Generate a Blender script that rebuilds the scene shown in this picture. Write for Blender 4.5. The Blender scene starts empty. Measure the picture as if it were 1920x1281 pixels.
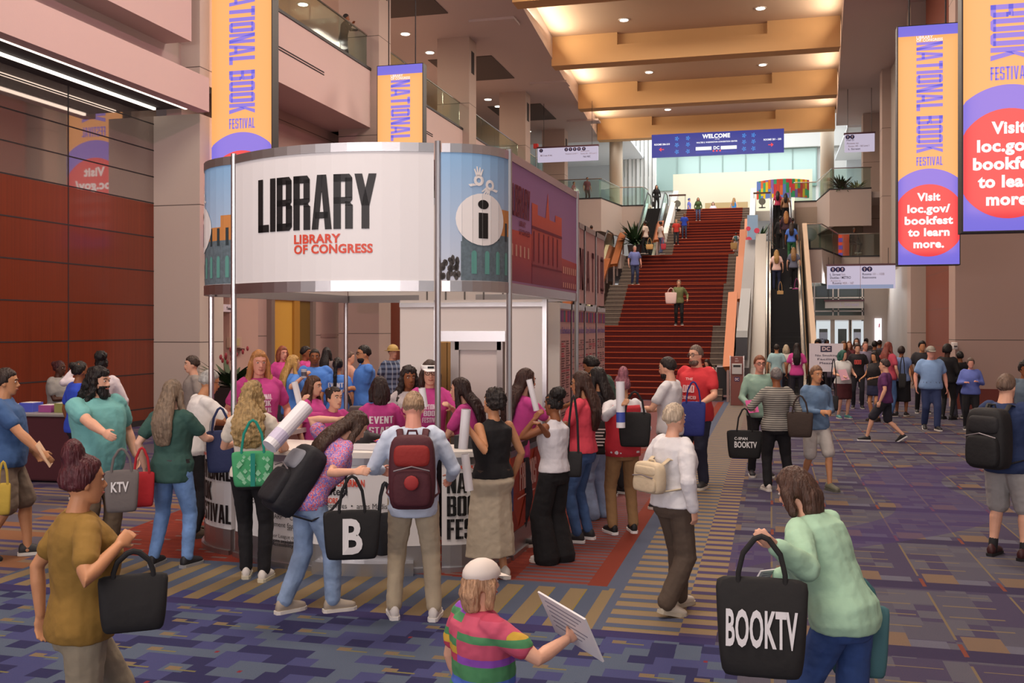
import bpy, bmesh, math, random
from math import sin, cos, pi, radians, atan2, sqrt, floor, hypot
from mathutils import Vector, Matrix, noise

# ---------------------------------------------------------------- camera
F = 1867.0                      # focal length in pixels of the 1920x1281 frame
CX, HY = 960.0, 616.0           # image centre column, horizon row
EYE = 2.17                      # camera height
YAW = radians(14.56)            # camera looks this far to the left of the hall axis (+Y)
CA, SA = cos(YAW), sin(YAW)
scene = bpy.context.scene
cam_d = bpy.data.cameras.new('camera')
cam_d.sensor_width = 36.0
cam_d.lens = 36.0 * F / 1920.0
cam_d.shift_y = -(640.5 - HY) / 1920.0
cam_d.clip_start, cam_d.clip_end = 0.1, 400
cam = bpy.data.objects.new('camera', cam_d)
scene.collection.objects.link(cam)
cam.location = (0, 0, EYE)
cam.rotation_euler = (radians(90), 0, YAW)
scene.camera = cam

# ---------------------------------------------------------------- colour management and world
scene.view_settings.view_transform = 'Standard'
scene.view_settings.look = 'None'
scene.view_settings.gamma = 1.0
scene.view_settings.use_curve_mapping = False
scene.view_settings.exposure = 0.0
world = bpy.data.worlds.new('world')
scene.world = world
world.use_nodes = True
world.node_tree.nodes['Background'].inputs[0].default_value = (0.92, 0.88, 0.88, 1)
world.node_tree.nodes['Background'].inputs[1].default_value = 0.42


def light(name, kind, loc, rot, energy, color, size=1.0, size_y=None, angle=None, blend=0.6):
    d = bpy.data.lights.new(name, kind)
    d.energy = energy
    d.color = color
    if kind == 'AREA':
        d.shape = 'RECTANGLE'
        d.size = size
        d.size_y = size_y or size
    elif kind == 'SPOT':
        d.spot_size = radians(angle or 110)
        d.spot_blend = blend
        d.shadow_soft_size = size
    else:
        d.shadow_soft_size = size
    o = bpy.data.objects.new(name, d)
    scene.collection.objects.link(o)
    o.location = loc
    o.rotation_euler = rot
    return o


WARM = (1.0, 0.80, 0.60)
# rows of high ceiling luminaires over the concourse (the bays of the main ceiling)
for k, y in enumerate((2, 12, 22, 31, 38.5, 47, 56)):
    light('ceiling_lamp', 'AREA', (-3.2, y, 14.3), (0, 0, 0), 980 if k < 4 else 620, (1.0, 0.86, 0.74), 7.0, 3.0)
# daylight of the glazed upper lobby, from its roof
light('lobby_skylight', 'AREA', (-3, 70, 21), (0, 0, 0), 2900, (0.95, 0.98, 1.0), 24, 9)
light('lobby_skylight', 'AREA', (-3, 63.2, 17.5), (radians(50), 0, 0), 1000, (0.95, 0.98, 1.0), 20, 3)
# added fill lamps behind the camera; the lower one brightens the soffits
light('added_rear_fill', 'AREA', (-4, -9, 7), (radians(105), 0, 0), 420, (1.0, 0.88, 0.88), 10, 5)
light('added_rear_fill', 'AREA', (-4, -8, 3), (radians(162), 0, 0), 3200, (1.0, 0.84, 0.82), 14, 4)
# added unseen spot that tints the upper balconies pink
light('added_pink_spot', 'SPOT', (3.5, 6, 12.5), (Vector((-12.2, 20, 8.5)) - Vector((3.5, 6, 12.5))).to_track_quat('-Z', 'Y').to_euler(), 3600, (1.0, 0.42, 0.55), .3, angle=50, blend=.8)

# ---------------------------------------------------------------- projection helpers (only for taking places off the photograph)


def U(px, py, t):
    """point seen at pixel (px, py) at camera depth t"""
    x = (px - CX) / F * t
    return Vector((CA * x - SA * t, SA * x + CA * t, EYE + (HY - py) / F * t))


def UY(px, py, Y):
    """point seen at pixel on the plane hall-Y = Y"""
    t = Y / (CA + (px - CX) / F * SA)
    return U(px, py, t)


def UX(px, py, X):
    t = X / ((px - CX) / F * CA - SA)
    return U(px, py, t)


def G(px, py):
    return U(px, py, EYE * F / (py - HY))


# ---------------------------------------------------------------- materials


def lin(c):
    if isinstance(c, str):
        c = tuple(int(c[i:i + 2], 16) for i in (0, 2, 4))
    return tuple(((v / 255) / 12.92 if v / 255 < 0.04045 else ((v / 255 + 0.055) / 1.055) ** 2.4) for v in c)


MATS = {}


def M(name, col, rough=0.6, metal=0.0, emit=0.0, bump=0.0, bscale=40.0, var=0.0, vscale=8.0, stretch=None, spec=0.5, alpha=None, trans=0.0, coat=0.0):
    if name in MATS:
        return MATS[name]
    m = bpy.data.materials.new(name)
    m.use_nodes = True
    nt = m.node_tree
    b = nt.nodes['Principled BSDF']
    c = lin(col)
    b.inputs['Base Color'].default_value = (*c, 1)
    b.inputs['Roughness'].default_value = rough
    b.inputs['Metallic'].default_value = metal
    b.inputs['Specular IOR Level'].default_value = spec
    if coat:
        b.inputs['Coat Weight'].default_value = coat
        b.inputs['Coat Roughness'].default_value = 0.08
    if trans:
        b.inputs['Transmission Weight'].default_value = trans
    if alpha is not None:
        b.inputs['Alpha'].default_value = alpha
    if emit:
        b.inputs['Emission Color'].default_value = (*c, 1)
        b.inputs['Emission Strength'].default_value = emit
        b.inputs['Base Color'].default_value = (0.02, 0.02, 0.02, 1)
    if bump or var:
        tc = nt.nodes.new('ShaderNodeTexCoord')
        src = tc.outputs['Object']
        if stretch:
            mp = nt.nodes.new('ShaderNodeMapping')
            mp.inputs['Scale'].default_value = stretch
            nt.links.new(src, mp.inputs[0])
            src = mp.outputs[0]
    if var:
        n = nt.nodes.new('ShaderNodeTexNoise')
        n.inputs['Scale'].default_value = vscale
        n.inputs['Detail'].default_value = 4
        nt.links.new(src, n.inputs['Vector'])
        r = nt.nodes.new('ShaderNodeValToRGB')
        r.color_ramp.elements[0].position = 0.3
        r.color_ramp.elements[1].position = 0.7
        r.color_ramp.elements[0].color = (*[v * (1 - var) for v in c], 1)
        r.color_ramp.elements[1].color = (*[min(1, v * (1 + var)) for v in c], 1)
        nt.links.new(n.outputs[0], r.inputs[0])
        nt.links.new(r.outputs[0], b.inputs['Base Color'])
    if bump:
        n = nt.nodes.new('ShaderNodeTexNoise')
        n.inputs['Scale'].default_value = bscale
        n.inputs['Detail'].default_value = 3
        nt.links.new(src, n.inputs['Vector'])
        bp = nt.nodes.new('ShaderNodeBump')
        bp.inputs['Strength'].default_value = bump
        bp.inputs['Distance'].default_value = 0.02
        nt.links.new(n.outputs[0], bp.inputs['Height'])
        nt.links.new(bp.outputs[0], b.inputs['Normal'])
    MATS[name] = m
    return m


class NV:
    """tiny arithmetic on shader sockets"""
    nt = None

    def __init__(s, k):
        s.k = k

    @staticmethod
    def m(op, *a):
        n = NV.nt.nodes.new('ShaderNodeMath')
        n.operation = op
        for i, v in enumerate(a):
            if isinstance(v, NV):
                NV.nt.links.new(v.k, n.inputs[i])
            else:
                n.inputs[i].default_value = v
        return NV(n.outputs[0])

    def __add__(s, o): return NV.m('ADD', s, o)
    def __sub__(s, o): return NV.m('SUBTRACT', s, o)
    def __mul__(s, o): return NV.m('MULTIPLY', s, o)
    def __truediv__(s, o): return NV.m('DIVIDE', s, o)
    def fl(s): return NV.m('FLOOR', s)
    def fr(s): return NV.m('FRACT', s)
    def lt(s, o): return NV.m('LESS_THAN', s, o)
    def gt(s, o): return NV.m('GREATER_THAN', s, o)
    def between(s, a, b): return s.gt(a) * s.lt(b)


def rnd2(a, b, c=0.0):
    x = NV.nt.nodes.new('ShaderNodeCombineXYZ')
    for i, v in enumerate((a, b, c)):
        if isinstance(v, NV):
            NV.nt.links.new(v.k, x.inputs[i])
        else:
            x.inputs[i].default_value = v
    w = NV.nt.nodes.new('ShaderNodeTexWhiteNoise')
    w.noise_dimensions = '3D'
    NV.nt.links.new(x.outputs[0], w.inputs['Vector'])
    return NV(w.outputs['Value'])


def mixc(f, a, b):
    n = NV.nt.nodes.new('ShaderNodeMix')
    n.data_type = 'RGBA'
    if isinstance(f, NV):
        NV.nt.links.new(f.k, n.inputs[0])
    else:
        n.inputs[0].default_value = f
    for i, v in ((6, a), (7, b)):
        if isinstance(v, NV):
            NV.nt.links.new(v.k, n.inputs[i])
        else:
            n.inputs[i].default_value = (*lin(v), 1)
    return NV(n.outputs[2])


def newmat(name, rough=0.9):
    m = bpy.data.materials.new(name)
    m.use_nodes = True
    NV.nt = m.node_tree
    b = m.node_tree.nodes['Principled BSDF']
    b.inputs['Roughness'].default_value = rough
    MATS[name] = m
    return m, b


def pos_xyz(object_space=False):
    if object_space:
        g = NV.nt.nodes.new('ShaderNodeTexCoord').outputs['Object']
    else:
        g = NV.nt.nodes.new('ShaderNodeNewGeometry').outputs['Position']
    s = NV.nt.nodes.new('ShaderNodeSeparateXYZ')
    NV.nt.links.new(g, s.inputs[0])
    return NV(s.outputs[0]), NV(s.outputs[1]), NV(s.outputs[2])


# ---------------------------------------------------------------- mesh helpers


class MB:
    def __init__(s):
        s.v = []
        s.f = []

    def add(s, vs, fs):
        o = len(s.v)
        s.v += [tuple(v) for v in vs]
        s.f += [tuple(i + o for i in f) for f in fs]
        return s

    def box(s, x0, x1, y0, y1, z0, z1):
        return s.add([(x0, y0, z0), (x1, y0, z0), (x1, y1, z0), (x0, y1, z0), (x0, y0, z1), (x1, y0, z1), (x1, y1, z1), (x0, y1, z1)],
                     [(0, 3, 2, 1), (4, 5, 6, 7), (0, 1, 5, 4), (1, 2, 6, 5), (2, 3, 7, 6), (3, 0, 4, 7)])

    def prism(s, poly, z0, z1):
        """vertical prism over an anticlockwise plan polygon"""
        n = len(poly)
        vs = [(p[0], p[1], z0) for p in poly] + [(p[0], p[1], z1) for p in poly]
        fs = [tuple(range(n - 1, -1, -1)), tuple(range(n, 2 * n))]
        fs += [(i, (i + 1) % n, n + (i + 1) % n, n + i) for i in range(n)]
        return s.add(vs, fs)

    def xprism(s, poly, x0, x1):
        """prism along X over a polygon in (y, z)"""
        n = len(poly)
        vs = [(x0, p[0], p[1]) for p in poly] + [(x1, p[0], p[1]) for p in poly]
        fs = [tuple(range(n - 1, -1, -1)), tuple(range(n, 2 * n))]
        fs += [(i, (i + 1) % n, n + (i + 1) % n, n + i) for i in range(n)]
        return s.add(vs, fs)

    def loft(s, rings, cap=True):
        n = len(rings[0])
        vs = [p for r in rings for p in r]
        fs = []
        for k in range(len(rings) - 1):
            for i in range(n):
                j = (i + 1) % n
                fs.append((k * n + i, k * n + j, (k + 1) * n + j, (k + 1) * n + i))
        if cap:
            fs.append(tuple(range(n - 1, -1, -1)))
            fs.append(tuple(range((len(rings) - 1) * n, len(rings) * n)))
        return s.add(vs, fs)

    def tube(s, pts, rad, n=10, up=None, round_ends=True):
        pts = [Vector(p) for p in pts]
        if not isinstance(rad, list):
            rad = [rad] * len(pts)
        rad = [r if isinstance(r, (list, tuple)) else (r, r) for r in rad]
        if round_ends:
            d0 = (pts[0] - pts[1]).normalized()
            d1 = (pts[-1] - pts[-2]).normalized()
            a, b = min(rad[0]), min(rad[-1])
            pts = [pts[0] + d0 * a * .8, pts[0] + d0 * a * .5] + pts + [pts[-1] + d1 * b * .5, pts[-1] + d1 * b * .8]
            rad = [(rad[0][0] * .35, rad[0][1] * .35), (rad[0][0] * .8, rad[0][1] * .8)] + rad + [(rad[-1][0] * .8, rad[-1][1] * .8), (rad[-1][0] * .35, rad[-1][1] * .35)]
        up = Vector(up) if up is not None else None
        rings = []
        prevA = None
        for i, p in enumerate(pts):
            t = (pts[min(i + 1, len(pts) - 1)] - pts[max(i - 1, 0)])
            if t.length < 1e-9:
                t = Vector((0, 0, 1))
            t.normalize()
            if prevA is None:
                u = up if up is not None else (Vector((1, 0, 0)) if abs(t.x) < 0.8 else Vector((0, 1, 0)))
                A = u - t * u.dot(t)
            else:
                A = prevA - t * prevA.dot(t)
                if up is not None:
                    A = up - t * up.dot(t)
            if A.length < 1e-6:
                A = t.orthogonal()
            A.normalize()
            B = t.cross(A)
            prevA = A
            ra, rb = rad[i]
            rings.append([p + A * (ra * cos(2 * pi * k / n)) + B * (rb * sin(2 * pi * k / n)) for k in range(n)])
        return s.loft(rings)

    def ell(s, c, r, n=14, m=8, R=None, f=None):
        c = Vector(c)
        rings = []
        for j in range(m + 1):
            th = pi * (j + 0.15 * (j == 0) - 0.15 * (j == m)) / m
            ring = []
            for i in range(n):
                ph = 2 * pi * i / n
                d = Vector((sin(th) * cos(ph), sin(th) * sin(ph), -cos(th)))
                q = f(d) if f else 1.0
                p = Vector((d.x * r[0] * q, d.y * r[1] * q, d.z * r[2] * q))
                if R:
                    p = R @ p
                ring.append(c + p)
            rings.append(ring)
        return s.loft(rings)

    def cyl(s, c, r, z0, z1, n=20, r1=None):
        r1 = r if r1 is None else r1
        return s.loft([[(c[0] + r * cos(2 * pi * k / n), c[1] + r * sin(2 * pi * k / n), z0) for k in range(n)],
                       [(c[0] + r1 * cos(2 * pi * k / n), c[1] + r1 * sin(2 * pi * k / n), z1) for k in range(n)]])


def obj(name, mb, mat, parent=None, smooth=False, bevel=0.0, remesh=0.0, disp=None, sm=0, sub=0):
    me = bpy.data.meshes.new(name)
    me.from_pydata(mb.v, [], mb.f)
    me.update()
    bm = bmesh.new()
    bm.from_mesh(me)
    bmesh.ops.recalc_face_normals(bm, faces=bm.faces)
    bm.to_mesh(me)
    bm.free()
    if mat is not None:
        me.materials.append(mat)
    o = bpy.data.objects.new(name, me)
    scene.collection.objects.link(o)
    if parent is not None:
        o.parent = parent
    if smooth:
        for p in me.polygons:
            p.use_smooth = True
    if bevel:
        b = o.modifiers.new('bevel', 'BEVEL')
        b.width = bevel
        b.segments = 2
        b.limit_method = 'ANGLE'
    if sub:
        b = o.modifiers.new('sub', 'SUBSURF')
        b.levels = b.render_levels = sub
    if remesh:
        r = o.modifiers.new('remesh', 'REMESH')
        r.mode = 'VOXEL'
        r.voxel_size = remesh
        r.use_smooth_shade = True
    if sm:
        r = o.modifiers.new('smooth', 'SMOOTH')
        r.factor = 0.5
        r.iterations = sm
    if disp:
        key = 'clouds%.3f' % disp[1]
        tx = bpy.data.textures.get(key) or bpy.data.textures.new(key, 'CLOUDS')
        tx.noise_scale = disp[1]
        r = o.modifiers.new('disp', 'DISPLACE')
        r.texture = tx
        r.strength = disp[0]
        r.mid_level = 0.5
        r.texture_coords = 'LOCAL'
    return o


def empty(name, loc=(0, 0, 0), rz=0.0, parent=None):
    o = bpy.data.objects.new(name, None)
    scene.collection.objects.link(o)
    o.location = loc
    o.rotation_euler = (0, 0, rz)
    o.empty_display_size = 0.1
    if parent:
        o.parent = parent
    return o


def tag(o, label, cat, group=None, kind=None):
    o['label'] = label
    o['category'] = cat
    if group:
        o['group'] = group
    if kind:
        o['kind'] = kind
    return o


def struct(o):
    o['kind'] = 'structure'
    return o


def dup(root, loc=None, rz=None, label=None):
    r = root.copy()
    scene.collection.objects.link(r)
    if loc is not None:
        r.location = loc
    if rz is not None:
        r.rotation_euler = (0, 0, rz)
    if label:
        r['label'] = label
    for ch in list(root.children):
        c = ch.copy()
        scene.collection.objects.link(c)
        c.parent = r
        for g in ch.children:
            d = g.copy()
            scene.collection.objects.link(d)
            d.parent = c
    return r


# ---------------------------------------------------------------- lettering
TXT = {}


def text2d(s, bold=0.0, align='LEFT'):
    """polygons of a text line of cap height 1, from the built-in font"""
    key = (s, bold, align)
    if key in TXT:
        return TXT[key]
    cu = bpy.data.curves.new('txt', 'FONT')
    cu.body = s
    cu.size = 1.0
    cu.offset = bold
    cu.resolution_u = 3
    cu.align_x = align
    cu.space_line = 1.0
    cu.space_character = 1.0 + bold * 1.5
    o = bpy.data.objects.new('txt', cu)
    scene.collection.objects.link(o)
    dg = bpy.context.evaluated_depsgraph_get()
    me = bpy.data.meshes.new_from_object(o.evaluated_get(dg))
    vs = [(v.co.x / 0.70, v.co.y / 0.70) for v in me.vertices]
    fs = [tuple(p.vertices) for p in me.polygons]
    bpy.data.objects.remove(o)
    bpy.data.curves.remove(cu)
    bpy.data.meshes.remove(me)
    TXT[key] = (vs, fs)
    return TXT[key]


def rr(x0, y0, x1, y1):
    return [(x0, y0), (x1, y0), (x1, y1), (x0, y1)]


def block_glyphs():
    s, b, w = 0.155, 0.14, 0.40
    g = {}
    c = 0.07
    bowlO = [rr(0, c, s, 1 - c), rr(w - s, c, w, 1 - c), [(0, c), (c, 0), (w - c, 0), (w, c), (w, b), (0, b)], [(0, 1 - b), (w, 1 - b), (w, 1 - c), (w - c, 1), (c, 1), (0, 1 - c)]]
    g['O'] = (w, bowlO)
    g['L'] = (0.33, [rr(0, 0, s, 1), rr(0, 0, 0.33, b)])
    g['I'] = (s, [rr(0, 0, s, 1)])
    top = [[(0, 1), (0, 1 - b), (w - .01, 1 - b), (w - .01, 1 - c), (w - c, 1)], rr(w - s, .56, w - .01, 1 - c), [(0, .46), (w - c, .46), (w - .01, .53), (w - .01, .58), (0, .58)]]
    g['B'] = (w, [rr(0, 0, s, 1)] + top + [rr(w - s, c, w, .46), [(0, 0), (w - c, 0), (w, c), (w, b), (0, b)], [(w - s, .4), (w, .4), (w, .44), (w - c, .52), (w - s, .52)]])
    g['R'] = (w, [rr(0, 0, s, 1)] + top + [rr(w - s, 0, w, .44), [(w - s, .42), (w, .42), (w - c, .5), (w - s, .5)]])
    g['P'] = (w, [rr(0, 0, s, 1)] + top)
    g['A'] = (.44, [[(0, 0), (s - .01, 0), (.25, 1), (.12, 1)], [(.44 - s + .01, 0), (.44, 0), (.32, 1), (.19, 1)], rr(.08, .2, .36, .32)])
    g['Y'] = (.44, [rr(.22 - s / 2, 0, .22 + s / 2, .45), [(0, 1), (.14, .42), (.30, .42), (s, 1)], [(.44 - s, 1), (.14, .42), (.30, .42), (.44, 1)]])
    g['N'] = (w, [rr(0, 0, s - .02, 1), rr(w - s + .02, 0, w, 1), [(0, 1), (w - s, 0), (w, 0), (s, 1)]])
    g['T'] = (.38, [rr(.19 - s / 2, 0, .19 + s / 2, 1), rr(0, 1 - b, .38, 1)])
    g['K'] = (.42, [rr(0, 0, s, 1), [(s - .02, .35), (s - .02, .6), (.26, 1), (.41, 1)], [(.13, .52), (.24, .62), (.42, 0), (.26, 0)]])
    g['F'] = (.32, [rr(0, 0, s, 1), rr(0, 1 - b, .32, 1), rr(0, .45, .29, .58)])
    g['E'] = (.33, [rr(0, 0, s, 1), rr(0, 1 - b, .33, 1), rr(0, .45, .30, .58), rr(0, 0, .33, b)])
    g['S'] = (w, [[(0, c), (c, 0), (w - c, 0), (w, c), (w, b), (0, b)], rr(w - s, b, w, .48), rr(0, b, s, .3), [(0, .5), (w, .42), (w, .5), (0, .62)], rr(0, .52, s, 1 - b), rr(w - s, .7, w, 1 - b), [(0, 1 - b), (w, 1 - b), (w, 1 - c), (w - c, 1), (c, 1), (0, 1 - c)]])
    g['V'] = (.44, [[(0, 1), (s, 1), (.27, 0), (.15, 0)], [(.44 - s, 1), (.44, 1), (.29, 0), (.17, 0)]])
    g['D'] = (w, [rr(0, 0, s, 1), rr(w - s, c, w, 1 - c), [(0, 0), (w - c, 0), (w, c), (w, b), (0, b)], [(0, 1 - b), (w, 1 - b), (w, 1 - c), (w - c, 1), (0, 1)]])
    g['C'] = (w, [rr(0, c, s, 1 - c), rr(w - s, c, w, .34), rr(w - s, .66, w, 1 - c), bowlO[2], bowlO[3]])
    g['M'] = (.52, [rr(0, 0, s - .03, 1), rr(.52 - s + .03, 0, .52, 1), [(0, 1), (.2, 0), (.32, 0), (s, 1)], [(.52 - s, 1), (.2, 0), (.32, 0), (.52, 1)]])
    g['G'] = (w, g['C'][1] + [rr(.2, .36, w, .48)])
    return g


BG = block_glyphs()


def block2d(s, sp=0.055):
    """heavy condensed capitals of height 1"""
    key = ('blk', s, sp)
    if key in TXT:
        return TXT[key]
    vs, fs, x = [], [], 0.0
    for ch in s:
        if ch == ' ':
            x += 0.2
            continue
        w, polys = BG[ch]
        for p in polys:
            o = len(vs)
            vs += [(x + q[0], q[1]) for q in p]
            fs.append(tuple(range(o, o + len(p))))
        x += w + sp
    TXT[key] = (vs, fs)
    return TXT[key]


def extent(v):
    xs = [p[0] for p in v]
    ys = [p[1] for p in v]
    return min(xs), max(xs), min(ys), max(ys)


class Surf:
    """a vertical sheet over a plan polyline seen with u running to the viewer's right; put() maps (u, z) to space"""

    def __init__(s, pts):
        s.p = [Vector((p[0], p[1])) for p in pts]
        s.L = [0.0]
        for a, b in zip(s.p, s.p[1:]):
            s.L.append(s.L[-1] + (b - a).length)
        s.len = s.L[-1]

    def at(s, u, z, off=0.0):
        k = 0
        while k < len(s.p) - 2 and u > s.L[k + 1]:
            k += 1
        a, b = s.p[k], s.p[k + 1]
        d = (b - a) / (b - a).length
        q = a + d * (u - s.L[k])
        n = Vector((d.y, -d.x))
        return Vector((q.x + n.x * off, q.y + n.y * off, z))

    def hit(s, px):
        """arc length where the sight line of image column px meets the sheet, and its depth"""
        x = (px - CX) / F
        D = Vector((CA * x - SA, SA * x + CA))
        best = None
        for k, (a, b) in enumerate(zip(s.p, s.p[1:])):
            e = b - a
            den = D.x * e.y - D.y * e.x
            if abs(den) < 1e-9:
                continue
            t = (a.x * e.y - a.y * e.x) / den
            w = (a.x * D.y - a.y * D.x) / den
            if -0.001 <= w <= 1.001 and t > 0 and (best is None or t < best[1]):
                best = (s.L[k] + w * e.length, t)
        if best is None:
            a = (s.p[0] + s.p[-1]) / 2
            best = (s.len / 2, a.dot(D))
        return best

    def poly(s, mb, pts, off=0.006):
        """a convex polygon in (u, z), sliced at the bends of the sheet"""
        us = [p[0] for p in pts]
        cuts = [l for l in s.L[1:-1] if min(us) + 1e-5 < l < max(us) - 1e-5]
        rest = list(pts)
        for c in cuts + [None]:
            if c is None:
                part = rest
            else:
                part, nxt = [], []
                for p, q in zip(rest, rest[1:] + rest[:1]):
                    (part if p[0] <= c else nxt).append(p)
                    if (p[0] - c) * (q[0] - c) < 0:
                        f = (c - p[0]) / (q[0] - p[0])
                        m = (c, p[1] + (q[1] - p[1]) * f)
                        part.append(m)
                        nxt.append(m)
                    elif p[0] == c:
                        nxt.append(p)
                rest = nxt
            if len(part) >= 3:
                um = sum(p[0] for p in part) / len(part)
                k = 0
                while k < len(s.p) - 2 and um > s.L[k + 1]:
                    k += 1
                a, b = s.p[k], s.p[k + 1]
                d = (b - a) / (b - a).length
                n = Vector((d.y, -d.x))
                o = len(mb.v)
                for u, z in part:
                    q = a + d * (u - s.L[k]) + n * off
                    mb.v.append((q.x, q.y, z))
                mb.f.append(tuple(range(o, o + len(part))))

    def rect(s, mb, u0, u1, z0, z1, off=0.006, step=0.15):
        s.poly(mb, [(u0, z0), (u1, z0), (u1, z1), (u0, z1)], off)

    def disc(s, mb, u, z, ru, rz, off=0.006, n=28, a0=0, a1=2 * pi):
        s.poly(mb, [(u + ru * cos(a0 + (a1 - a0) * k / n), z + rz * sin(a0 + (a1 - a0) * k / n)) for k in range(n + (a1 - a0 < 6.2))], off)

    def text(s, mb, t2, u, z, h, w=None, off=0.006, rot=False, xs=1.0, align=0):
        """place 2-D lettering: u, z = lower left corner; h = cap height; w = fit width; rot = reads downwards"""
        vs, fs = t2
        x0, x1, y0, y1 = extent(vs)
        sx = (w / (x1 - x0)) if w else h * xs
        pts = [(u + y * h, z - (x - x0) * sx) if rot else (u + (x - x0) * sx, z + y * h) for x, y in vs]
        for f in fs:
            s.poly(mb, [pts[i] for i in f], off)

    def wall(s, mb, z0, z1, th=0.05, u0=0.0, u1=None, off=0.0, step=0.1):
        """solid strip of thickness th, front at offset off"""
        u1 = s.len if u1 is None else u1
        us = [u0] + [l for l in s.L if u0 + 1e-6 < l < u1 - 1e-6] + [u1]
        fr_ = [s.at(u, 0, off) for u in us]
        bk = [s.at(u, 0, off - th) for u in us]
        mb.prism([(p.x, p.y) for p in fr_] + [(p.x, p.y) for p in reversed(bk)], z0, z1)


def sheet(name, surf, draw, mat, parent):
    mb = MB()
    draw(mb)
    return flat(name, mb, mat, parent)


def flat(name, mb, mat, parent=None):
    me = bpy.data.meshes.new(name)
    me.from_pydata(mb.v, [], mb.f)
    me.materials.append(mat)
    o = bpy.data.objects.new(name, me)
    scene.collection.objects.link(o)
    if parent:
        o.parent = parent
    return o
# ================================================================ surfaces
def wood_material():
    m, b = newmat('wood panelling', 0.32)
    x, y, z = pos_xyz()
    nt = NV.nt
    w = nt.nodes.new('ShaderNodeTexNoise')
    w.inputs['Scale'].default_value = 1.0
    w.inputs['Detail'].default_value = 6
    c = nt.nodes.new('ShaderNodeCombineXYZ')
    nt.links.new((x * 38.0 + y * 38.0).k, c.inputs[0])
    nt.links.new((z * 0.35).k, c.inputs[2])
    nt.links.new(c.outputs[0], w.inputs['Vector'])
    f = NV(w.outputs[0])
    pan = rnd2((y / 2.44).fl(), ((z - 0.35) / 0.775).fl())
    col = mixc(f, '4a1c0c', '87381c')
    col = mixc(pan * 0.35, col, '58220f')
    nt.links.new(col.k, b.inputs['Base Color'])
    b.inputs['Coat Weight'].default_value = 0.25
    b.inputs['Coat Roughness'].default_value = 0.12
    return m


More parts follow.
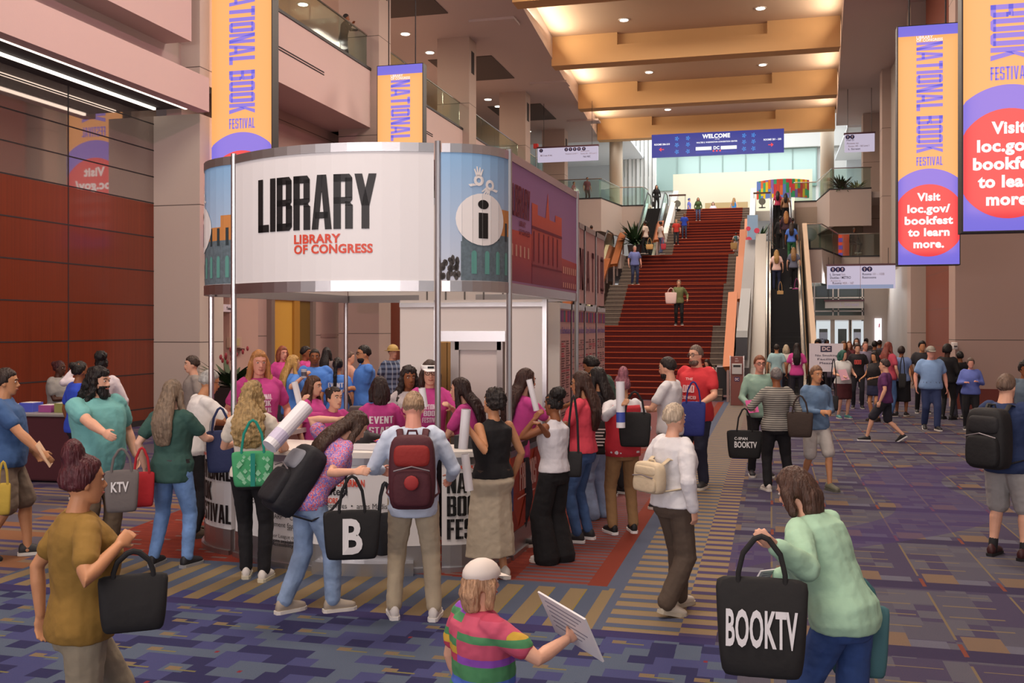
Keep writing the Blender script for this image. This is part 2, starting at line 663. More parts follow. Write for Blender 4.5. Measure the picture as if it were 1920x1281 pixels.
def carpet_material():
    m, b = newmat('patterned carpet', 0.95)
    b.inputs['Specular IOR Level'].default_value = 0.1
    x, y, z = pos_xyz()
    nt = NV.nt
    # --- small brick-like field near the visitor
    row = (y / 0.15).fl()
    sh = rnd2(row, 7.0)
    cell = (x / 0.17 + sh * 0.9).fl()
    r = rnd2(cell, row)
    col = mixc(r.gt(0.34), '2a2e5c', '494f82')
    col = mixc(r.gt(0.62), col, '5c6c82')
    row2 = (y / 0.31 + 0.3).fl()
    c2 = (x / 0.34 + rnd2(row2, 3.0)).fl()
    fx, fy = (x / 0.34 + rnd2(row2, 3.0)).fr(), (y / 0.31 + 0.3).fr()
    pick = rnd2(c2, row2, 5.0)
    tanm = pick.gt(0.55) * fx.between(0.1, 0.38) * fy.between(0.3, 0.52)
    tanm2 = pick.gt(0.55) * fx.between(0.3, 0.75) * fy.between(0.3, 0.37)
    redm = pick.lt(0.12) * fx.between(0.5, 0.58) * fy.between(0.5, 0.62)
    col = mixc(tanm, col, '8d7a5c')
    col = mixc(tanm2, col, '85804e')
    field = mixc(redm, col, '8c2f3a')
    # --- large grid field on the far side of the border
    gx, gy = x / 0.62, (y + 0.42) / 1.86
    fx, fy = gx.fr(), gy.fr()
    fy2 = (y / 0.31).fr()
    rr_ = rnd2(gx.fl(), gy.fl())
    base = mixc(rnd2((x / 0.31).fl(), (y / 0.465).fl()).gt(0.5), '4c4560', '5c5b69')
    base = mixc(rnd2((x / 0.155).fl(), (y / 0.2).fl(), 2.0).gt(0.72), base, '64646f')
    base = mixc(fy2.lt(0.09) * fx.between(0.1, 0.72) * fy.between(0.35, 0.9), base, '85775c')
    base = mixc(fx.lt(0.03) * fy.between(0.25, 0.95), base, '867658')
    base = mixc(fy.between(0.0, 0.13), base, '3a3352')
    base = mixc(fy.between(0.13, 0.3) * fx.between(0.08, 0.5), base, '86705a')
    base = mixc(fy.between(0.13, 0.22) * fx.between(0.5, 0.9), base, '6f7080')
    base = mixc(fy.between(0.05, 0.2) * fx.between(0.0, 0.05), base, '8a4630')
    u = x * 0.8 - y * 0.35
    arcs = NV.m('SINE', u * 1.4 + NV.m('SINE', y * 0.9) * 0.8)
    grid = mixc(arcs.gt(0.82) * 0.6, base, '4a3a72')
    # --- tan and blue stripes of the border
    sx = (x / 0.27).fr()
    front = mixc(sx.gt(0.52), '98845f', '59667c')
    front = mixc(sx.between(0.49, 0.54), front, '9a8840')
    front = mixc(y.lt(7.32) * sx.gt(0.52), front, '454a80')
    sy = (y / 0.235).fr()
    side = mixc(sy.gt(0.55), 'a08a68', '5d6880')
    side = mixc(sy.between(0.52, 0.58), side, '9a8840')
    sy2 = (y / 0.235 + 0.5).fr()
    side2 = mixc(sy2.gt(0.55), 'a08a68', '50466f')
    side2 = mixc(sy2.between(0.5, 0.57), side2, '9a8840')
    # --- orange field beneath the booth
    rc = rnd2((x / 0.16 + rnd2((y / 0.045).fl(), 1.0)).fl(), (y / 0.045).fl(), 9.0)
    orange = mixc(rc.gt(0.5), '8a3218', '97391b')
    orange = mixc(rc.gt(0.93), orange, '86706a')
    osy = (y / 0.12).fr()
    ostr = mixc(osy.gt(0.45), '70616a', '8f4430')
    # --- stripes of the left part
    ls = (y / 0.20).fr()
    lr = rnd2((x / 0.5 + rnd2((y / 0.20).fl(), 4.0)).fl(), (y / 0.20).fl(), 6.0)
    left = mixc(ls.gt(0.5), '8f7a62', '554d72')
    left = mixc(lr.gt(0.7), left, '6a6672')
    left = mixc(lr.lt(0.15), left, '9a6a44')
    left = mixc(y.gt(11.5), left, mixc(lr.gt(0.5), '4a4068', '6a5f6c'))
    # --- assemble
    c = grid
    c = mixc(x.lt(-0.37) * y.lt(30.0), c, side2)
    c = mixc(x.lt(-0.63) * y.lt(30.0), c, side)
    c = mixc(x.lt(-1.18) * y.lt(30.0), c, '5f6a80')
    c = mixc(x.lt(-1.33) * y.lt(30.0), c, '8f3a1c')
    c = mixc(x.lt(-1.5) * y.lt(30.0), c, ostr)
    c = mixc(x.lt(-2.15) * y.lt(18.0), c, orange)
    c = mixc(y.lt(8.25) * x.lt(-1.25), c, front)
    c = mixc(y.between(8.18, 8.3) * x.lt(-1.3), c, '59667c')
    c = mixc((x + (y - 8.2) * 0.1).lt(-6.6) * y.gt(7.1), c, left)
    c = mixc(y.lt(7.1) * (x.lt(-0.37)), c, '3a3468')
    c = mixc(y.lt(6.95) * (x.lt(-0.2) + y.lt(6.2) * x.lt(0.4)).gt(0.5), c, field)
    c = mixc(y.gt(30.0), c, mixc(rnd2((x / .4).fl(), (y / .3).fl()).gt(.5), '5d5068', '6e6674'))
    nz = nt.nodes.new('ShaderNodeTexNoise')
    nz.inputs['Scale'].default_value = 220
    g = nt.nodes.new('ShaderNodeNewGeometry')
    nt.links.new(g.outputs['Position'], nz.inputs['Vector'])
    bp = nt.nodes.new('ShaderNodeBump')
    bp.inputs['Strength'].default_value = 0.3
    bp.inputs['Distance'].default_value = 0.01
    nt.links.new(nz.outputs[0], bp.inputs['Height'])
    nt.links.new(bp.outputs[0], b.inputs['Normal'])
    f = NV(nz.outputs[0])
    c = mixc(f * 0.75, c, '39353f')
    nt.links.new(c.k, b.inputs['Base Color'])
    return m


def groove_material(name, col, dz=3.1, z0=1.85, rough=0.75):
    """cast panels with thin horizontal joints"""
    m, b = newmat(name, rough)
    x, y, z = pos_xyz()
    f = ((z - z0) / dz).fr()
    n = NV.nt.nodes.new('ShaderNodeTexNoise')
    n.inputs['Scale'].default_value = 0.9
    v = NV(n.outputs[0])
    c0 = lin(col)
    c = mixc(v * 0.25, col, tuple(255 * .86 * (q ** (1 / 2.2)) for q in c0))
    c = mixc(f.lt(0.006), c, '4a423e')
    NV.nt.links.new(c.k, b.inputs['Base Color'])
    return m


carpet = carpet_material()
wood = wood_material()
concrete = groove_material('warm cast stone', 'b9b0a4')
concrete_pink = groove_material('pinkish cast stone', 'ad9389')
plaster = M('painted plaster', 'b8a9a2', 0.85, bump=0.05, bscale=30)
plaster_pink = M('balcony plaster', 'c2aaa6', 0.85, bump=0.05, bscale=30)
soffit_m = M('soffit paint', 'c4b4b0', 0.9)
ceil_m = M('ceiling paint', 'c9ae96', 0.9)
beam_m = M('tan beam paint', 'c9a070', 0.85)
white_wall = M('lobby white', 'e6e6e2', 0.8)
cream = M('cream wall', 'e2d9bf', 0.8)
black = M('black trim', '17161a', 0.5)
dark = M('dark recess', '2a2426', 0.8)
alu = M('brushed aluminium', 'b9b9bb', 0.32, 0.95, bump=0.03, bscale=120)
steel = M('polished steel', 'c4c0ba', 0.18, 1.0)
bronze = M('copper rail', '96552a', 0.48, 0.45)
granite = M('dark granite', '3a3536', 0.35, var=0.5, vscale=160)


def glass_material():
    m = bpy.data.materials.new('rail glass')
    m.use_nodes = True
    nt = m.node_tree
    nt.nodes.clear()
    o = nt.nodes.new('ShaderNodeOutputMaterial')
    a = nt.nodes.new('ShaderNodeBsdfTransparent')
    a.inputs[0].default_value = (0.80, 0.90, 0.87, 1)
    g = nt.nodes.new('ShaderNodeBsdfGlossy')
    g.inputs['Roughness'].default_value = 0.05
    x = nt.nodes.new('ShaderNodeMixShader')
    x.inputs[0].default_value = 0.10
    nt.links.new(a.outputs[0], x.inputs[1])
    nt.links.new(g.outputs[0], x.inputs[2])
    nt.links.new(x.outputs[0], o.inputs[0])
    return m


glass = glass_material()

# ================================================================ floor, walls, ceiling
struct(obj('floor', MB().box(-24, 22, -6, 62, -0.2, 0.0), carpet))

LC, RC = -12.5, 5.6             # column rows
LW = -13.6                      # wood wall plane
ROWS = [19.9, 29.5, 39.1, 48.7, 58.4]

# left wall: wood panelling below, mirror-like glazing above
mb = MB().box(LW - 0.3, LW, -4, 20.0, 0.0, 5.0)
o = struct(obj('wall_left', mb, wood))
mb = MB()
for z in [0.37 + 0.775 * k for k in range(6)]:
    mb.box(LW, LW + 0.006, -4, 20.0, z - 0.012, z + 0.012)
for y in (2.9, 6.6, 10.3, 14.0, 17.05):
    mb.box(LW, LW + 0.007, y - 0.012, y + 0.012, 0.1, 5.0)
struct(obj('trim_1', mb, dark))
struct(obj('baseboard_left', MB().box(LW, LW + 0.03, -4, 20.0, 0, 0.12), dark))
mirror = M('smoked mirror glass', 'a89e98', 0.04, 0.75)
struct(obj('window_1', MB().box(LW - 0.3, LW - 0.002, -4, 20.0, 5.0, 7.4), mirror))
mb = MB()
for z in (5.02, 5.62, 6.22, 6.82):
    mb.box(LW - 0.01, LW + 0.005, -4, 20.0, z - 0.012, z + 0.012)
for y in (2.9, 6.6, 10.3, 14.0, 17.05):
    mb.box(LW - 0.01, LW + 0.006, y - 0.012, y + 0.012, 5.0, 7.4)
struct(obj('trim_2', mb, black))
# soffit behind the fascia, fascia, recess and upper parapet of the first bay
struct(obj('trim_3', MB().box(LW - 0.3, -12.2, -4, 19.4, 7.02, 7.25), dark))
fas = MB().box(-12.3, -12.0, -4, 19.6, 6.95, 7.7)
struct(obj('trim_4', fas, plaster_pink))
struct(obj('wall_upper', MB().box(-13.2, -12.9, -4, 20.7, 7.7, 8.6), plaster))
struct(obj('trim_5', MB().box(-13.4, -12.25, -4, 19.3, 8.44, 10.25), plaster_pink))
lamp_white = M('linear lamp diffuser', 'ffeede', emit=3.2)
for k, (xx, zz) in enumerate(((-12.32, 6.97), (-13.1, 7.0))):
    r = empty('linear_ceiling_lamp', (xx, 8.0, zz))
    tag(r, ('long glowing lamp strip along the edge of the ledge', 'long glowing lamp strip over the mirrored glazing')[k], 'lamp', 'lamp strips above the wood wall')
    obj('diffuser', MB().box(-0.03, 0.03, -11, 11.2, -0.03, 0.02), lamp_white, r)
    obj('housing', MB().box(-0.06, 0.06, -11.05, 11.25, 0.02, 0.07), alu, r)

# left row of columns (first is the broad pier at the end of the wood wall)
colm = groove_material('column cladding', 'b09c92', 3.1, 2.0)
p = MB().box(-13.9, -12.42, 19.9, 20.9, 0, 7.0).box(-13.3, -12.42, 19.9, 20.9, 7.7, 14.0)
struct(obj('column_left', p, concrete))
for k, y in enumerate(ROWS[1:]):
    mb = MB().box(LC - 0.68, LC + 0.68, y - 0.5, y + 0.5, 0, 14.0)
    struct(obj('column_left.%03d' % (k + 1), mb, colm))
    nb = MB().box(LC + 0.675, LC + 0.69, y - 0.2, y + 0.2, 12.6, 13.5)
    struct(obj('trim_niche.%03d' % (k + 1), nb, dark))
for k, y in enumerate(ROWS[1:]):
    w = 5.5 if k == 0 else 0.68
    mb = MB().box(RC - (0.78 if k == 0 else 0.68), RC + w, y - 0.5, y + 0.5, 0, 14.0)
    struct(obj('column_right.%03d' % (k + 1), mb, concrete_pink if k == 0 else colm))
struct(obj('column_right.005', MB().box(RC - 0.68, RC + 5, ROWS[0] - 0.5, ROWS[0] + 0.5, 9.9, 14.0), colm))

# balconies of the left side: parapet slabs between columns, rail glass, back wall
BX = -12.1
for k in range(4):
    y0, y1 = ROWS[k] + 0.5 + (0.7 if k == 0 else 0), ROWS[k + 1] - 0.5
    if k == 3:
        y1 = 54.0
    if k < 4:
        struct(obj('parapet_left.%03d' % k, MB().box(BX - 0.25, BX, y0, y1, 8.44, 10.22), plaster_pink))
        struct(obj('balcony_slab.%03d' % k, MB().box(-19, BX - 0.25, y0 - 0.7, y1 + (1.0 if k < 3 else 0.2), 8.44, 10.2), plaster_pink))
        struct(obj('trim_ledge.%03d' % k, MB().box(BX - 0.27, BX + 0.03, y0, y1, 10.22, 10.30), black))
        mb = MB()
        for s in (0.35, 0.42):
            mb.box(BX, BX + 0.012, y0 + 0.6, y0 + 0.6 + (y1 - y0) * 0.5, 8.9 + s, 8.93 + s)
        struct(obj('trim_slot.%03d' % k, mb, dark))
        r = empty('glass_railing', (BX - 0.13, (y0 + y1) / 2, 10.30))
        tag(r, 'clear glass guard rail on the %s upper balcony of the tall columns' % ('nearest', 'second', 'third', 'farthest')[k], 'railing', None)
        h = (y1 - y0) / 2
        for q in range(4):
            a = -h + q * h / 2
            obj('glass_pane', MB().box(-0.01, 0.01, a + 0.02, a + h / 2 - 0.02, 0, 1.02), glass, r)
        obj('handrail', MB().tube([(0, -h, 1.05), (0, h, 1.05)], 0.03, 8), steel, r)
struct(obj('wall_balcony', MB().box(-19.3, -19.0, 20, 60, 9.0, 14.0), M('balcony back wall', '8a7668', 0.9)))
struct(obj('wall_left_lower', MB().box(-14.0, -13.6, 21.0, 58, 0, 8.44), groove_material('left lower wall', 'b79d94', 3.1, 1.95)))
# red wood strip, recessed door bay, cased opening
struct(obj('wall_left_wood', MB().box(-13.62, -13.5, 33.3, 40, 0, 8.0), wood))
struct(obj('door_frame', MB().box(-13.6, -13.45, 25.15, 25.35, 0, 3.15).box(-13.6, -13.45, 27.75, 27.95, 0, 3.15).box(-13.6, -13.45, 25.15, 27.95, 3.05, 3.2), M('door casing', '8d8078', 0.4, 0.3)))
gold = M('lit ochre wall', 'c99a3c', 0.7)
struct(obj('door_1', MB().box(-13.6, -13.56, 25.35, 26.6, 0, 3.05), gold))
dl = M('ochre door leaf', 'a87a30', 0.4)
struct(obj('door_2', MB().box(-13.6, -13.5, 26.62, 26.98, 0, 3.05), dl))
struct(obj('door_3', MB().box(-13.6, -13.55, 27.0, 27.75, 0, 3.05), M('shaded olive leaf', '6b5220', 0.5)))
mb = MB().box(-13.6, -12.9, 22.0, 23.4, 0, 8.4)
struct(obj('column_left_small', mb, M('pilaster plaster', 'b89a8c', 0.8)))

# ceilings
def edge(px, py, z=14.0):
    return U(px, py, (z - EYE) * F / (HY - py))


ls = [(-7.2, -6.0), (-8.8, 34.8), (-10.4, 62.3)]      # edges of the raised ceiling, flaring slightly
rs = [(0.7, -6.0), (2.57, 38.0), (3.7, 61.0)]
struct(obj('ceiling_left', MB().prism([(-20, -6)] + ls + [(-20, 62.3)], 14.0, 15.6), soffit_m))
struct(obj('ceiling_right', MB().prism([rs[0], (14, -6), (14, 61.0), rs[2], rs[1]], 14.0, 15.6), soffit_m))
struct(obj('ceiling', MB().box(-11.5, 6, -6, 62, 14.95, 15.2), ceil_m))
for k, y in enumerate((8.0, 16.8, 25.4, 34.0, 42.7, 51.4, 60.2)):
    xl = -7.3 - max(0, (y - 6)) * 0.0545
    xr = 0.9 + max(0, y - 4) * 0.048
    mb = MB().box(xl, xr, y + 0.3, y + 0.8, 13.68, 14.95)
    mb.box(xl, xr, y, y + 0.3, 13.68, 14.42)
    mb.box(xl, xl + (xr - xl) * 0.24, y, y + 0.3, 14.42, 14.95).box(xr - (xr - xl) * 0.24, xr, y, y + 0.3, 14.42, 14.95)
    struct(obj('beam.%03d' % k, mb, beam_m))
# coffers of the left soffit: thin sheets, recess shade put into their colour
for k, (x0, x1, y0, y1) in enumerate(((-14.6, -11.7, 31.5, 35.5), (-14.6, -11.7, 41.5, 45.5), (-14.6, -11.7, 51.0, 55.0))):
    struct(obj('coffer.%03d' % k, MB().box(x0, x1, y0, y1, 13.97, 13.995), M('coffer shade', '5c5350', 0.9)))
for k, y in enumerate((27.0, 36.5, 46.5, 55.5)):
    struct(obj('trim_soffit.%03d' % k, MB().box(-11.2, -9.4 if k else -9.0, y, y + 0.9, 13.9, 14.0), soffit_m))

disc_m = M('downlight lens', 'fff6ea', emit=6.0)
rim_m = M('downlight rim', 'cfc8c0', 0.4)


def downlight(p, label, group, power=0):
    r = empty('downlight', p)
    tag(r, label, 'ceiling light', group)
    obj('lens', MB().cyl((0, 0), 0.17, -0.035, -0.01, 20), disc_m, r)
    obj('trim_ring', MB().cyl((0, 0), 0.23, -0.02, 0.0, 20, 0.24), rim_m, r)


for px, py, w in ((1170, 37, 'above the nearest tan beam, by the narrow slot'), (1426, 15, 'farthest right above the nearest tan beam'), (1217, 135, 'between the first and second tan beams, nearer the left'), (1430, 121, 'between the first and second tan beams, nearer the right'), (1252, 205, 'just before the farthest tan beam')):
    p = U(px, py, (14.95 - EYE) * F / (HY - py))
    downlight(p, 'round glowing downlight ' + w, 'downlights of the raised ceiling')
for px, py in ((760, 63), (806, 98), (915, 186), (934, 199), (990, 246)):
    p = U(px, py, (14.0 - EYE) * F / (HY - py))
    downlight(p, 'small bright downlight in the low ceiling over the upper balcony', 'downlights over the balcony')
for px, py in ((541, 16), (568, 33)):
    p = UX(px, py, -16.5)
    p.z = 14.0
    downlight(p, 'warm downlight behind the glass of the nearest upper balcony', 'warm downlights behind the balcony glass')

# right wall area
struct(obj('wall_right', MB().box(12.0, 12.3, -6, 62, 0, 14), plaster))
struct(obj('wall_right_wood', MB().box(5.35, 5.75, 32.0, 38.0, 0, 14), groove_material('dull red wood', '7a3a26', 1.2, 0.4, 0.8)))
struct(obj('baseboard_right', MB().box(4.8, 11, 28.92, 29.0, 0, 0.55), M('maroon skirting', '6e2d22', 0.5)))
struct(obj('wall_right_far', MB().box(5.3, 5.6, 39.6, 48.2, 0, 14).box(4.3, 5.3, 48.0, 48.3, 0, 4.6), M('grey cast stone', 'a39a93', 0.75)))

# ================================================================ grand stair
SX0, SX1 = -6.6, -1.4
FL = []                                     # (y0, z0, risers, x0, x1)
carp_red = M('red stair carpet', '500e0b', 0.95, bump=0.4, bscale=160, var=0.15, vscale=30)
stone_tread = M('taupe stair stone', '5e524a', 0.7, var=0.12, vscale=12)
nose_m = M('orange carpet nosing', 'a8431f', 0.8)
TR = 0.30


def depth_y(px, t):
    return U(px, HY, t).y


flights = [(30.3, 0.0, 13, 2.25, SX0, SX1), (39.2, 2.25, 10, 4.0, SX0, SX1), (44.3, 4.0, 9, 5.57, SX0, SX1),
           (50.3, 5.57, 6, 6.61, -5.4, -1.4), (53.5, 6.61, 8, 8.0, -5.4, -1.3), (57.9, 8.0, 7, 9.22, -5.4, -1.2)]
stair_prof = [(30.3, 0.0)]
cb, sb, nb, tb = MB(), MB(), MB(), MB()
for fi, (y0, z0, n, z1, x0, x1) in enumerate(flights):
    r = (z1 - z0) / n
    for k in range(n):
        ya = y0 + k * TR
        yb = ya + TR if k < n - 1 else (flights[fi + 1][0] if fi < 5 else 61.5)
        za, zb = z0 + k * r, z0 + (k + 1) * r
        c0, c1 = (-5.83, -1.87) if fi < 3 else (-4.8, -1.75)
        if fi > 3:
            c0, c1 = -4.8, -1.58
        sb.box(x0, x1, ya, yb, max(0, za - 0.6), zb)
        cb.box(c0, c1, ya - 0.012, yb - 0.012, za + 0.004, zb + 0.012)
        nb.box(c0, c1, ya - 0.022, ya + 0.03, zb - 0.012, zb + 0.018)
        tb.box(x0, c0, ya - 0.02, ya + 0.04, zb - 0.02, zb + 0.008).box(c1, x1, ya - 0.02, ya + 0.04, zb - 0.02, zb + 0.008)
struct(obj('staircase', sb, stone_tread))
struct(obj('staircase_carpet', cb, carp_red))
struct(obj('staircase_nosing', nb, nose_m))
struct(obj('staircase_stone_nosing', tb, M('pale stone nosing', '8f8172', 0.6)))
struct(obj('staircase_base', MB().xprism([(30.9, 0.0), (34.2, 1.6), (39.0, 1.7), (43.9, 4.0), (50, 5.0), (61, 8.6), (61, 0)], SX0 + 0.05, SX1 - 0.05), dark))


def stair_z(y):
    """height of the stair at depth y"""
    z = 0
    for (y0, z0, n, z1, x0, x1) in flights:
        if y >= y0:
            z = min(z1, z0 + (floor((y - y0) / TR) + 1) * (z1 - z0) / n)
    return z


def copper_rail(name, x, segs, label, group, side):
    r = empty(name, (x, segs[0][0], segs[0][1]))
    tag(r, label, 'handrail', group)
    y00, z00 = segs[0][0], segs[0][1]
    for (ya, za, yb, zb) in segs:
        a, b = Vector((0, ya - y00, za - z00)), Vector((0, yb - y00, zb - z00))
        mb = MB()
        d = (b - a).normalized()
        nrm = Vector((0, -d.z, d.y))
        w, h = 0.15, 0.07
        mb.loft([[q + Vector((-w, 0, 0)) - nrm * h + Vector((side * .1, 0, -0.05)), q + Vector((w, 0, 0)) - nrm * h, q + Vector((w, 0, 0)) + nrm * h, q + Vector((-w, 0, 0)) + nrm * h * .6] for q in (a, b)])
        obj('rail_segment', mb, bronze, r)
        k = max(2, int((b - a).length / 0.9))
        for i in range(k + 1):
            q = a + (b - a) * (i / k)
            obj('baluster', MB().box(-0.035, 0.035, q.y - 0.035, q.y + 0.035, q.z - 1.0, q.z - 0.06), M('pink steel post', 'a08a84', 0.4, 0.5), r)


def rail_line(x, i0, i1):
    out = []
    for (y0, z0, n, z1, x0, x1) in flights[i0:i1]:
        out.append((y0 - 0.25, z0 + 1.0, y0 + n * TR - 0.1, z1 + 1.1))
    return out


copper_rail('stair_handrail', -1.22, rail_line(0, 0, 3), 'copper handrail beside the dark granite on the escalator side of the stairs', 'copper stair handrails', 1)
copper_rail('stair_handrail', -1.12, rail_line(0, 3, 4), 'short copper handrail on the upper flights beside the potted display', 'copper stair handrails', 1)
copper_rail('stair_handrail', -6.75, rail_line(0, 0, 3), 'copper handrail down the side of the stairs next to the pink schedule boards', 'copper stair handrails', -1)
copper_rail('stair_handrail', -5.5, rail_line(0, 3, 4), 'short copper handrail on the upper flights beside the left escalator', 'copper stair handrails', -1)

# white wing walls flanking the top flight
for k, (xa, xb) in enumerate(((-5.75, -5.45), (-1.15, -0.85))):
    struct(obj('stair_wing.%03d' % k, MB().xprism([(55.0, 6.6), (55.0, 7.4), (61.5, 10.6), (61.5, 9.0)], xa, xb), white_wall))

# mezzanine and upper landings
mez = MB().box(-9.5, SX0, 45.2, 60, 4.9, 5.57).box(SX1, 0.0, 45.2, 50, 4.9, 5.57).box(1.2, 1.4, 45.2, 60, 4.9, 5.57)
struct(obj('floor_mezzanine', mez, plaster))
struct(obj('floor_upper', MB().box(-22, 20, 61.4, 95, 8.6, 9.2).box(-22, -8.9, 58, 61.4, 8.6, 9.2).box(2.8, 16, 58, 61.4, 8.6, 9.2), M('upper floor terrazzo', 'd6d2ca', 0.35)))


def balcony(name, poly, z0, z1, mat=plaster, kerb=True):
    """solid parapet band along a plan polyline"""
    s = Surf(poly)
    mb = MB()
    s.wall(mb, z0, z1, 0.25)
    struct(obj(name, mb, mat))
    if kerb:
        mb = MB()
        s.wall(mb, z1, z1 + 0.07, 0.3, off=0.03)
        struct(obj(name.replace('parapet', 'trim'), mb, black))
    return s


def rail_on(s, z, h, label, group=None, name='glass_railing', posts=4):
    r = empty(name, (0, 0, 0))
    tag(r, label, 'railing', group)
    for k in range(len(s.p) - 1):
        u0, u1 = s.L[k] + 0.02, s.L[k + 1] - 0.02
        n = max(1, int((u1 - u0) / 1.5))
        for i in range(n):
            mb = MB()
            a, b = u0 + (u1 - u0) * i / n + .01, u0 + (u1 - u0) * (i + 1) / n - .01
            p, q, p2, q2 = s.at(a, z, -0.12), s.at(b, z, -0.12), s.at(a, z, -0.14), s.at(b, z, -0.14)
            mb.prism([(p.x, p.y), (q.x, q.y), (q2.x, q2.y), (p2.x, p2.y)], z, z + h - 0.03)
            obj('glass_pane', mb, glass, r)
    mb = MB()
    mb.tube([s.at(l, z + h, -0.13) for l in s.L], 0.03, 8)
    obj('handrail', mb, steel, r)


sL = balcony('parapet_upper_left', [(-12.2, 54.4), (-9.05, 54.4), (-8.45, 58.2), (-7.2, 58.2), (-6.95, 59.6)], 7.55, 9.33)
rail_on(sL, 9.4, 1.05, 'glass rail with steel handrail on the upper landing beside the left columns')
sR = balcony('parapet_upper_right', [(1.3, 58.7), (2.5, 58.7), (2.95, 54.0), (5.0, 54.0)], 7.45, 9.33)
rail_on(sR, 9.4, 1.05, 'glass rail on the upper landing in front of the potted palm')
sM = balcony('parapet_mezzanine_right', [(1.5, 45.2), (2.15, 45.2), (3.3, 50.4), (5.3, 50.4)], 4.15, 5.6)
rail_on(sM, 5.67, 1.05, 'glass rail of the mezzanine beside the seated person in black')
struct(obj('slab_mezzanine_right', MB().prism([(1.5, 45.3), (2.1, 45.3), (3.2, 50.5), (5.3, 50.5), (5.3, 58), (1.5, 58)], 5.3, 5.56), plaster))
struct(obj('slab_upper_right', MB().prism([(1.35, 58.8), (2.5, 58.8), (3.0, 54.2), (12, 54.2), (12, 61.4), (1.35, 61.4)], 8.9, 9.2), plaster))
struct(obj('slab_upper_left', MB().prism([(-19, 54.5), (-9.1, 54.5), (-8.5, 58.3), (-7.0, 58.3), (-6.9, 61.4), (-19, 61.4)], 8.9, 9.2), plaster))
struct(obj('wall_mezzanine_back', MB().box(1.4, 12, 58.4, 58.7, 5.5, 9.0).box(-12.5, -8.9, 57.4, 57.7, 2.0, 8.9), M('mezzanine back wall', '9c8d80', 0.85)))

# upper lobby: columns, white walls, teal glazing, cream wall
def rcol(name, x, y, r, z0, z1, mat):
    struct(obj(name, MB().cyl((x, y), r, z0, z1, 28), mat, smooth=True))


pc = UY(1155, 300, 63.0)
rcol('lobby_column', pc.x, 63.0, 0.42, 9.2, 14.2, M('lobby column paint', 'cdbda6', 0.7))
pc = UY(1551, 300, 63.0)
rcol('lobby_column.001', pc.x, 63.0, 0.40, 9.2, 14.2, MATS['lobby column paint'])
BY = 80.0
a, b = UY(1228, 358, BY), UY(1531, 300, BY)
struct(obj('wall_lobby_back', MB().box(-26, 20, BY + 0.3, BY + 0.6, 9, 24), white_wall))
teal = M('teal glazing', 'a9c4bd', 0.15, 0.1)
struct(obj('window_2', MB().box(a.x, b.x, BY + 0.1, BY + 0.3, a.z, b.z + 1.0), teal))
mb = MB()
for k in range(8):
    xx = a.x + (b.x - a.x) * k / 7
    mb.box(xx - 0.04, xx + 0.04, BY, BY + 0.1, a.z, b.z + 1.0)
struct(obj('trim_glazing', mb, M('pale mullion', '98b0aa', 0.5)))
struct(obj('trim_lobby_band', MB().box(a.x, b.x + 3, BY - 0.4, BY, b.z + 1.0, b.z + 2.2), white_wall))
a, b = UY(1262, 395, 74.0), UY(1523, 325, 74.0)
struct(obj('wall_lobby_cream', MB().box(a.x, b.x, 74, 74.3, 9.2, b.z + 0.3), cream))
struct(obj('lobby_counter', MB().box(UY(1322, 390, 72).x, UY(1402, 390, 72).x, 72, 72.6, 9.2, UY(1350, 380, 72).z), M('tan counter', 'b79b6c', 0.6)))
# fluted white wall left of the lobby
mb = MB()
for k in range(9):
    xa = UY(1165 + k * 7.5, 300, 70).x
    mb.box(xa, xa + 0.2, 69.6 + (k % 2) * 0.15, 70.2, 9.2, 20)
struct(obj('wall_lobby_left', mb, white_wall))
struct(obj('wall_lobby_far_left', MB().box(-24, UY(1166, 300, 72).x, 72, 72.3, 9.2, 20), M('cool white wall', 'd4dade', 0.8)))
struct(obj('ceiling_lobby_left', MB().prism([(-22, 62.4), (-8.6, 62.4), (-8.6, 78), (-22, 78)], 14.05, 14.2), M('lobby ceiling', 'd5d9de', 0.8)))
struct(obj('wall_lobby_right', MB().box(5.2, 20, 74, 74.3, 9.2, 20), M('cool white wall', 'd4dade', 0.8)))
struct(obj('ceiling_lobby_right', MB().box(4.4, 18, 62, 74, 14.05, 14.2), M('lobby ceiling', 'd5d9de', 0.8)))

# glazed street entrance under the mezzanine
EY = 47.0
for k, (pa, pb) in enumerate(((1512, 1560), (1562, 1619))):
    a, b = UY(pa, 640, EY), UY(pb, 595, EY)
mb = MB()
a, b = UY(1512, 640, EY), UY(1620, 540, EY)
struct(obj('window_3', MB().box(a.x, b.x, EY + 0.05, EY + 0.08, 2.75, 5.0), M('street glazing', '5d6a66', 0.08, 0.3)))
ent = M('entrance frame', 'bdb4a8', 0.5)
for px in (1527, 1562, 1572, 1617):
    q = UY(px, 560, EY).x
    mb.box(q - 0.03, q + 0.03, EY, EY + 0.06, 2.7, 5.0)
for z in (2.95, 3.55, 4.3):
    mb.box(a.x, b.x, EY, EY + 0.06, z - 0.03, z + 0.03)
struct(obj('trim_entrance', mb, M('white glazing bar', 'e8e6e2', 0.5, emit=0.0)))
struct(obj('trim_transom', MB().box(a.x, b.x, EY - 0.1, EY + 0.1, 2.55, 2.75), ent))
day = M('daylit door glass', 'dfe6ea', emit=0.85)
dk = M('dark door glass', '59605f', 0.1, 0.2)
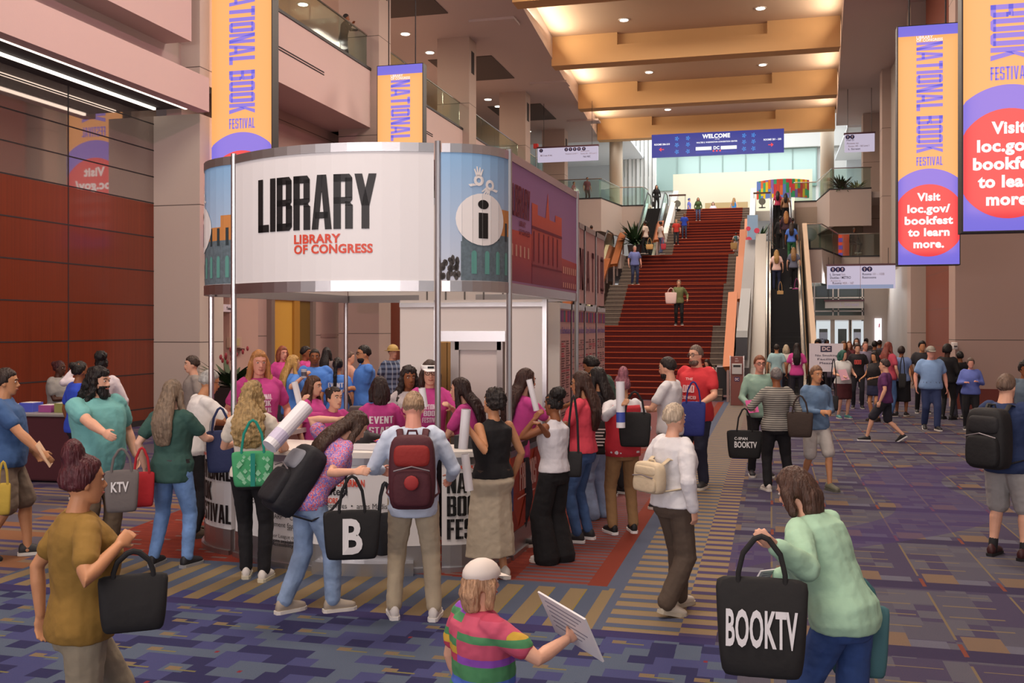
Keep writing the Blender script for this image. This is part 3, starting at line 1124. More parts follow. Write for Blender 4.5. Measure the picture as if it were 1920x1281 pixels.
for k, (pa, pb) in enumerate(((1510, 1526), (1530, 1557), (1565, 1593), (1595, 1619))):
    xa, xb = UY(pa, 600, EY).x, UY(pb, 600, EY).x
    r = struct(obj('door_%d' % (k + 4), MB().box(xa, xb, EY, EY + 0.08, 0, 2.5), day))
    obj('door_glass', MB().box(xa + (xb - xa) * .22, xb - (xb - xa) * .2, EY - 0.03, EY, 0.3, 2.15), dk, r)
    obj('door_stile', MB().box(xa - 0.09, xa, EY - 0.05, EY + 0.1, 0, 2.55).box(xb, xb + 0.09, EY - 0.05, EY + 0.1, 0, 2.55), ent, r)
    if k in (1, 3):
        mb = MB()
        sf = Surf([(xa, EY - 0.04), (xb, EY - 0.04)])
        sf.rect(mb, (xb - xa) * .24, (xb - xa) * .78, 0.5, 2.0, 0.01)
        flat('door_poster', mb, M('pale poster', 'c3cfe4', 0.6), r)
        mb = MB()
        sf.text(mb, text2d('SDNEIRF' if k == 3 else 'SDN', 0.02), (xb - xa) * .28, 1.55, 0.16, (xb - xa) * .44, 0.015)
        flat('lettering', mb, M('ink navy', '2b2f4a', 0.6), r)
struct(obj('wall_entrance', MB().box(b.x, 5.3, EY - 0.1, EY + 0.2, 0, 4.6), MATS['grey cast stone']))
struct(obj('wall_entrance_side', MB().box(5.0, 5.3, 39.6, 48, 0, 4.6), MATS['grey cast stone']))
for k in range(6):
    y = 8.8 + 8.65 * k
    xl, xr = -7.3 - max(0, y + 3 - 6) * 0.0545, 0.9 + max(0, y + 3 - 4) * 0.048
    light('cove_lamp', 'AREA', (xl + .12, y + 4.0, 14.25), (0, radians(-125), 0), 200, (1.0, .82, .60), .25, 6.5)
    light('cove_lamp', 'AREA', (xr - .12, y + 4.0, 14.25), (0, radians(125), 0), 135, (1.0, .83, .64), .25, 6.5)
for y in (24.7, 34.3, 43.9):
    light('balcony_lamp', 'AREA', (-16, y, 13.9), (0, 0, 0), 260, (1.0, .80, .58), 2.0, 2.0)
light('entrance_daylight', 'AREA', (2.9, EY - 1.0, 4.2), (radians(-60), 0, 0), 120, (0.95, 0.97, 1.0), 3, 1)
# ================================================================ information booth
def arc(P, Q, sag, n=10):
    P, Q = Vector(P), Vector(Q)
    d = (Q - P)
    nn = Vector((d.y, -d.x)).normalized()
    return [tuple(P + d * (k / n) + nn * sag * (1 - (2 * k / n - 1) ** 2)) for k in range(n + 1)]


PA, PB, PC, PD, PE, PF = (-4.97, 8.55), (-2.87, 8.42), (-2.36, 8.98), (-5.62, 9.22), (-2.28, 11.9), (-5.35, 12.0)
s_front = Surf(arc(PA, PB, 0.30, 14))
s_cornr = Surf(arc(PB, PC, 0.13, 8))
s_cornl = Surf(arc(PD, PA, 0.15, 8))
s_side = Surf([PC, PE])
s_back = Surf([PF, PE])
s_lside = Surf([PF, PD])
white_panel = M('white booth panel', 'e4e4e4', 0.45)
white_wall2 = M('white booth wall', 'dedbd7', 0.55)
ink = M('black print', '121214', 0.5)
ink_red = M('vermilion print', 'd84c34', 0.5)
ink_grey = M('charcoal print', '2e2e33', 0.6)


CT = 1.07


def zc(py, t):
    return EYE + (HY - py) / F * t


def panel(name, s, label, z0=2.55, z1=3.79, mat=None, cat='sign panel', strips=True):
    o0 = s.at(s.len / 2, 0)
    mb = MB()
    e = 0.035
    s.wall(mb, z0, z1, 0.04, e, s.len - e)
    r = obj(name, mb, mat or white_panel)
    tag(r, label, cat)
    if strips:
        for (a, b) in ((z1 - 0.05, z1 + 0.03), (z0 - 0.05, z0 + 0.045)):
            mb = MB()
            s.wall(mb, a, b, 0.06, e, s.len - e, off=0.012)
            obj('aluminium_rail', mb, alu, r)
    return r


def px_text(s, mb, t2, px0, px1, py, h_px, off=0.006, z=None):
    u0, t0 = s.hit(px0)
    u1, t1 = s.hit(px1)
    zz = zc(py, (t0 + t1) / 2)
    s.text(mb, t2, u0, zz, h_px / F * (t0 + t1) / 2, u1 - u0, off)


# front panel
r = panel('sign_panel', s_front, 'large curved white sign reading LIBRARY over the booth front')
mb = MB()
px_text(s_front, mb, block2d('LIBRARY', 0.035), 485, 706, 433, 101)
flat('lettering', mb, ink, r)
mb = MB()
px_text(s_front, mb, text2d('LIBRARY', 0.035), 552, 639, 456, 16)
px_text(s_front, mb, text2d('OF CONGRESS', 0.035), 552, 699, 475, 16)
flat('lettering', mb, ink_red, r)


def gradient_z(name, z0, z1, c0, c1, rough=0.5):
    m, b = newmat(name, rough)
    x, y, z = pos_xyz()
    f = (z - z0) / (z1 - z0)
    f = NV.m('MINIMUM', NV.m('MAXIMUM', f, 0.0), 1.0)
    NV.nt.links.new(mixc(f, c0, c1).k, b.inputs['Base Color'])
    return m


print_sky = gradient_z('printed morning sky', 2.6, 3.75, 'c3cbd8', '86b4dc')
print_gold = M('printed sunlit stone', 'c8874a', 0.6)
print_grey = M('printed grey stone', '5f7078', 0.6, var=0.2, vscale=30)
print_dark = M('printed dark window', '2b3b40', 0.5)
print_teal = M('printed teal window', '5d9a90', 0.5)
print_tree = M('printed trees', '4a4644', 0.8, var=0.5, vscale=25)
print_white = M('printed white', 'e9e7e4', 0.5)


def corner_print(s, r, u_i, bx):
    """blue sky print with the white information disc, signing hands and the stone house; u_i = centre of the disc"""
    L = s.len
    mb = MB()
    s.rect(mb, 0, L, 2.6, 3.74, 0.003)
    flat('sky_print', mb, print_sky, r)
    mb = MB()
    s.rect(mb, bx, L, 2.6, 2.95, 0.006)
    s.rect(mb, bx + 0.01, L, 2.95, 3.02, 0.006)
    flat('stone_house_print', mb, print_grey, r)
    mb = MB()
    s.rect(mb, bx + (L - bx) * .12, L, 3.02, 3.15, 0.006)
    s.rect(mb, bx + (L - bx) * .70, L, 3.1, 3.26, 0.007)
    flat('sunlit_stone_print', mb, print_gold, r)
    mb, m2 = MB(), MB()
    for k in range(4):
        u = bx + (L - bx) * (0.16 + 0.22 * k)
        s.rect(mb, u, u + 0.05, 2.66, 2.84, 0.009)
        s.disc(mb, u + 0.025, 2.84, 0.025, 0.03, 0.009, 10, 0, pi)
        s.rect(m2, u + 0.005, u + 0.045, 2.97, 3.14, 0.009)
    flat('window_print', mb, print_teal, r)
    flat('window_print', m2, print_dark, r)
    mb = MB()
    random.seed(4)
    for k in range(26):
        u, z = random.uniform(0.01, max(0.05, bx - 0.02)), random.uniform(2.62, 2.80)
        s.disc(mb, u, z, 0.02, random.uniform(.02, .05), 0.0075, 7)
    flat('tree_print', mb, print_tree, r)
    mb = MB()
    s.disc(mb, u_i, 3.15, L * 0.32, 0.235, 0.012)
    flat('info_disc', mb, print_white, r)
    mb = MB()
    w = L * 0.06
    s.rect(mb, u_i - w, u_i + w, 2.98, 3.21, 0.016)
    s.disc(mb, u_i, 3.285, w * 1.15, 0.042, 0.016, 16)
    flat('lettering', mb, ink, r)
    # two signing hands
    mb = MB()
    for (cu, cz, sgn) in ((u_i - 0.045, 3.50, 1), (u_i + 0.075, 3.465, -1)):
        for k in range(12):
            a, b = 2 * pi * k / 12, 2 * pi * (k + 1) / 12
            s.poly(mb, [(cu + q * cos(w_), cz + q * sin(w_)) for w_, q in ((a, .022), (b, .022), (b, .05), (a, .05))], 0.01)
        s.poly(mb, [(cu - sgn * .05, cz - .03), (cu - sgn * .02, cz - .045), (cu - sgn * .08, cz - .06), (cu - sgn * .10, cz - .04)], 0.01)
        for k in range(4):
            an = (pi * .38 + k * 0.26) if sgn > 0 else (pi * 1.2 + k * 0.26)
            q = Vector((cos(an), sin(an)))
            pq = Vector((-q.y, q.x)) * 0.010
            a, b = Vector((cu, cz)) + q * .04, Vector((cu, cz)) + q * (.11 + .008 * (k % 3))
            s.poly(mb, [tuple(a + pq), tuple(a - pq), tuple(b - pq * .6), tuple(b + pq * .6)], 0.01)
    flat('signing_hands', mb, print_white, r)


r = panel('sign_panel', s_cornr, 'curved blue corner sign with a white i disc beside the pink side sign')
corner_print(s_cornr, r, s_cornr.hit(905)[0], s_cornr.hit(864)[0])
r = panel('sign_panel', s_cornl, 'curved blue corner sign with a cut-off i disc beside the pier')
corner_print(s_cornl, r, s_cornl.len * 0.34, s_cornl.len * 0.40)

# side panel with the evening print
pr_sky = gradient_z('printed violet dusk sky', 2.6, 3.75, 'b07fa8', '9c74a8')
pr_or = gradient_z('printed red lit palace', 2.65, 3.2, '8a2f48', 'd8583c')
pr_rd = gradient_z('printed red lit tower', 2.65, 3.45, '822b46', 'e0603f')
pr_win = M('printed pale windows', 'd8a08c', 0.6)
pr_dk = M('printed maroon shade', '7a2438', 0.6)
r = panel('sign_panel', s_side, 'violet and red side sign with a palace facade print', mat=M('pink aluminium edge', 'c07a80', 0.4))
L = s_side.len


def sp(px, py):
    u, t = s_side.hit(px)
    return u, zc(py, t)


mb = MB()
s_side.rect(mb, 0.01, L - 0.02, 2.6, 3.74, 0.003)
flat('sky_print', mb, pr_sky, r)
mb = MB()
u0, u1 = sp(957, 0)[0], sp(1078, 0)[0]
s_side.poly(mb, [(0.02, 2.62), (sp(996, 0)[0], 2.62), (sp(996, 0)[0], 3.12), (0.02, 3.10)], 0.006)
flat('palace_wing_print', mb, pr_or, r)
mb = MB()
s_side.poly(mb, [(sp(1050, 0)[0], 2.62), (L - 0.03, 2.62), (L - 0.03, 2.95), (sp(1050, 0)[0], 2.97)], 0.006)
flat('palace_wing_print', mb, pr_or, r)
mb = MB()
ua, ub, uc, ud = sp(996, 0)[0], sp(1007, 0)[0], sp(1040, 0)[0], sp(1052, 0)[0]
s_side.rect(mb, ua, ud, 2.62, 3.34, 0.008)
s_side.rect(mb, ua, ub, 3.34, 3.44, 0.008)
s_side.rect(mb, uc, ud, 3.34, 3.42, 0.008)
um = (ub + uc) / 2
s_side.poly(mb, [(um - 0.05, 3.34), (um + 0.12, 3.34), (um + 0.05, 3.62)], 0.007)
flat('palace_tower_print', mb, pr_rd, r)
mb, m2 = MB(), MB()
for k in range(5):
    u = 0.04 + k * (ua - 0.06) / 5
    s_side.rect(mb, u, u + (ua) / 14, 2.86, 2.97, 0.009)
for k in range(7):
    u = ud + 0.06 + k * (L - ud - 0.1) / 7
    s_side.rect(mb, u, u + 0.06, 2.80, 2.88, 0.009)
    s_side.rect(mb, u, u + 0.05, 2.64, 2.70, 0.009)
for k in range(6):
    u = ua + 0.05 + k * (ud - ua - 0.08) / 6
    s_side.rect(m2, u, u + 0.04, 2.85, 3.16, 0.011)
s_side.rect(m2, ua, ud, 3.18, 3.21, 0.011)
s_side.rect(m2, ua, ud, 2.80, 2.82, 0.011)
flat('palace_window_print', mb, pr_win, r)
flat('palace_column_print', m2, pr_dk, r)
mb = MB()
ul, ur = sp(958, 0)[0], sp(991, 0)[0]
s_side.text(mb, block2d('LIBRARY', 0.035), ul + .02, 3.24, 0.30, ur - ul, 0.012)
s_side.text(mb, text2d('LIBRARY', 0.03), ul + (ur - ul) * .4, 3.16, 0.05, (ur - ul) * .38, 0.012)
s_side.text(mb, text2d('OF CONGRESS', 0.03), ul + (ur - ul) * .4, 3.08, 0.05, (ur - ul) * .62, 0.012)
flat('lettering', mb, pr_dk, r)
# back and far side of the canopy ring seen from inside
r = panel('sign_panel', s_back, 'plain pale back of the canopy ring at the far side of the booth', mat=white_wall2)
r = panel('sign_panel', s_lside, 'plain pale panel of the canopy ring facing the wood wall', mat=white_wall2)

# poles
for k, (p, z0, w) in enumerate(((PA, 1.05, 'front left corner'), (PB, 1.05, 'LIBRARY and blue corner signs'), (PC, 1.05, 'blue corner and pink side signs'), (PE, 0, 'far end of the pink side sign'), (PF, 0, 'far back by the event staff'), (PD, 1.05, 'back edge of the cut-off blue sign'))):
    mb = MB()
    mb.cyl(p, 0.028, CT if z0 else 0, 3.84, 8)
    o = obj('booth_post', mb, alu)
    tag(o, ('aluminium booth post rising from the counter between the cut-off blue sign and LIBRARY', 'aluminium booth post where the LIBRARY sign meets the blue corner sign', 'aluminium booth post where the blue corner meets the pink side sign', 'aluminium booth post at the far end of the pink side sign', 'thin aluminium post at the far corner of the booth by the staff in blue', 'aluminium booth post at the back edge of the cut-off blue sign')[k], 'post', 'booth posts')

# counter


def counter(name, s, label, front_mat, e=0.035):
    mb = MB()
    s.wall(mb, 0.03, 0.98, 0.06, e, s.len - e)
    r = obj(name, mb, front_mat)
    tag(r, label, 'counter')
    mb = MB()
    s.wall(mb, 0.0, 0.045, 0.10, e, s.len - e, off=0.035)
    obj('foot_rail', mb, alu, r)
    mb = MB()
    s.wall(mb, 0.045, 0.24, 0.05, e, s.len - e, off=0.008)
    obj('kick_plate', mb, alu, r)
    mb = MB()
    s.wall(mb, 0.955, 1.02, 0.05, e, s.len - e, off=0.010)
    obj('top_rail', mb, alu, r)
    return r


r = counter('counter', s_front, 'curved white reception counter with the sponsor lettering', white_panel)
mb, m2 = MB(), MB()


def fit(px, py, h, s_, mbx, bold=0.0, px1=None):
    u0, t0 = s_front.hit(px)
    w = None
    if px1:
        w = s_front.hit(px1)[0] - u0
    s_front.text(mbx, text2d(s_, bold), u0, zc(py, t0), h / F * t0, w, 0.010 if bold else 0.011)


fit(613, 911, 13, 'CO-CHAIRMAN', m2, 0.03, 684)
fit(600, 927, 15, 'enstein', mb, 0.02, 652)
fit(590, 942, 10, 'SPONSORS', m2, 0.03, 634)
fit(470, 942, 11, 'itute of M', mb, 0.0, 540)
fit(596, 951, 10, 'ary Services  \u2022  ames Madis', mb, 0.0, 726)
fit(590, 966, 9, 'NS', m2, 0.03, 606)
fit(510, 971, 9, 'AARP  \u2022  CoS', mb, 0.0, 560)
fit(495, 983, 9, 'ndowment for the', mb, 0.0, 570)
fit(540, 994, 8, 'an', mb, 0.0, 552)
fit(493, 1003, 7, 'the Junior League of Was', mb, 0.0, 572)
fit(490, 1011, 7, 'mmodations available here', mb, 0.0, 574)
fit(512, 1022, 7, 'Accessibility ser', mb, 0.0, 564)
fit(702, 1003, 7, 'cor', mb, 0.0, 716)
fit(702, 1015, 7, 'our sp', mb, 0.0, 728)
flat('lettering', mb, ink_grey, r)
flat('lettering', m2, ink_red, r)
mb = MB()
s_front.wall(mb, 0.0, 0.11, 0.35, u0=s_front.hit(596)[0], u1=s_front.hit(775)[0], off=0.12)
obj('plinth', mb, alu, r)


def festival(s, px0, px1, tops, cut=None):
    """the stacked words; placed as in the photograph"""


for s, lab, a, b in ((s_cornl, 'rounded white counter end with three stacked black words beside the man in the white polo', 0.28, 0.97),
                     (s_cornr, 'rounded white counter end with three stacked black words near the woman in the cream skirt', 0.10, 0.9)):
    r = counter('counter', s, lab, white_panel)
    mb, m2 = MB(), MB()
    w = (b - a) * s.len
    for k, wd in enumerate(('NATIONAL', 'BOOK', 'FESTIVAL')):
        s.text(mb, block2d(wd, 0.04), a * s.len, 0.70 - k * 0.205, 0.18, w if k != 1 else w * .56, 0.010)
    s.text(m2, text2d('LIBRARY', 0.03), a * s.len, 0.925 - 0.01, 0.03, w * .45, 0.010)
    flat('lettering', mb, ink, r)
    flat('lettering', m2, ink_red, r)

# orange side counter
s_cs = Surf([PC, (-2.32, 11.2)])
fr_or = M('orange facet print', 'b9482b', 0.5)
r = counter('counter', s_cs, 'orange side counter with the word FRIENDS and a dark top', fr_or)
mb = MB()
random.seed(11)
for k in range(14):
    u, z = (k % 7) * s_cs.len / 7, 0.26 + (k // 7) * 0.34
    a = s_cs.len / 7
    s_cs.poly(mb, [(u, z), (u + a, z), (u + a * (k % 2), z + .34)], 0.009)
flat('facet_print', mb, M('deep orange facet print', 'a33a24', 0.5), r)
mb = MB()
s_cs.text(mb, block2d('FRIENDS', 0.05), s_cs.hit(972)[0], 0.60, 0.26, s_cs.hit(1003)[0] - s_cs.hit(972)[0], 0.014)
s_cs.rect(mb, s_cs.hit(968)[0], s_cs.hit(1000)[0], 0.53, 0.545, 0.014)
flat('lettering', mb, M('pale pink print', 'e3b8ae', 0.5), r)
mb = MB()
s_cs.poly(mb, [(0.03, 0.45), (0.10, 0.45), (0.10, 0.75), (0.06, 0.85), (0.03, 0.75)], 0.014)
flat('emblem', mb, M('blue emblem print', '3a4f8c', 0.5), r)
s_cl = Surf([(-5.55, 11.3), PD])
r = counter('counter', s_cl, 'white counter run on the wood-wall side of the booth', white_panel)

# one continuous worktop, dark along the orange side
outer = [s_cl.at(0, 0, .02), s_cl.at(s_cl.len, 0, .02)] + [s_cornl.at(l, 0, .02) for l in s_cornl.L[1:-1]] + [s_front.at(l, 0, .02) for l in s_front.L] + [s_cornr.at(l, 0, .02) for l in s_cornr.L[1:-1]]
poly = [(p.x, p.y) for p in outer] + [(-2.9, 9.0), (-3.2, 8.95), (-4.65, 9.0), (-5.0, 9.35), (-4.98, 11.3)]
r = obj('worktop', MB().prism(poly, 1.02, CT), M('white worktop', 'e6e2dc', 0.35))
tag(r, 'white worktop running round the booth counter', 'worktop')
r = obj('worktop', MB().prism([(-2.9, 9.02), (-2.34, 9.0), (-2.29, 11.2), (-2.88, 11.2)], 1.02, CT), M('dark worktop', '2b2a2c', 0.4))
tag(r, 'dark worktop over the orange FRIENDS counter', 'worktop')

# white store room inside the booth
def wallp(name, x0, x1, y0, y1, z0, z1, label, mat=white_wall2):
    o = obj(name, MB().box(x0, x1, y0, y1, z0, z1), mat)
    tag(o, label, 'partition')
    return o


SY = 11.0
xa, xb, xc, xd, xe = UY(750, 600, SY).x, UY(818, 600, SY).x, UY(948, 600, SY).x, UY(1021, 600, SY).x, UY(1021, 600, SY).x
wallp('partition', xa, xb, SY, SY + 0.05, 0, 2.50, 'white store room wall panel behind the woman in the visor')
wallp('partition', xb, xc, SY, SY + 0.05, 2.14, 2.50, 'white panel above the open store room doorway')
wallp('partition', xc, xd, SY, SY + 0.05, 0, 2.50, 'white store room wall panel beside the schedule boards')
o = obj('partition_header', MB().box(xa, xd, SY - 0.02, SY + 0.06, 2.42, 2.47).box(xb, xc, SY - 0.02, SY + 0.06, 2.02, 2.14), alu)
tag(o, 'aluminium head rails across the white store room front', 'frame')
o = obj('partition_post', MB().box(xb - 0.02, xb + 0.02, SY - 0.03, SY + 0.05, 0, 2.5), alu)
tag(o, 'thin aluminium upright at the hinge side of the store room doorway', 'post')
o = obj('partition_post', MB().box(xd - 0.02, xd + 0.03, SY - 0.03, SY + 0.05, 0, 2.5), alu)
tag(o, 'aluminium upright between the store room and the sponsor board', 'post')
wallp('partition', xa, xa + 0.05, SY + 0.05, 12.4, 0, 2.5, 'white side wall of the store room facing the staff in blue')
wallp('partition', xa, xd - .12, 12.4, 12.45, 0, 2.5, 'white rear wall of the store room behind the cardboard boxes')
# door leaf standing open
da, db = UY(858, 640, SY + 0.15).x, UY(944, 640, SY + 0.15).x
r = obj('store_room_door', MB().box(da, db, SY + 0.08, SY + 0.12, 0, 2.0), M('door face', 'd2cac6', 0.5))
tag(r, 'pale store room door in a grey metal frame', 'door')
fm = M('grey door frame', '8f8884', 0.35, 0.6)
obj('frame', MB().box(da - 0.05, da + 0.05, SY + 0.04, SY + 0.14, 0, 2.02).box(db - 0.05, db + 0.02, SY + 0.04, SY + 0.14, 0, 2.02).box(da, db, SY + 0.04, SY + 0.14, 1.92, 2.02), fm, r)
card = M('brown cardboard', 'b08a58', 0.8)
for k, (px, z, w, h) in enumerate(((824, 1.38, .32, .62), (858, 1.38, .2, .62), (824, 0.78, .32, .6), (858, .78, .2, .6), (838, 0.2, .4, .58))):
    q = UY(px, 600, 11.9)
    r = obj('cardboard_box', MB().box(q.x - w / 2, q.x + w / 2, 11.75, 12.15, z, z + h), card, bevel=0.006)
    tag(r, ('tall brown carton on top of the stack behind the visor woman', 'narrow brown carton on top beside the grey door frame', 'brown carton in the middle of the store room stack', 'narrow brown carton in the middle beside the door frame', 'brown carton at the bottom of the store room stack')[k], 'box', 'cartons in the store room')
    obj('tape', MB().box(q.x - 0.03, q.x + 0.03, 11.745, 12.155, z + h * .6, z + h + .002), M('packing tape', 'c9ab7c', 0.4), r)
o = obj('storage_pallet', MB().box(UY(838, 600, 11.9).x - .35, UY(838, 600, 11.9).x + .35, 11.7, 12.2, 0, 0.2), M('grey plastic', '5a5a5c', 0.6))
tag(o, 'low grey stand under the cartons in the store room', 'stand')

# upper pale panels with seams behind the canopy, over the store room
mb = MB()
s_up = Surf([(xa - 0.1, 11.93), (xd - 0.1, 11.93)])
s_up.wall(mb, 2.5, 3.1, 0.05)
r = obj('partition_upper', mb, white_wall2)
tag(r, 'row of pale upper panels with thin seams above the store room', 'partition')
mb = MB()
for k in range(7):
    u = 0.1 + k * s_up.len / 7
    s_up.wall(mb, 2.5, 3.1, 0.03, u, u + 0.018, 0.01)
obj('seam', mb, M('seam grey', '6d6a68', 0.5), r)

# schedule boards running back beside the stairs
pk = M('pink lit board', 'c9a09c', 0.55)
SBX = -2.78
bd = [(1022, 1040, 'narrow pink sponsor board with a red quotation mark'), (1041, 1070, 'pink stage schedule board next to the sponsor board'), (1071, 1082, 'pink stage schedule board partly behind the aluminium post'), (1083, 1095, 'pink schedule board under the letter N'), (1096, 1117, 'pink stage schedule board under the letters A and T'), (1118, 1134, 'pink signing schedule board under the letters I and O')]
pr_purple = M('violet print', '6a5aa8', 0.6)
pr_crim = M('crimson print', 'b8364e', 0.6)
pr_brown = M('brown print', '6d4a4c', 0.7)
for k, (pa, pb, lab) in enumerate(bd):
    ya, yb = UX(pa, 600, SBX).y, UX(pb, 600, SBX).y
    s = Surf([(SBX, ya + 0.01), (SBX, yb - 0.01)])
    mb = MB()
    s.wall(mb, 0.05, 2.48, 0.04)
    r = obj('schedule_board', mb, pk)
    tag(r, lab, 'board', 'boards beside the booth')
    mb = MB()
    s.wall(mb, 0, 2.52, 0.06, 0.0, 0.03, 0.012)
    s.wall(mb, 2.44, 2.52, 0.06, off=0.012)
    obj('board_frame', mb, alu, r)
    L = s.len
    cols = {}
    if k:
        for i in range(8):
            mbx = cols.setdefault(('8a3a78', '4a6a70', 'b8484a', '6a3a7a')[(i + k) % 4], MB())
            s.rect(mbx, .04 + (L - .05) * i / 8, .04 + (L - .05) * (i + 1) / 8, 2.26, 2.42, 0.005)
        for c, mbx in cols.items():
            flat('colour_band', mbx, M('band print ' + c, c, 0.6), r)
        mb = MB()
        s.text(mb, text2d('Stage Schedules' if k < 5 else 'Signing Schedule', 0.02), 0.06, 2.10, 0.09, L - 0.1, 0.006)
        flat('lettering', mb, pr_purple, r)
    else:
        mb = MB()
        for q in (0.3, 0.55):
            s.disc(mb, L * q, 2.10, L * .1, 0.07, 0.006, 14)
            s.poly(mb, [(L * (q - .1), 2.1), (L * q, 2.05), (L * (q + .12), 2.28), (L * (q + .03), 2.28)], 0.006)
        flat('quotation_mark', mb, pr_crim, r)
        mb = MB()
        s.text(mb, text2d('Festival', 0.02), 0.06, 1.83, 0.08, L * .8, 0.006)
        s.text(mb, text2d('Sponsors', 0.02), 0.06, 1.64, 0.08, L * .85, 0.006)
        flat('lettering', mb, pr_purple, r)
    random.seed(k)
    mb, m2 = MB(), MB()
    z = 1.98 if k else 1.4
    while z > 0.4:
        for c in range(3 if k else 1):
            if k and c == 0 and random.random() < .4:
                continue
            u = (0.06 + (L - 0.08) * c / 3) if k else L * .15
            w = (L / 3 - .06) * random.uniform(.5, 1) if k else L * random.uniform(.4, .7)
            s.rect(mb if random.random() < .8 else m2, u, u + w, z, z + 0.018, 0.006)
        z -= 0.034 if random.random() < .8 else 0.09
    flat('printed_line', mb, pr_brown, r)
    flat('printed_line', m2, pr_crim, r)
# NATIONAL header boards
for k, (pa, pb, ch) in enumerate(((1084, 1095, 'N'), (1096, 1116, 'AT'), (1117, 1133, 'IO'))):
    ya, yb = UX(pa, 500, SBX + .03).y, UX(pb, 500, SBX + .03).y
    s = Surf([(SBX + .03, ya), (SBX + .03, yb - 0.02)])
    mb = MB()
    s.wall(mb, 2.55, 3.7, 0.04)
    r = obj('header_board', mb, pk)
    tag(r, 'pink header board carrying the maroon letter%s %s' % ('s' if len(ch) > 1 else '', ' and '.join(ch)), 'board', 'header boards of the schedule wall')
    mb = MB()
    s.wall(mb, 2.5, 3.74, 0.06, 0, 0.04, 0.012)
    s.wall(mb, 3.66, 3.74, 0.06, off=0.012)
    obj('board_frame', mb, alu, r)
    mb = MB()
    s.text(mb, block2d(ch, 0.3), s.len * .16, 2.75, 0.62, s.len * .72, 0.006)
    flat('lettering', mb, M('maroon print', '6e2a34', 0.6), r)
# ================================================================ LED screens
def em(name, c, s=1.0):
    return M('led ' + name, c, emit=s)


def led(px0, px1, pyt, pyb, Y, label, bottom_text=True, zt=None, zb=None, textw=None):
    a, b = UY(px0, 600, Y), UY(px1, 600, Y)
    t = (U(px0, HY, 1) - Vector((0, 0, EYE))).y
    tm = Y / (CA + ((px0 + px1) / 2 - CX) / F * SA)
    z1 = EYE + (HY - pyt) / F * tm if zt is None else zt
    z0 = EYE + (HY - pyb) / F * tm if zb is None else zb
    W, H = b.x - a.x, z1 - z0
    r = obj('led_screen', MB().box(a.x - .02, b.x + .02, Y, Y + 0.3, z0 - .02, z1 + .02), black)
    tag(r, label, 'screen', 'tall festival screens')
    s = Surf([(a.x, Y), (b.x, Y)])
    mb = MB()
    s.rect(mb, 0, W, z0, z1, 0.004)
    flat('display', mb, em('orange', 'ffb163', 0.95), r)
    mb = MB()
    s.rect(mb, 0, W, z1 - H * .043, z1, 0.008)
    V = H / 3.97
    cy, R = z0 + V * 0.73, W * 0.80
    pts = [(W / 2 + R * cos(k * pi / 40), cy + V * .86 * sin(k * pi / 40)) for k in range(41)]
    pts = [(min(W, max(0, u)), z) for u, z in pts]
    s.poly(mb, [(0, z0), (W, z0)] + pts, 0.008)
    tx0 = W * .30
    s.text(mb, block2d('NATIONAL BOOK', 0.05), tx0, z1 - V * .28, W * .43, V * 1.84, 0.012, rot=True)
    flat('violet_print', mb, em('violet', '7a70e6', 0.9), r)
    mb = MB()
    s.text(mb, block2d('FESTIVAL', 0.06), tx0, z1 - V * 2.33, V * .145, W * .43, 0.012)
    flat('lettering', mb, em('violet', '7a70e6', 0.9), r)
    mb = MB()
    pts = [(W / 2 + W * .6 * cos(2 * pi * k / 56), cy + V * .6 * sin(2 * pi * k / 56)) for k in range(56)]
    s.poly(mb, [(min(W, max(0, u)), z) for u, z in pts], 0.012)
    flat('red_disc', mb, em('red', 'f2303c', 0.95), r)
    mb = MB()
    for k, (tx, w) in enumerate((('Visit', .38), ('loc.gov/', .70), ('bookfest', .79), ('to learn', .68), ('more.', .50))):
        s.text(mb, text2d(tx, 0.045), W / 2 - W * w / 2, cy + V * (.33 - k * .195), V * .125, W * w, 0.016)
    s.text(mb, text2d('LIBRARY', 0.03), tx0, z1 - V * .22, V * .045, W * .27, 0.012)
    s.text(mb, text2d('OF CONGRESS', 0.03), tx0, z1 - V * .27, V * .045, W * .43, 0.012)
    flat('lettering', mb, em('white', 'fff4f4', 1.0), r)
    for k in (0.2, 0.8):
        obj('hanger_rod', MB().cyl((a.x + W * k, Y + .18), .018, z1, 14.0, 8), dark, r)
    light('screen_glow', 'AREA', ((a.x + b.x) / 2, Y - 0.12, (z0 + z1) / 2), (radians(90), 0, 0), 55, (1.0, 0.50, 0.36), W * .9, H * .9).data.shape = 'RECTANGLE'
    return r


led(397, 509, -67, 458, 20.4, 'tall orange LED screen hanging beside the broad pier behind the LIBRARY sign')
led(708, 792, 122, 519, 26.7, 'tall orange LED screen rising behind the LIBRARY sign beside the second balcony')
led(1684, 1799, 47, 496, 22.9, 'tall orange LED screen shown complete down to its red disc, above the wayfinding sign')
led(1806, 1978, -252, 432, 15.3, 'biggest LED screen, cut off by the picture edge')

# ================================================================ hanging signs
lil = M('pale lilac sign face', 'd9cbe0', 0.5, emit=0.0)
lilg = M('lit lilac sign', 'dccfe6', emit=0.72)
sg_ink = M('sign ink', '3a3550', 0.6)
sg_grey = M('sign grey ink', 'a79fb4', 0.6)
navy = M('sign navy', '20225e', 0.5)


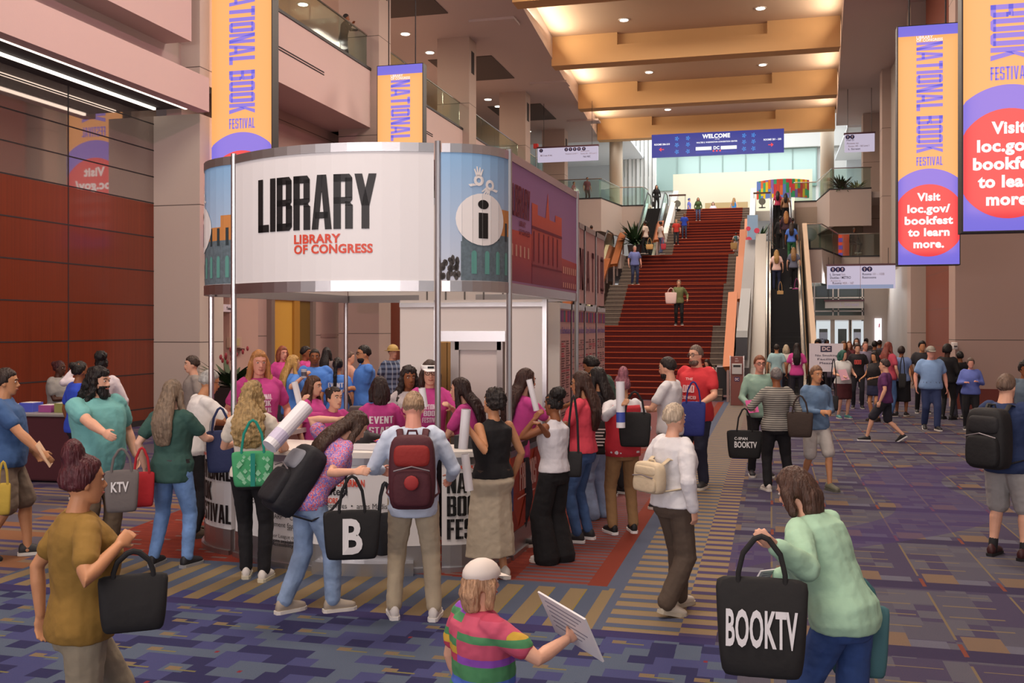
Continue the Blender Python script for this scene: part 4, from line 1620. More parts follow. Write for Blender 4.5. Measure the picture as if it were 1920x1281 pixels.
def hang_sign(px0, px1, py0, py1, t, label, rows, icons, top, face=None, strip=True, split=None):
    pm = (px0 + px1) / 2
    Y = t * (CA + (pm - CX) / F * SA)
    a, b = UY(px0, 600, Y), UY(px1, 600, Y)
    z1, z0 = EYE + (HY - py0) / F * t, EYE + (HY - py1) / F * t
    r = obj('hanging_sign', MB().box(a.x, b.x, Y, Y + 0.18, z0, z1), face or lilg)
    tag(r, label, 'sign')
    W, H = b.x - a.x, z1 - z0
    s = Surf([(a.x, Y), (b.x, Y)])
    obj('top_rail', MB().box(a.x - .04, b.x + .04, Y - .02, Y + 0.2, z1 - 0.03, z1 + 0.05), M('maroon rail', '5a3a44', 0.5), r)
    for q in (0.1, 0.9):
        obj('hanger_rod', MB().cyl((a.x + W * q, Y + .09), 0.012, z1, top, 6), M('hanger steel', '3a3638', 0.4, 0.6), r)
    if strip:
        mb = MB()
        s.rect(mb, W * .01, W * .97, z0 - H * .0, z0 + H * .16, 0.004)
        flat('lower_strip', mb, M('led strip', 'a9b4d8', emit=0.6), r)
    m1, m2, m3, m4 = MB(), MB(), MB(), MB()
    for (u, v, h, w, tx, g) in rows:
        s.text(m2 if g else m1, text2d(tx, 0.015), u * W, z0 + v * H, h * H, w * W, 0.008)
    for (u, v, rad) in icons:
        m3, m4 = MB(), MB()
        s.disc(m3, u * W, z0 + v * H, rad * H, rad * H, 0.008)
        s.rect(m4, u * W - rad * H * .14, u * W + rad * H * .14, z0 + v * H - rad * H * .6, z0 + v * H + rad * H * .3, 0.012)
        s.poly(m4, [(u * W - rad * H * .5, z0 + v * H + rad * H * .1), (u * W + rad * H * .5, z0 + v * H + rad * H * .1), (u * W, z0 + v * H + rad * H * .65)], 0.012)
        o = flat('pictogram', m3, navy, r)
        flat('pictogram_mark', m4, lil, o)
    if m1.v:
        flat('lettering', m1, sg_ink, r)
    if m2.v:
        flat('lettering', m2, sg_grey, r)
    if split:
        obj('divider', MB().box(a.x + split * W - .01, a.x + split * W + .01, Y - .012, Y, z0, z1), M('divider grey', 'b5a9be', 0.5), r)
    return r


hang_sign(1551, 1679, 497, 541, 40.0, 'lilac hanging sign pointing to the street exit, shuttles, metro and restrooms',
          [(.04, .56, .10, .16, 'L Street', 0), (.21, .56, .10, .06, 'Exit', 1), (.04, .42, .11, .31, 'Shuttles / METRO', 0), (.05, .30, .09, .15, 'Access to', 1), (.08, .19, .10, .13, 'Rooms', 0), (.22, .19, .10, .17, '140A - 160', 1), (.52, .56, .10, .13, 'Rooms', 0), (.67, .56, .10, .17, '101 - 103B', 1), (.52, .42, .10, .2, 'Restrooms', 0)],
          [(.085, .82, .11), (.16, .82, .11), (.225, .82, .11), (.55, .82, .11), (.625, .82, .11)], 5.4, split=.49)
hang_sign(1584, 1640, 250, 284, 49.0, 'lilac hanging sign under the ceiling beside the palm on the upper landing',
          [(.06, .6, .1, .25, 'Hall D', 0), (.06, .42, .1, .4, 'Access to', 1), (.12, .26, .1, .7, 'Rooms 140 - 160 Level 1', 1), (.12, .1, .1, .4, 'L Street', 0)], [(.1, .82, .12), (.25, .82, .12)], 14.0, strip=False)
hang_sign(1008, 1121, 275, 302, 52.0, 'lilac hanging sign between the far columns above the balcony',
          [(.05, .4, .1, .2, 'Exit', 1), (.47, .45, .1, .2, 'Rooms Level 1', 1), (.72, .6, .1, .14, 'Ballroom', 1), (.72, .42, .1, .26, 'Rooms 201 - 202 Level 2', 1), (.76, .2, .12, .12, 'Hall ABC', 0)], [(.06, .8, .13), (.48, .8, .13), (.55, .8, .13), (.62, .8, .13), (.69, .8, .13), (.77, .8, .13)], 14.0, strip=False)
r = hang_sign(1547, 1619, 564, 578, 44.2, 'flat grey sign over the entrance doors reading L Street',
              [(.39, .3, .45, .5, 'L Street', 1)], [], 5.35, face=M('grey sign', 'a7a29b', 0.5), strip=False)

# welcome banner under the last beam
t = 59.0
pm = 1346
Y = t * (CA + (pm - CX) / F * SA)
a, b = UY(1222, 600, Y), UY(1470, 600, Y)
z1, z0 = UY(1346, 247, Y).z, UY(1346, 290, Y).z
W, H = b.x - a.x, z1 - z0
blue = M('banner blue', '26349a', emit=0.85)
r = obj('welcome_banner', MB().box(a.x, b.x, Y, Y + 0.25, z0, z1), blue)
tag(r, 'wide deep blue welcome screen hung above the top of the stairs', 'banner')
s = Surf([(a.x, Y), (b.x, Y)])
mb, m2, m3, m4 = MB(), MB(), MB(), MB()
s.text(mb, text2d('WELCOME', 0.045), W * .39, z0 + H * .74, H * .17, W * .21, 0.01)
s.text(mb, text2d('TO THE', 0.02), W * .485, z0 + H * .66, H * .04, W * .035, 0.01)
s.text(mb, text2d('WALTER E. WASHINGTON CONVENTION CENTER', 0.03), W * .345, z0 + H * .53, H * .06, W * .31, 0.01)
s.text(mb, text2d('ROOMS 206-210', 0.03), W * .02, z0 + H * .52, H * .075, W * .12, 0.01)
s.text(mb, text2d('ROOMS 201 - 205', 0.03), W * .85, z0 + H * .52, H * .075, W * .13, 0.01)
s.rect(mb, W * .34, W * .46, z0 + H * .22, z0 + H * .37, 0.01)
s.rect(mb, W * .53, W * .65, z0 + H * .22, z0 + H * .37, 0.01)
s.text(mb, text2d('DC', 0.04), W * .475, z0 + H * .24, H * .13, W * .045, 0.01)
for u, d in ((.08, -1), (.90, 1)):
    q = W * .018 * d
    s.rect(m2, W * u - W * .016, W * u + W * .016, z0 + H * .31, z0 + H * .345, 0.01)
    s.poly(m2, [(W * u + q * 1.3, z0 + H * .3275), (W * u + q * .3, z0 + H * .42), (W * u + q * .3, z0 + H * .235)], 0.01)
for k in range(3):
    s.disc(m2, W * (.475 + .025 * k), z0 + H * .17, W * .008, H * .045, 0.01, 5)
for cx in (.195, .28, .705, .775):
    for k, v in enumerate((.78, .50, .20)):
        m3 = MB()
        for i in range(5):
            an = 2 * pi * i / 5 + k
            s.disc(m3, W * cx + W * .012 * cos(an), z0 + H * v + H * .07 * sin(an), W * .005, H * .035, 0.01, 6)
        s.rect(m3, W * cx - W * .004, W * cx + W * .004, z0 + H * (v - .07), z0 + H * (v + .05), 0.01)
        flat('pictogram', m3, em('banner cyan', '3a86d8', 1.0), r)
for k in range(3):
    s.rect(m4, W * .34, W * .65, z0 + H * (.08 + .03 * k), z0 + H * (.09 + .03 * k), 0.008)
flat('lettering', mb, em('banner white', 'ffffff', 1.1), r)
flat('arrow', m2, em('banner red', 'ff4a50', 1.0), r)
flat('stripe', m4, em('banner mid blue', '3648b8', 1.0), r)
for k in range(10):
    obj('hanger_cable', MB().cyl((a.x + W * (.02 + .107 * k), Y + .1), 0.02, z1, 13.9, 5), dark, r)

# ================================================================ escalators
step_m = M('escalator step', '141315', 0.45, 0.5)
hand_m = M('black rubber handrail', '121113', 0.4)
skirt_m = M('escalator stainless', 'b8b3ab', 0.22, 0.95)


def escalator(x0, x1, y0, z0, dz, label, side='steel', pw=0.16):
    r = empty('escalator', ((x0 + x1) / 2, y0, z0))
    tag(r, label, 'escalator', 'escalators beside the grand stairs')
    w = (x1 - x0) / 2
    run = dz / math.tan(radians(30))
    n = int(dz / 0.2)
    mb = MB()
    for k in range(n):
        mb.box(-w, w, run * k / n, run * (k + 1) / n + (0.02 if k < n - 1 else 1.6), dz * k / n - .3, dz * (k + 1) / n)
        for q in range(6):
            xx = -w + 2 * w * (q + .5) / 6
            mb.box(xx - .02, xx + .02, run * k / n - .006, run * k / n, dz * k / n, dz * (k + 1) / n - .02)
    obj('steps', mb, step_m, r)
    prof0 = [(-1.4, 0), (0.2, 0.05), (run, dz + .12), (run + 1.8, dz + .12)]
    for sgn in (-1, 1):
        xi, xo = sgn * w, sgn * (w + pw)
        lo, hi = min(xi, xo), max(xi, xo)
        poly = [(-1.5, -0.0), (-1.5, 0.25), (0.0, 0.30), (run, dz + .35), (run + 1.8, dz + .35), (run + 1.8, dz - .5), (run, dz - .6), (1.0, -0.2)]
        obj('skirt_deck', MB().xprism(poly, lo, hi), skirt_m, r)
        xm = (lo + hi) / 2
        poly = [(-1.3, 0.25), (-1.5, .55), (-1.3, 0.85), (0.1, .92), (run, dz + .95), (run + 1.5, dz + .95), (run + 1.75, dz + .65), (run + 1.5, dz + .35), (run, dz + .3), (0, .28)]
        obj('balustrade', MB().xprism(poly, xm - .012, xm + .012), skirt_m if side == 'steel' else glass, r)
        pts = [(xm, -1.2, 0.3), (xm, -1.55, .45), (xm, -1.6, .65), (xm, -1.35, .88), (xm, 0.1, .95), (xm, run, dz + .98), (xm, run + 1.5, dz + .98), (xm, run + 1.8, dz + .75), (xm, run + 1.8, dz + .5), (xm, run + 1.5, dz + .36)]
        obj('handrail', MB().tube(pts, (0.03, 0.045), 8), hand_m, r)
    obj('comb_plate', MB().box(-w, w, -1.3, 0.0, -.1, 0.015), steel, r)
    return r


escalator(0.0, 1.05, 34.6, 0.0, 5.57, 'lower escalator crowded with riders going up to the mezzanine', pw=.18)
escalator(0.12, 1.0, 52.6, 5.57, 3.63, 'upper escalator beneath the colourful mural')
escalator(-8.05, -7.15, 34.6, 0.0, 5.57, 'glass sided lower escalator behind the pink schedule boards', 'glass')
escalator(-6.95, -6.1, 52.6, 5.57, 3.63, 'upper escalator topped by a standing woman in black', 'glass')
# granite stringer and stainless deck between the stairs and the escalator
struct(obj('stringer_granite', MB().xprism([(30.4, 0), (30.4, 1.0), (44.2, 6.0), (50.0, 6.3), (50, 0)], -1.05, -0.62), granite))
struct(obj('stringer_granite.001', MB().xprism([(31.0, 0), (31.0, 1.9), (31.4, 2.1), (36.5, 3.6), (36.5, 0)], -1.02, -0.68), M('black granite', '221f20', 0.3, var=.4, vscale=140)))
struct(obj('deck_steel', MB().xprism([(31.5, 0), (31.5, 0.6), (33.0, .9), (44.2, 6.25), (50.0, 6.25), (50, 0)], -0.62, -0.18), M('brushed deck steel', '88837c', 0.34, 0.6)))
struct(obj('stringer_cream', MB().xprism([(33.3, 0), (33.3, 1.0), (34.2, 1.3), (44.6, 6.7), (45.0, 6.7), (45.0, 4.5), (36.8, 0)], 1.32, 1.5), M('cream side panel', 'c2ab94', 0.6)))
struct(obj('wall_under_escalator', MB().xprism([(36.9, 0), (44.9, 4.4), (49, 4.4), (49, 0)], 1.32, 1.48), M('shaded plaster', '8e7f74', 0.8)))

# ================================================================ furniture and small things
# colourful mural on a curved partition, and its pedestal
t0 = 64.5
arcpts = []
xa, xb = UY(1419, 400, 65.5).x, UY(1517, 400, 65.5).x
for k in range(13):
    q = k / 12
    arcpts.append((xa + (xb - xa) * q, 65.5 - 0.9 * (1 - (2 * q - 1) ** 2)))
s = Surf(arcpts)
zl, zh = UY(1470, 371, 65.0).z, UY(1470, 337, 65.0).z
r = empty('mural_wall', ((xa + xb) / 2, 65.4, 9.2))
tag(r, 'curved mural wall of bright coloured rectangles above the escalator', 'mural')
mb = MB()
s.wall(mb, zl, zh, 0.2)
o = obj('curved_panel', mb, M('mural base', '8a7fc0', 0.6), r)
o.matrix_parent_inverse = Matrix.Translation(-r.location)
cols = ['e04a2c', '2f9a5a', 'f2c81e', '6a86c8', '8f6ab8', 'd83a3a', 'f0702c', '3fae74']
mbs = {c: MB() for c in cols}
random.seed(5)
n = 20
for k in range(n):
    z = zl + random.uniform(-.3, 0)
    while z < zh:
        h = random.uniform(.3, .75)
        c = random.choice(cols)
        s.rect(mbs[c], s.len * k / n, s.len * (k + 1) / n - .01, max(zl, z), min(zh, z + h), 0.012, 9)
        z += h
for c in cols:
    o = flat('mural_block', mbs[c], M('mural ' + c, c, 0.5), r)
    o.matrix_parent_inverse = Matrix.Translation(-r.location)
pa, pb = UY(1457, 400, 64.2).x, UY(1482, 400, 64.2).x
o = obj('mural_stem', MB().box(pa, pb, 64.3, 65.0, 9.2, zl + .1), M('mural 6a86c8', '6a86c8', 0.5), r)
o.matrix_parent_inverse = Matrix.Translation(-r.location)
s2 = Surf([(pa, 64.3), (pb, 64.3)])
for c in cols[:3]:
    mb = MB()
    for k in range(2):
        u, z = random.uniform(0, .6) * s2.len, random.uniform(9.3, zl - .4)
        s2.rect(mb, u, u + .3, z, z + .4, 0.012)
    o = flat('mural_block', mb, M('mural ' + c, c, 0.5), r)
    o.matrix_parent_inverse = Matrix.Translation(-r.location)


def plant(name, p, h, w, label, nleaf=60, col='2f4a26', pot=None, flower=None, seed=1):
    r = empty(name, p)
    tag(r, label, 'plant')
    random.seed(seed)
    z0 = 0.0
    if pot:
        obj('planter', MB().loft([[(pot[0] * sx * .8, pot[0] * sy * .8, 0) for sx, sy in ((-1, -1), (1, -1), (1, 1), (-1, 1))], [(pot[0] * sx, pot[0] * sy, pot[1]) for sx, sy in ((-1, -1), (1, -1), (1, 1), (-1, 1))]]), M('dark planter', '2a1a18', 0.5), r)
        z0 = pot[1]
    mb = MB()
    for k in range(nleaf):
        a = random.uniform(0, 2 * pi)
        el = random.uniform(.3, 1.3)
        ln = h * random.uniform(.6, 1.0)
        d = Vector((cos(a), sin(a), 0))
        sd = Vector((-sin(a), cos(a), 0))
        L_, R_ = [], []
        for i in range(6):
            q = i / 5
            pos = d * (w * q * cos(el * .6) * 1.1) + Vector((0, 0, z0 + ln * (q * sin(el) - .55 * q * q * cos(el))))
            ww = 0.06 * w * sin(pi * min(.97, q * .9 + .1)) + .004
            L_.append(pos + sd * ww)
            R_.append(pos - sd * ww)
        o = len(mb.v)
        mb.v += [tuple(v) for v in L_ + R_]
        mb.f += [(o + i, o + i + 1, o + 6 + i + 1, o + 6 + i) for i in range(5)]
    flat('foliage', mb, M('leaf ' + col, col, 0.5, var=.3), r)
    if flower:
        mb = MB()
        for k in range(14):
            mb.ell((random.uniform(-.3, .3) * w, random.uniform(-.3, .3) * w, z0 + h * random.uniform(.6, 1)), (.03, .03, .05), 6, 4)
        obj('flower', mb, M('flower ' + flower, flower, 0.6), r)
    return r


p = UY(1577, 355, 54.6); p.z = 9.4
plant('potted_palm', p, 1.1, 0.75, 'dark green palm on the upper landing behind the glass rail', 140, '26401f', seed=2)
p = UY(1606, 355, 54.7); p.z = 9.4
plant('leafy_plant', p, 0.7, 0.7, 'pale yellow green plant beside the dark palm on the landing', 70, '9aa85a', seed=3)
p = UY(1190, 480, 46.0); p.z = 5.57
plant('potted_palm', p, 1.5, 0.9, 'large palm on the mezzanine behind the copper rail near two waiting people', 130, '2c4428', pot=(.3, .45), seed=4)
p = UY(1424, 478, 46.0); p.z = 5.57
plant('potted_palm', p, 1.2, 0.7, 'palm beside the blue display on the mezzanine by the escalator', 80, '2c5030', pot=(.25, .45), seed=6)
p = UY(1174, 380, 58.5); p.z = 9.33
plant('small_plant', p, 0.3, 0.2, 'tiny reddish plant on the ledge of the upper landing', 14, '7a5a4a', seed=7)
p = UY(434, 620, 21.0)
p.z = 0
plant('flowering_planter', UX(425, 700, -11.3) * Vector((1, 1, 0)) if False else Vector((UY(434, 620, 17.2).x, 17.2, 0)), 0.75, 0.8, 'tall dark planter with spiky leaves and red flowers behind the booth posts', 80, '2f4426', pot=(.42, 1.05), flower='8a3038', seed=8)

# mezzanine display block next to the escalator
q0, q1 = UY(1401, 470, 45.4), UY(1421, 470, 45.4)
r = obj('display_board', MB().box(q0.x, q1.x, 45.4, 45.6, 5.57, 7.2), M('display blue', '8fb4d8', 0.5))
tag(r, 'light blue display board with pink blobs at the mezzanine rail', 'display')
s = Surf([(q0.x, 45.4), (q1.x, 45.4)])
mb = MB()
for u, z, rr2 in ((.15, 6.1, .14), (.85, 5.9, .18), (.9, 6.5, .12), (.1, 6.6, .1)):
    s.disc(mb, u * s.len, z, rr2, rr2, 0.01, 14)
flat('blob_print', mb, M('blob pink', 'd83a5c', 0.5), r)

# mezzanine corner: glass booth with a round disc, orange cloth, bar stool
q = UY(1510, 478, 45.6)
r = obj('round_sign', MB().xprism([(0.14 * cos(k), 0.14 * sin(k)) for k in [2 * pi * i / 20 for i in range(20)]], -.02, .02), M('grey disc', '7a716c', 0.5))
tag(r, 'grey round disc sign on a stand at the mezzanine corner', 'sign')
r.location = (UY(1518, 445, 45.7).x, 45.7, UY(1518, 440, 45.7).z)
r.rotation_euler = (0, 0, radians(90))
r.scale = (1, 2.2, 2.2)
obj('stand', MB().box(-.02, .02, -.02, .02, -.5, -.1), dark, r)
for k, (px, py, Yq, rad, lab) in enumerate(((1270, 382, 59.5, .2, 'dark round disc on a stand at the top of the left escalator'), (1429, 378, 59.8, .2, 'dark round disc on a stand by the top of the stairs'))):
    q = UY(px, py, Yq)
    r = empty('round_sign', (q.x, Yq, 9.2))
    tag(r, lab, 'sign')
    h = q.z - 9.2
    o = obj('disc', MB().xprism([(rad * cos(2 * pi * i / 20), rad * sin(2 * pi * i / 20) + h) for i in range(20)], -.02, .02), M('dark disc', '5f6058', 0.5), r)
    o.rotation_euler = (0, 0, radians(90))
    obj('pole', MB().cyl((0, 0.04), .03, 0, h, 8), dark, r)
    obj('base', MB().cyl((0, 0.04), .2, 0, 0.03, 14), dark, r)
    obj('top_bar', MB().box(-.5, .5, 0.0, 0.06, h + .45, h + .55), M('brown bar', '4a2c22', 0.5), r)
    obj('bar_post', MB().box(-.48, -.44, 0.0, 0.06, 0, h + .45).box(.44, .48, 0, .06, 0, h + .45), M('steel post grey', '9a9a98', .4, .6), r)

qa, qb = UY(1572, 470, 51.0), UY(1592, 470, 51.0)
r = obj('draped_cloth', MB().box(qa.x, qb.x, 50.9, 51.1, 5.57, 6.75), M('orange drape', 'e8502c', 0.7))
tag(r, 'orange and violet draped panel on the mezzanine beside the seated person', 'drape')
s = Surf([(qa.x, 50.9), (qb.x, 50.9)])
mb = MB()
for k in range(3):
    s.rect(mb, 0.0, s.len * .4, 5.65 + k * .36, 5.85 + k * .36, 0.01)
flat('violet_stripe', mb, M('drape violet', '6a50b8', 0.7), r)

# sanitiser column with DC plate, floor sign
q = G(1382, 760)
r = empty('sanitiser_stand', (q.x, q.y, 0), -YAW * 0)
tag(r, 'maroon and steel hand sanitiser column at the foot of the stairs', 'stand')
mar = M('maroon panel', '7a4640', 0.5)
obj('body', MB().box(-.17, .17, -.09, .09, 0, 1.38), mar, r, bevel=.01)
obj('steel_edge', MB().box(-.2, -.17, -.1, .1, 0, 1.4).box(.17, .2, -.1, .1, 0, 1.4), steel, r)
obj('dispenser', MB().box(-.14, .14, -.13, -.09, .88, 1.18), M('dispenser grey', 'b9b6b2', .4, .5), r, bevel=.01)
obj('dispenser_slot', MB().box(-.1, .1, -.135, -.13, 1.08, 1.14), black, r)
s = Surf([(-.17, -.09), (.17, -.09)])
mb = MB()
s.rect(mb, .10, .24, .68, .8, .006)
flat('logo_plate', mb, navy, r)
mb = MB()
s.text(mb, text2d('DC', .04), .12, .705, .07, .1, .01)
s.text(mb, text2d('GEL', .01), .12, 1.30, .04, .08, .01)
s.text(mb, text2d('EXIT', .01), .12, 1.23, .04, .1, .01)
flat('lettering', mb, M('pale print', 'd9c4c4', .5), r)
q = G(1376, 752)
r = empty('steel_barrier', (q.x - .35, q.y + .2, 0))
tag(r, 'low black and chrome barrier frame beside the sanitiser column', 'barrier')
obj('frame', MB().box(-.2, .25, -.02, .02, .1, .16).box(-.2, .25, -.02, .02, 1.0, 1.05).box(-.2, -.16, -.02, .02, 0, 1.05), steel, r)
obj('panel', MB().box(-.16, .25, -.01, .01, .16, 1.0), black, r)

q = UY(1549, 700, 27.0)
r = empty('floor_sign', (q.x, 27.0, 0), 0)
tag(r, 'white notice board with a DC logo standing by the escalator foot', 'sign')
obj('board', MB().box(-.42, .42, -.02, .02, 1.05, 1.78), M('notice white', 'd8d2da', .5), r)
obj('post', MB().cyl((0, .04), .025, 0, 1.1, 8), black, r)
obj('base', MB().cyl((0, .04), .22, 0, .03, 14), black, r)
s = Surf([(-.42, -.02), (.42, -.02)])
mb, m2 = MB(), MB()
s.rect(mb, .28, .56, 1.56, 1.72, .004)
for k, tx in enumerate(('No Smoking', 'Facility', 'Please')):
    s.text(mb, text2d(tx, .01), .42 - .045 * len(tx) / 2 * 1.2, 1.45 - k * .1, .05, .05 * len(tx) * 1.1, .006)
s.text(m2, text2d('DC', .04), .32, 1.60, .09, .2, .008)
flat('lettering', mb, sg_ink, r)
flat('logo', m2, M('pale print', 'd9c4c4', .5), r)

# lit poster by the far column
r = obj('lit_poster', MB().box(UY(1640, 620, 46.85).x, UY(1653, 620, 46.85).x, 46.82, 46.9, UY(1646, 640, 46.85).z, UY(1646, 597, 46.85).z), M('lit poster face', 'fff0f8', emit=1.2))
tag(r, 'narrow glowing white poster on the far grey column', 'poster')
s = Surf([(UY(1640, 620, 46.85).x, 46.82), (UY(1653, 620, 46.85).x, 46.82)])
mb = MB()
s.poly(mb, [(s.len * .55, EYE + .05), (s.len * .7, EYE + .05), (s.len * .75, EYE + .22), (s.len * .6, EYE + .2)], .006)
flat('red_print', mb, M('poster red', 'd03058', .5), r)

# notice, plaque and framed map on the back wall
q = UX(437, 578, -13.4)
r = obj('wall_notice', MB().box(-13.0, -12.88, UX(419, 578, -12.88).y, UX(440, 578, -12.88).y, UX(430, 585, -12.88).z, UX(430, 571, -12.88).z), M('notice white', 'd8d2da', .5))
tag(r, 'small white notice with dark lettering beside the booth posts', 'notice')
s = Surf([(-12.88, UX(419, 578, -12.88).y), (-12.88, UX(440, 578, -12.88).y)])
mb = MB()
s.text(mb, text2d('Take D', .02), s.len * .25, UX(430, 581, -12.88).z, .07, s.len * .6, .006)
flat('lettering', mb, ink, r)
py_a, py_b = UX(430, 640, -12.88), UX(452, 640, -12.88)
r = obj('wall_plaque', MB().box(-12.95, -12.86, py_a.y, py_b.y, UX(440, 652, -12.86).z, UX(440, 632, -12.86).z), M('plaque frame', 'b9a08c', .5))
tag(r, 'small framed yellowish plaque on the pink pilaster above the planter', 'plaque')
obj('face', MB().box(-12.86, -12.85, py_a.y + .12, py_b.y - .12, UX(440, 649, -12.86).z, UX(440, 635, -12.86).z), M('plaque face', 'b5a878', .4), r)
obj('shelf', MB().box(-12.86, -12.78, py_a.y, py_b.y, UX(440, 656, -12.86).z - .03, UX(440, 654, -12.86).z), M('shelf brown', '4a241c', .5), r)
ya, yb = UX(699, 640, -13.5).y, UX(711, 640, -13.5).y
r = obj('notice_strip', MB().box(-13.58, -13.48, ya, yb, UX(710, 672, -13.5).z, UX(710, 634, -13.5).z), M('strip white', 'cfc4bc', .5))
tag(r, 'narrow white strip of printed notes beside the red wood wall', 'notice')
mb = MB()
s = Surf([(-13.48, ya), (-13.48, yb)])
for k in range(9):
    s.rect(mb, s.len * .2, s.len * (.5 + .3 * (k % 2)), s.at(0, 0).z + UX(710, 670 - k * 4, -13.5).z, UX(710, 670 - k * 4, -13.5).z + .05, .006)
flat('printed_line', mb, sg_ink, r)
r = obj('wall_phone', MB().box(-13.55, -13.35, UX(706, 640, -13.45).y - .15, UX(706, 640, -13.45).y + .1, UX(706, 680, -13.5).z, UX(706, 664, -13.5).z), black, bevel=.03)
tag(r, 'black wall telephone under the strip of notes', 'telephone')
r = obj('access_panel', MB().box(-13.6, -13.585, UX(601, 625, -13.6).y, UX(632, 625, -13.6).y, UX(615, 633, -13.6).z, UX(615, 626, -13.6).z), M('panel pink', 'a98c84', .8))
tag(r, 'small flush access panel in the pink back wall above the staff', 'panel')
r = obj('wall_speaker', MB().box(4.7, 4.82, 28.6, 28.95, UY(1795, 655, 28.9).z, UY(1795, 642, 28.9).z), M('speaker white', 'd0c8c4', .5), bevel=.02)
tag(r, 'small white wall device at the edge of the big pier', 'device')
obj('lens', MB().cyl((4.76, 28.58), .04, UY(1795, 650, 28.9).z, UY(1795, 648, 28.9).z, 10), black, r)
q = UX(1005, 275, -12.2)
r = obj('exit_lamp', MB().box(q.x - .12, q.x + .12, q.y - .12, q.y + .12, q.z - .1, q.z + .14), M('red lamp', 'd8302c', .5))
tag(r, 'small red lamp on a thin pole above the far balcony', 'lamp')
obj('pole', MB().cyl((q.x, q.y), .03, 10.28, q.z - .1, 8), M('steel post grey', '9a9a98', .4, .6), r)
# balcony glass in front of the red lamp is the third bay's guard rail

# registration table by the wood wall with leaflets
q = UX(90, 770, -9.6)
r = empty('draped_table', (-10.2, 12.2, 0), radians(4))
tag(r, 'table with a dark maroon cloth in front of the wood wall', 'table')
obj('tabletop', MB().box(-.75, .75, -.35, .35, .93, .97), M('grey table top', '8d8a88', .4), r, bevel=.01)
obj('table_cloth', MB().box(-.72, .72, -.32, .32, .02, .93), M('maroon cloth', '4a2028', .9, bump=.3, bscale=6), r, bevel=.03)
for k, (dx, c, w, lab) in enumerate(((-.45, '3050b0', .3, 'blue'), (-.15, '4a58c0', .22, 'indigo'), (.15, '9a4a88', .2, 'magenta'), (.42, '8a8a50', .24, 'olive'))):
    o = obj('leaflet_stack', MB().box(-w / 2, w / 2, -.12, .12, 0, .1 + .03 * (k % 2)), M('leaflet ' + c, c, .5), bevel=.004)
    o.location = (-10.2 + dx, 12.2 + dx * .07, .97)
    o.rotation_euler = (0, 0, radians(4))
    tag(o, 'stack of %s leaflets on the maroon draped table' % lab, 'leaflets', 'leaflet stacks on the draped table')
    obj('top_sheet', MB().box(-w / 2 + .02, w / 2 - .02, -.1, .1, .1 + .03 * (k % 2), .105 + .03 * (k % 2)), M('pale paper', 'd8d4d0', .6), o)

# things on the counter
def on_counter(px, s, inset, dz=0):
    u, t = s.hit(px)
    p = s.at(u, CT + dz, -inset)
    return p


p = on_counter(1000, s_cs, .3)
r = obj('plastic_tub', MB().cyl((0, 0), .12, 0, .2, 24, .135), M('tub white', 'e4e2e4', .4), smooth=False)
r.location = (p.x, p.y, CT)
tag(r, 'white plastic tub with a lid on the side counter near the raised hands', 'tub')
obj('lid', MB().cyl((0, 0), .142, .17, .2, 24), M('tub lid', 'cfd0d8', .4), r)
obj('violet_band', MB().cyl((0, 0), .134, .12, .14, 24, .136), M('drape violet', '6a50b8', 0.7), r)
p = on_counter(690, s_front, .25)
r = obj('badge_tray', MB().box(-.2, .2, -.12, .12, 0, .06), M('clear tray', 'd6d4d8', .3), bevel=.01)
r.location = (p.x, p.y, CT)
tag(r, 'clear tray on the counter top holding coloured badges', 'tray')
random.seed(3)
for k in range(7):
    c = ('e03a9a', 'f0662c', '6a3ab0', 'e85ab0', 'f08040', '7a48c0', 'd82a80')[k]
    o = obj('badge_lanyard', MB().ell((0, 0, 0), (.05, .035, .018), 10, 6), M('badge ' + c, c, .5), smooth=True)
    o.location = (p.x - .15 + .05 * k, p.y + random.uniform(-.06, .06), CT + .078)
    tag(o, ('hot pink', 'orange', 'violet', 'light pink', 'pale orange', 'lavender', 'crimson pink')[k] + ' coiled lanyard in the clear tray on the counter', 'lanyard', 'lanyards in the tray')
p = on_counter(655, s_front, .28)
r = obj('black_pouch_heap', MB().ell((0, 0, .09), (.2, .12, .1), 16, 8, f=lambda d: 1 + .18 * sin(7 * d.x + 3 * d.y)), M('black nylon', '1c1518', .6), smooth=True)
r.location = (p.x, p.y, CT)
tag(r, 'crumpled black bag lying on the counter beside the lanyards', 'bag')
for k, (px, s, ins, sz, lab) in enumerate(((418, s_cornl, .25, (.14, .10, .06), 'white paper stack on the counter end in front of the white polo man'), (482, s_front, .2, (.1, .07, .05), 'small paper pile on the counter beside the green tote'), (960, s_cornr, .25, (.12, .1, .12), 'dark device box on the rounded counter end'), (1010, s_cs, .35, (.1, .2, .05), 'flat dark tray on the orange side counter'))):
    p = on_counter(px, s, ins)
    o = obj('paper_stack' if k < 2 else 'counter_box', MB().box(-sz[0], sz[0], -sz[1], sz[1], 0, sz[2]), M('pale paper', 'd8d4d0', .6) if k < 2 else M('black plastic', '1d1d20', .5), bevel=.006)
    o.location = (p.x, p.y, CT)
    tag(o, lab, 'paper' if k < 2 else 'box')
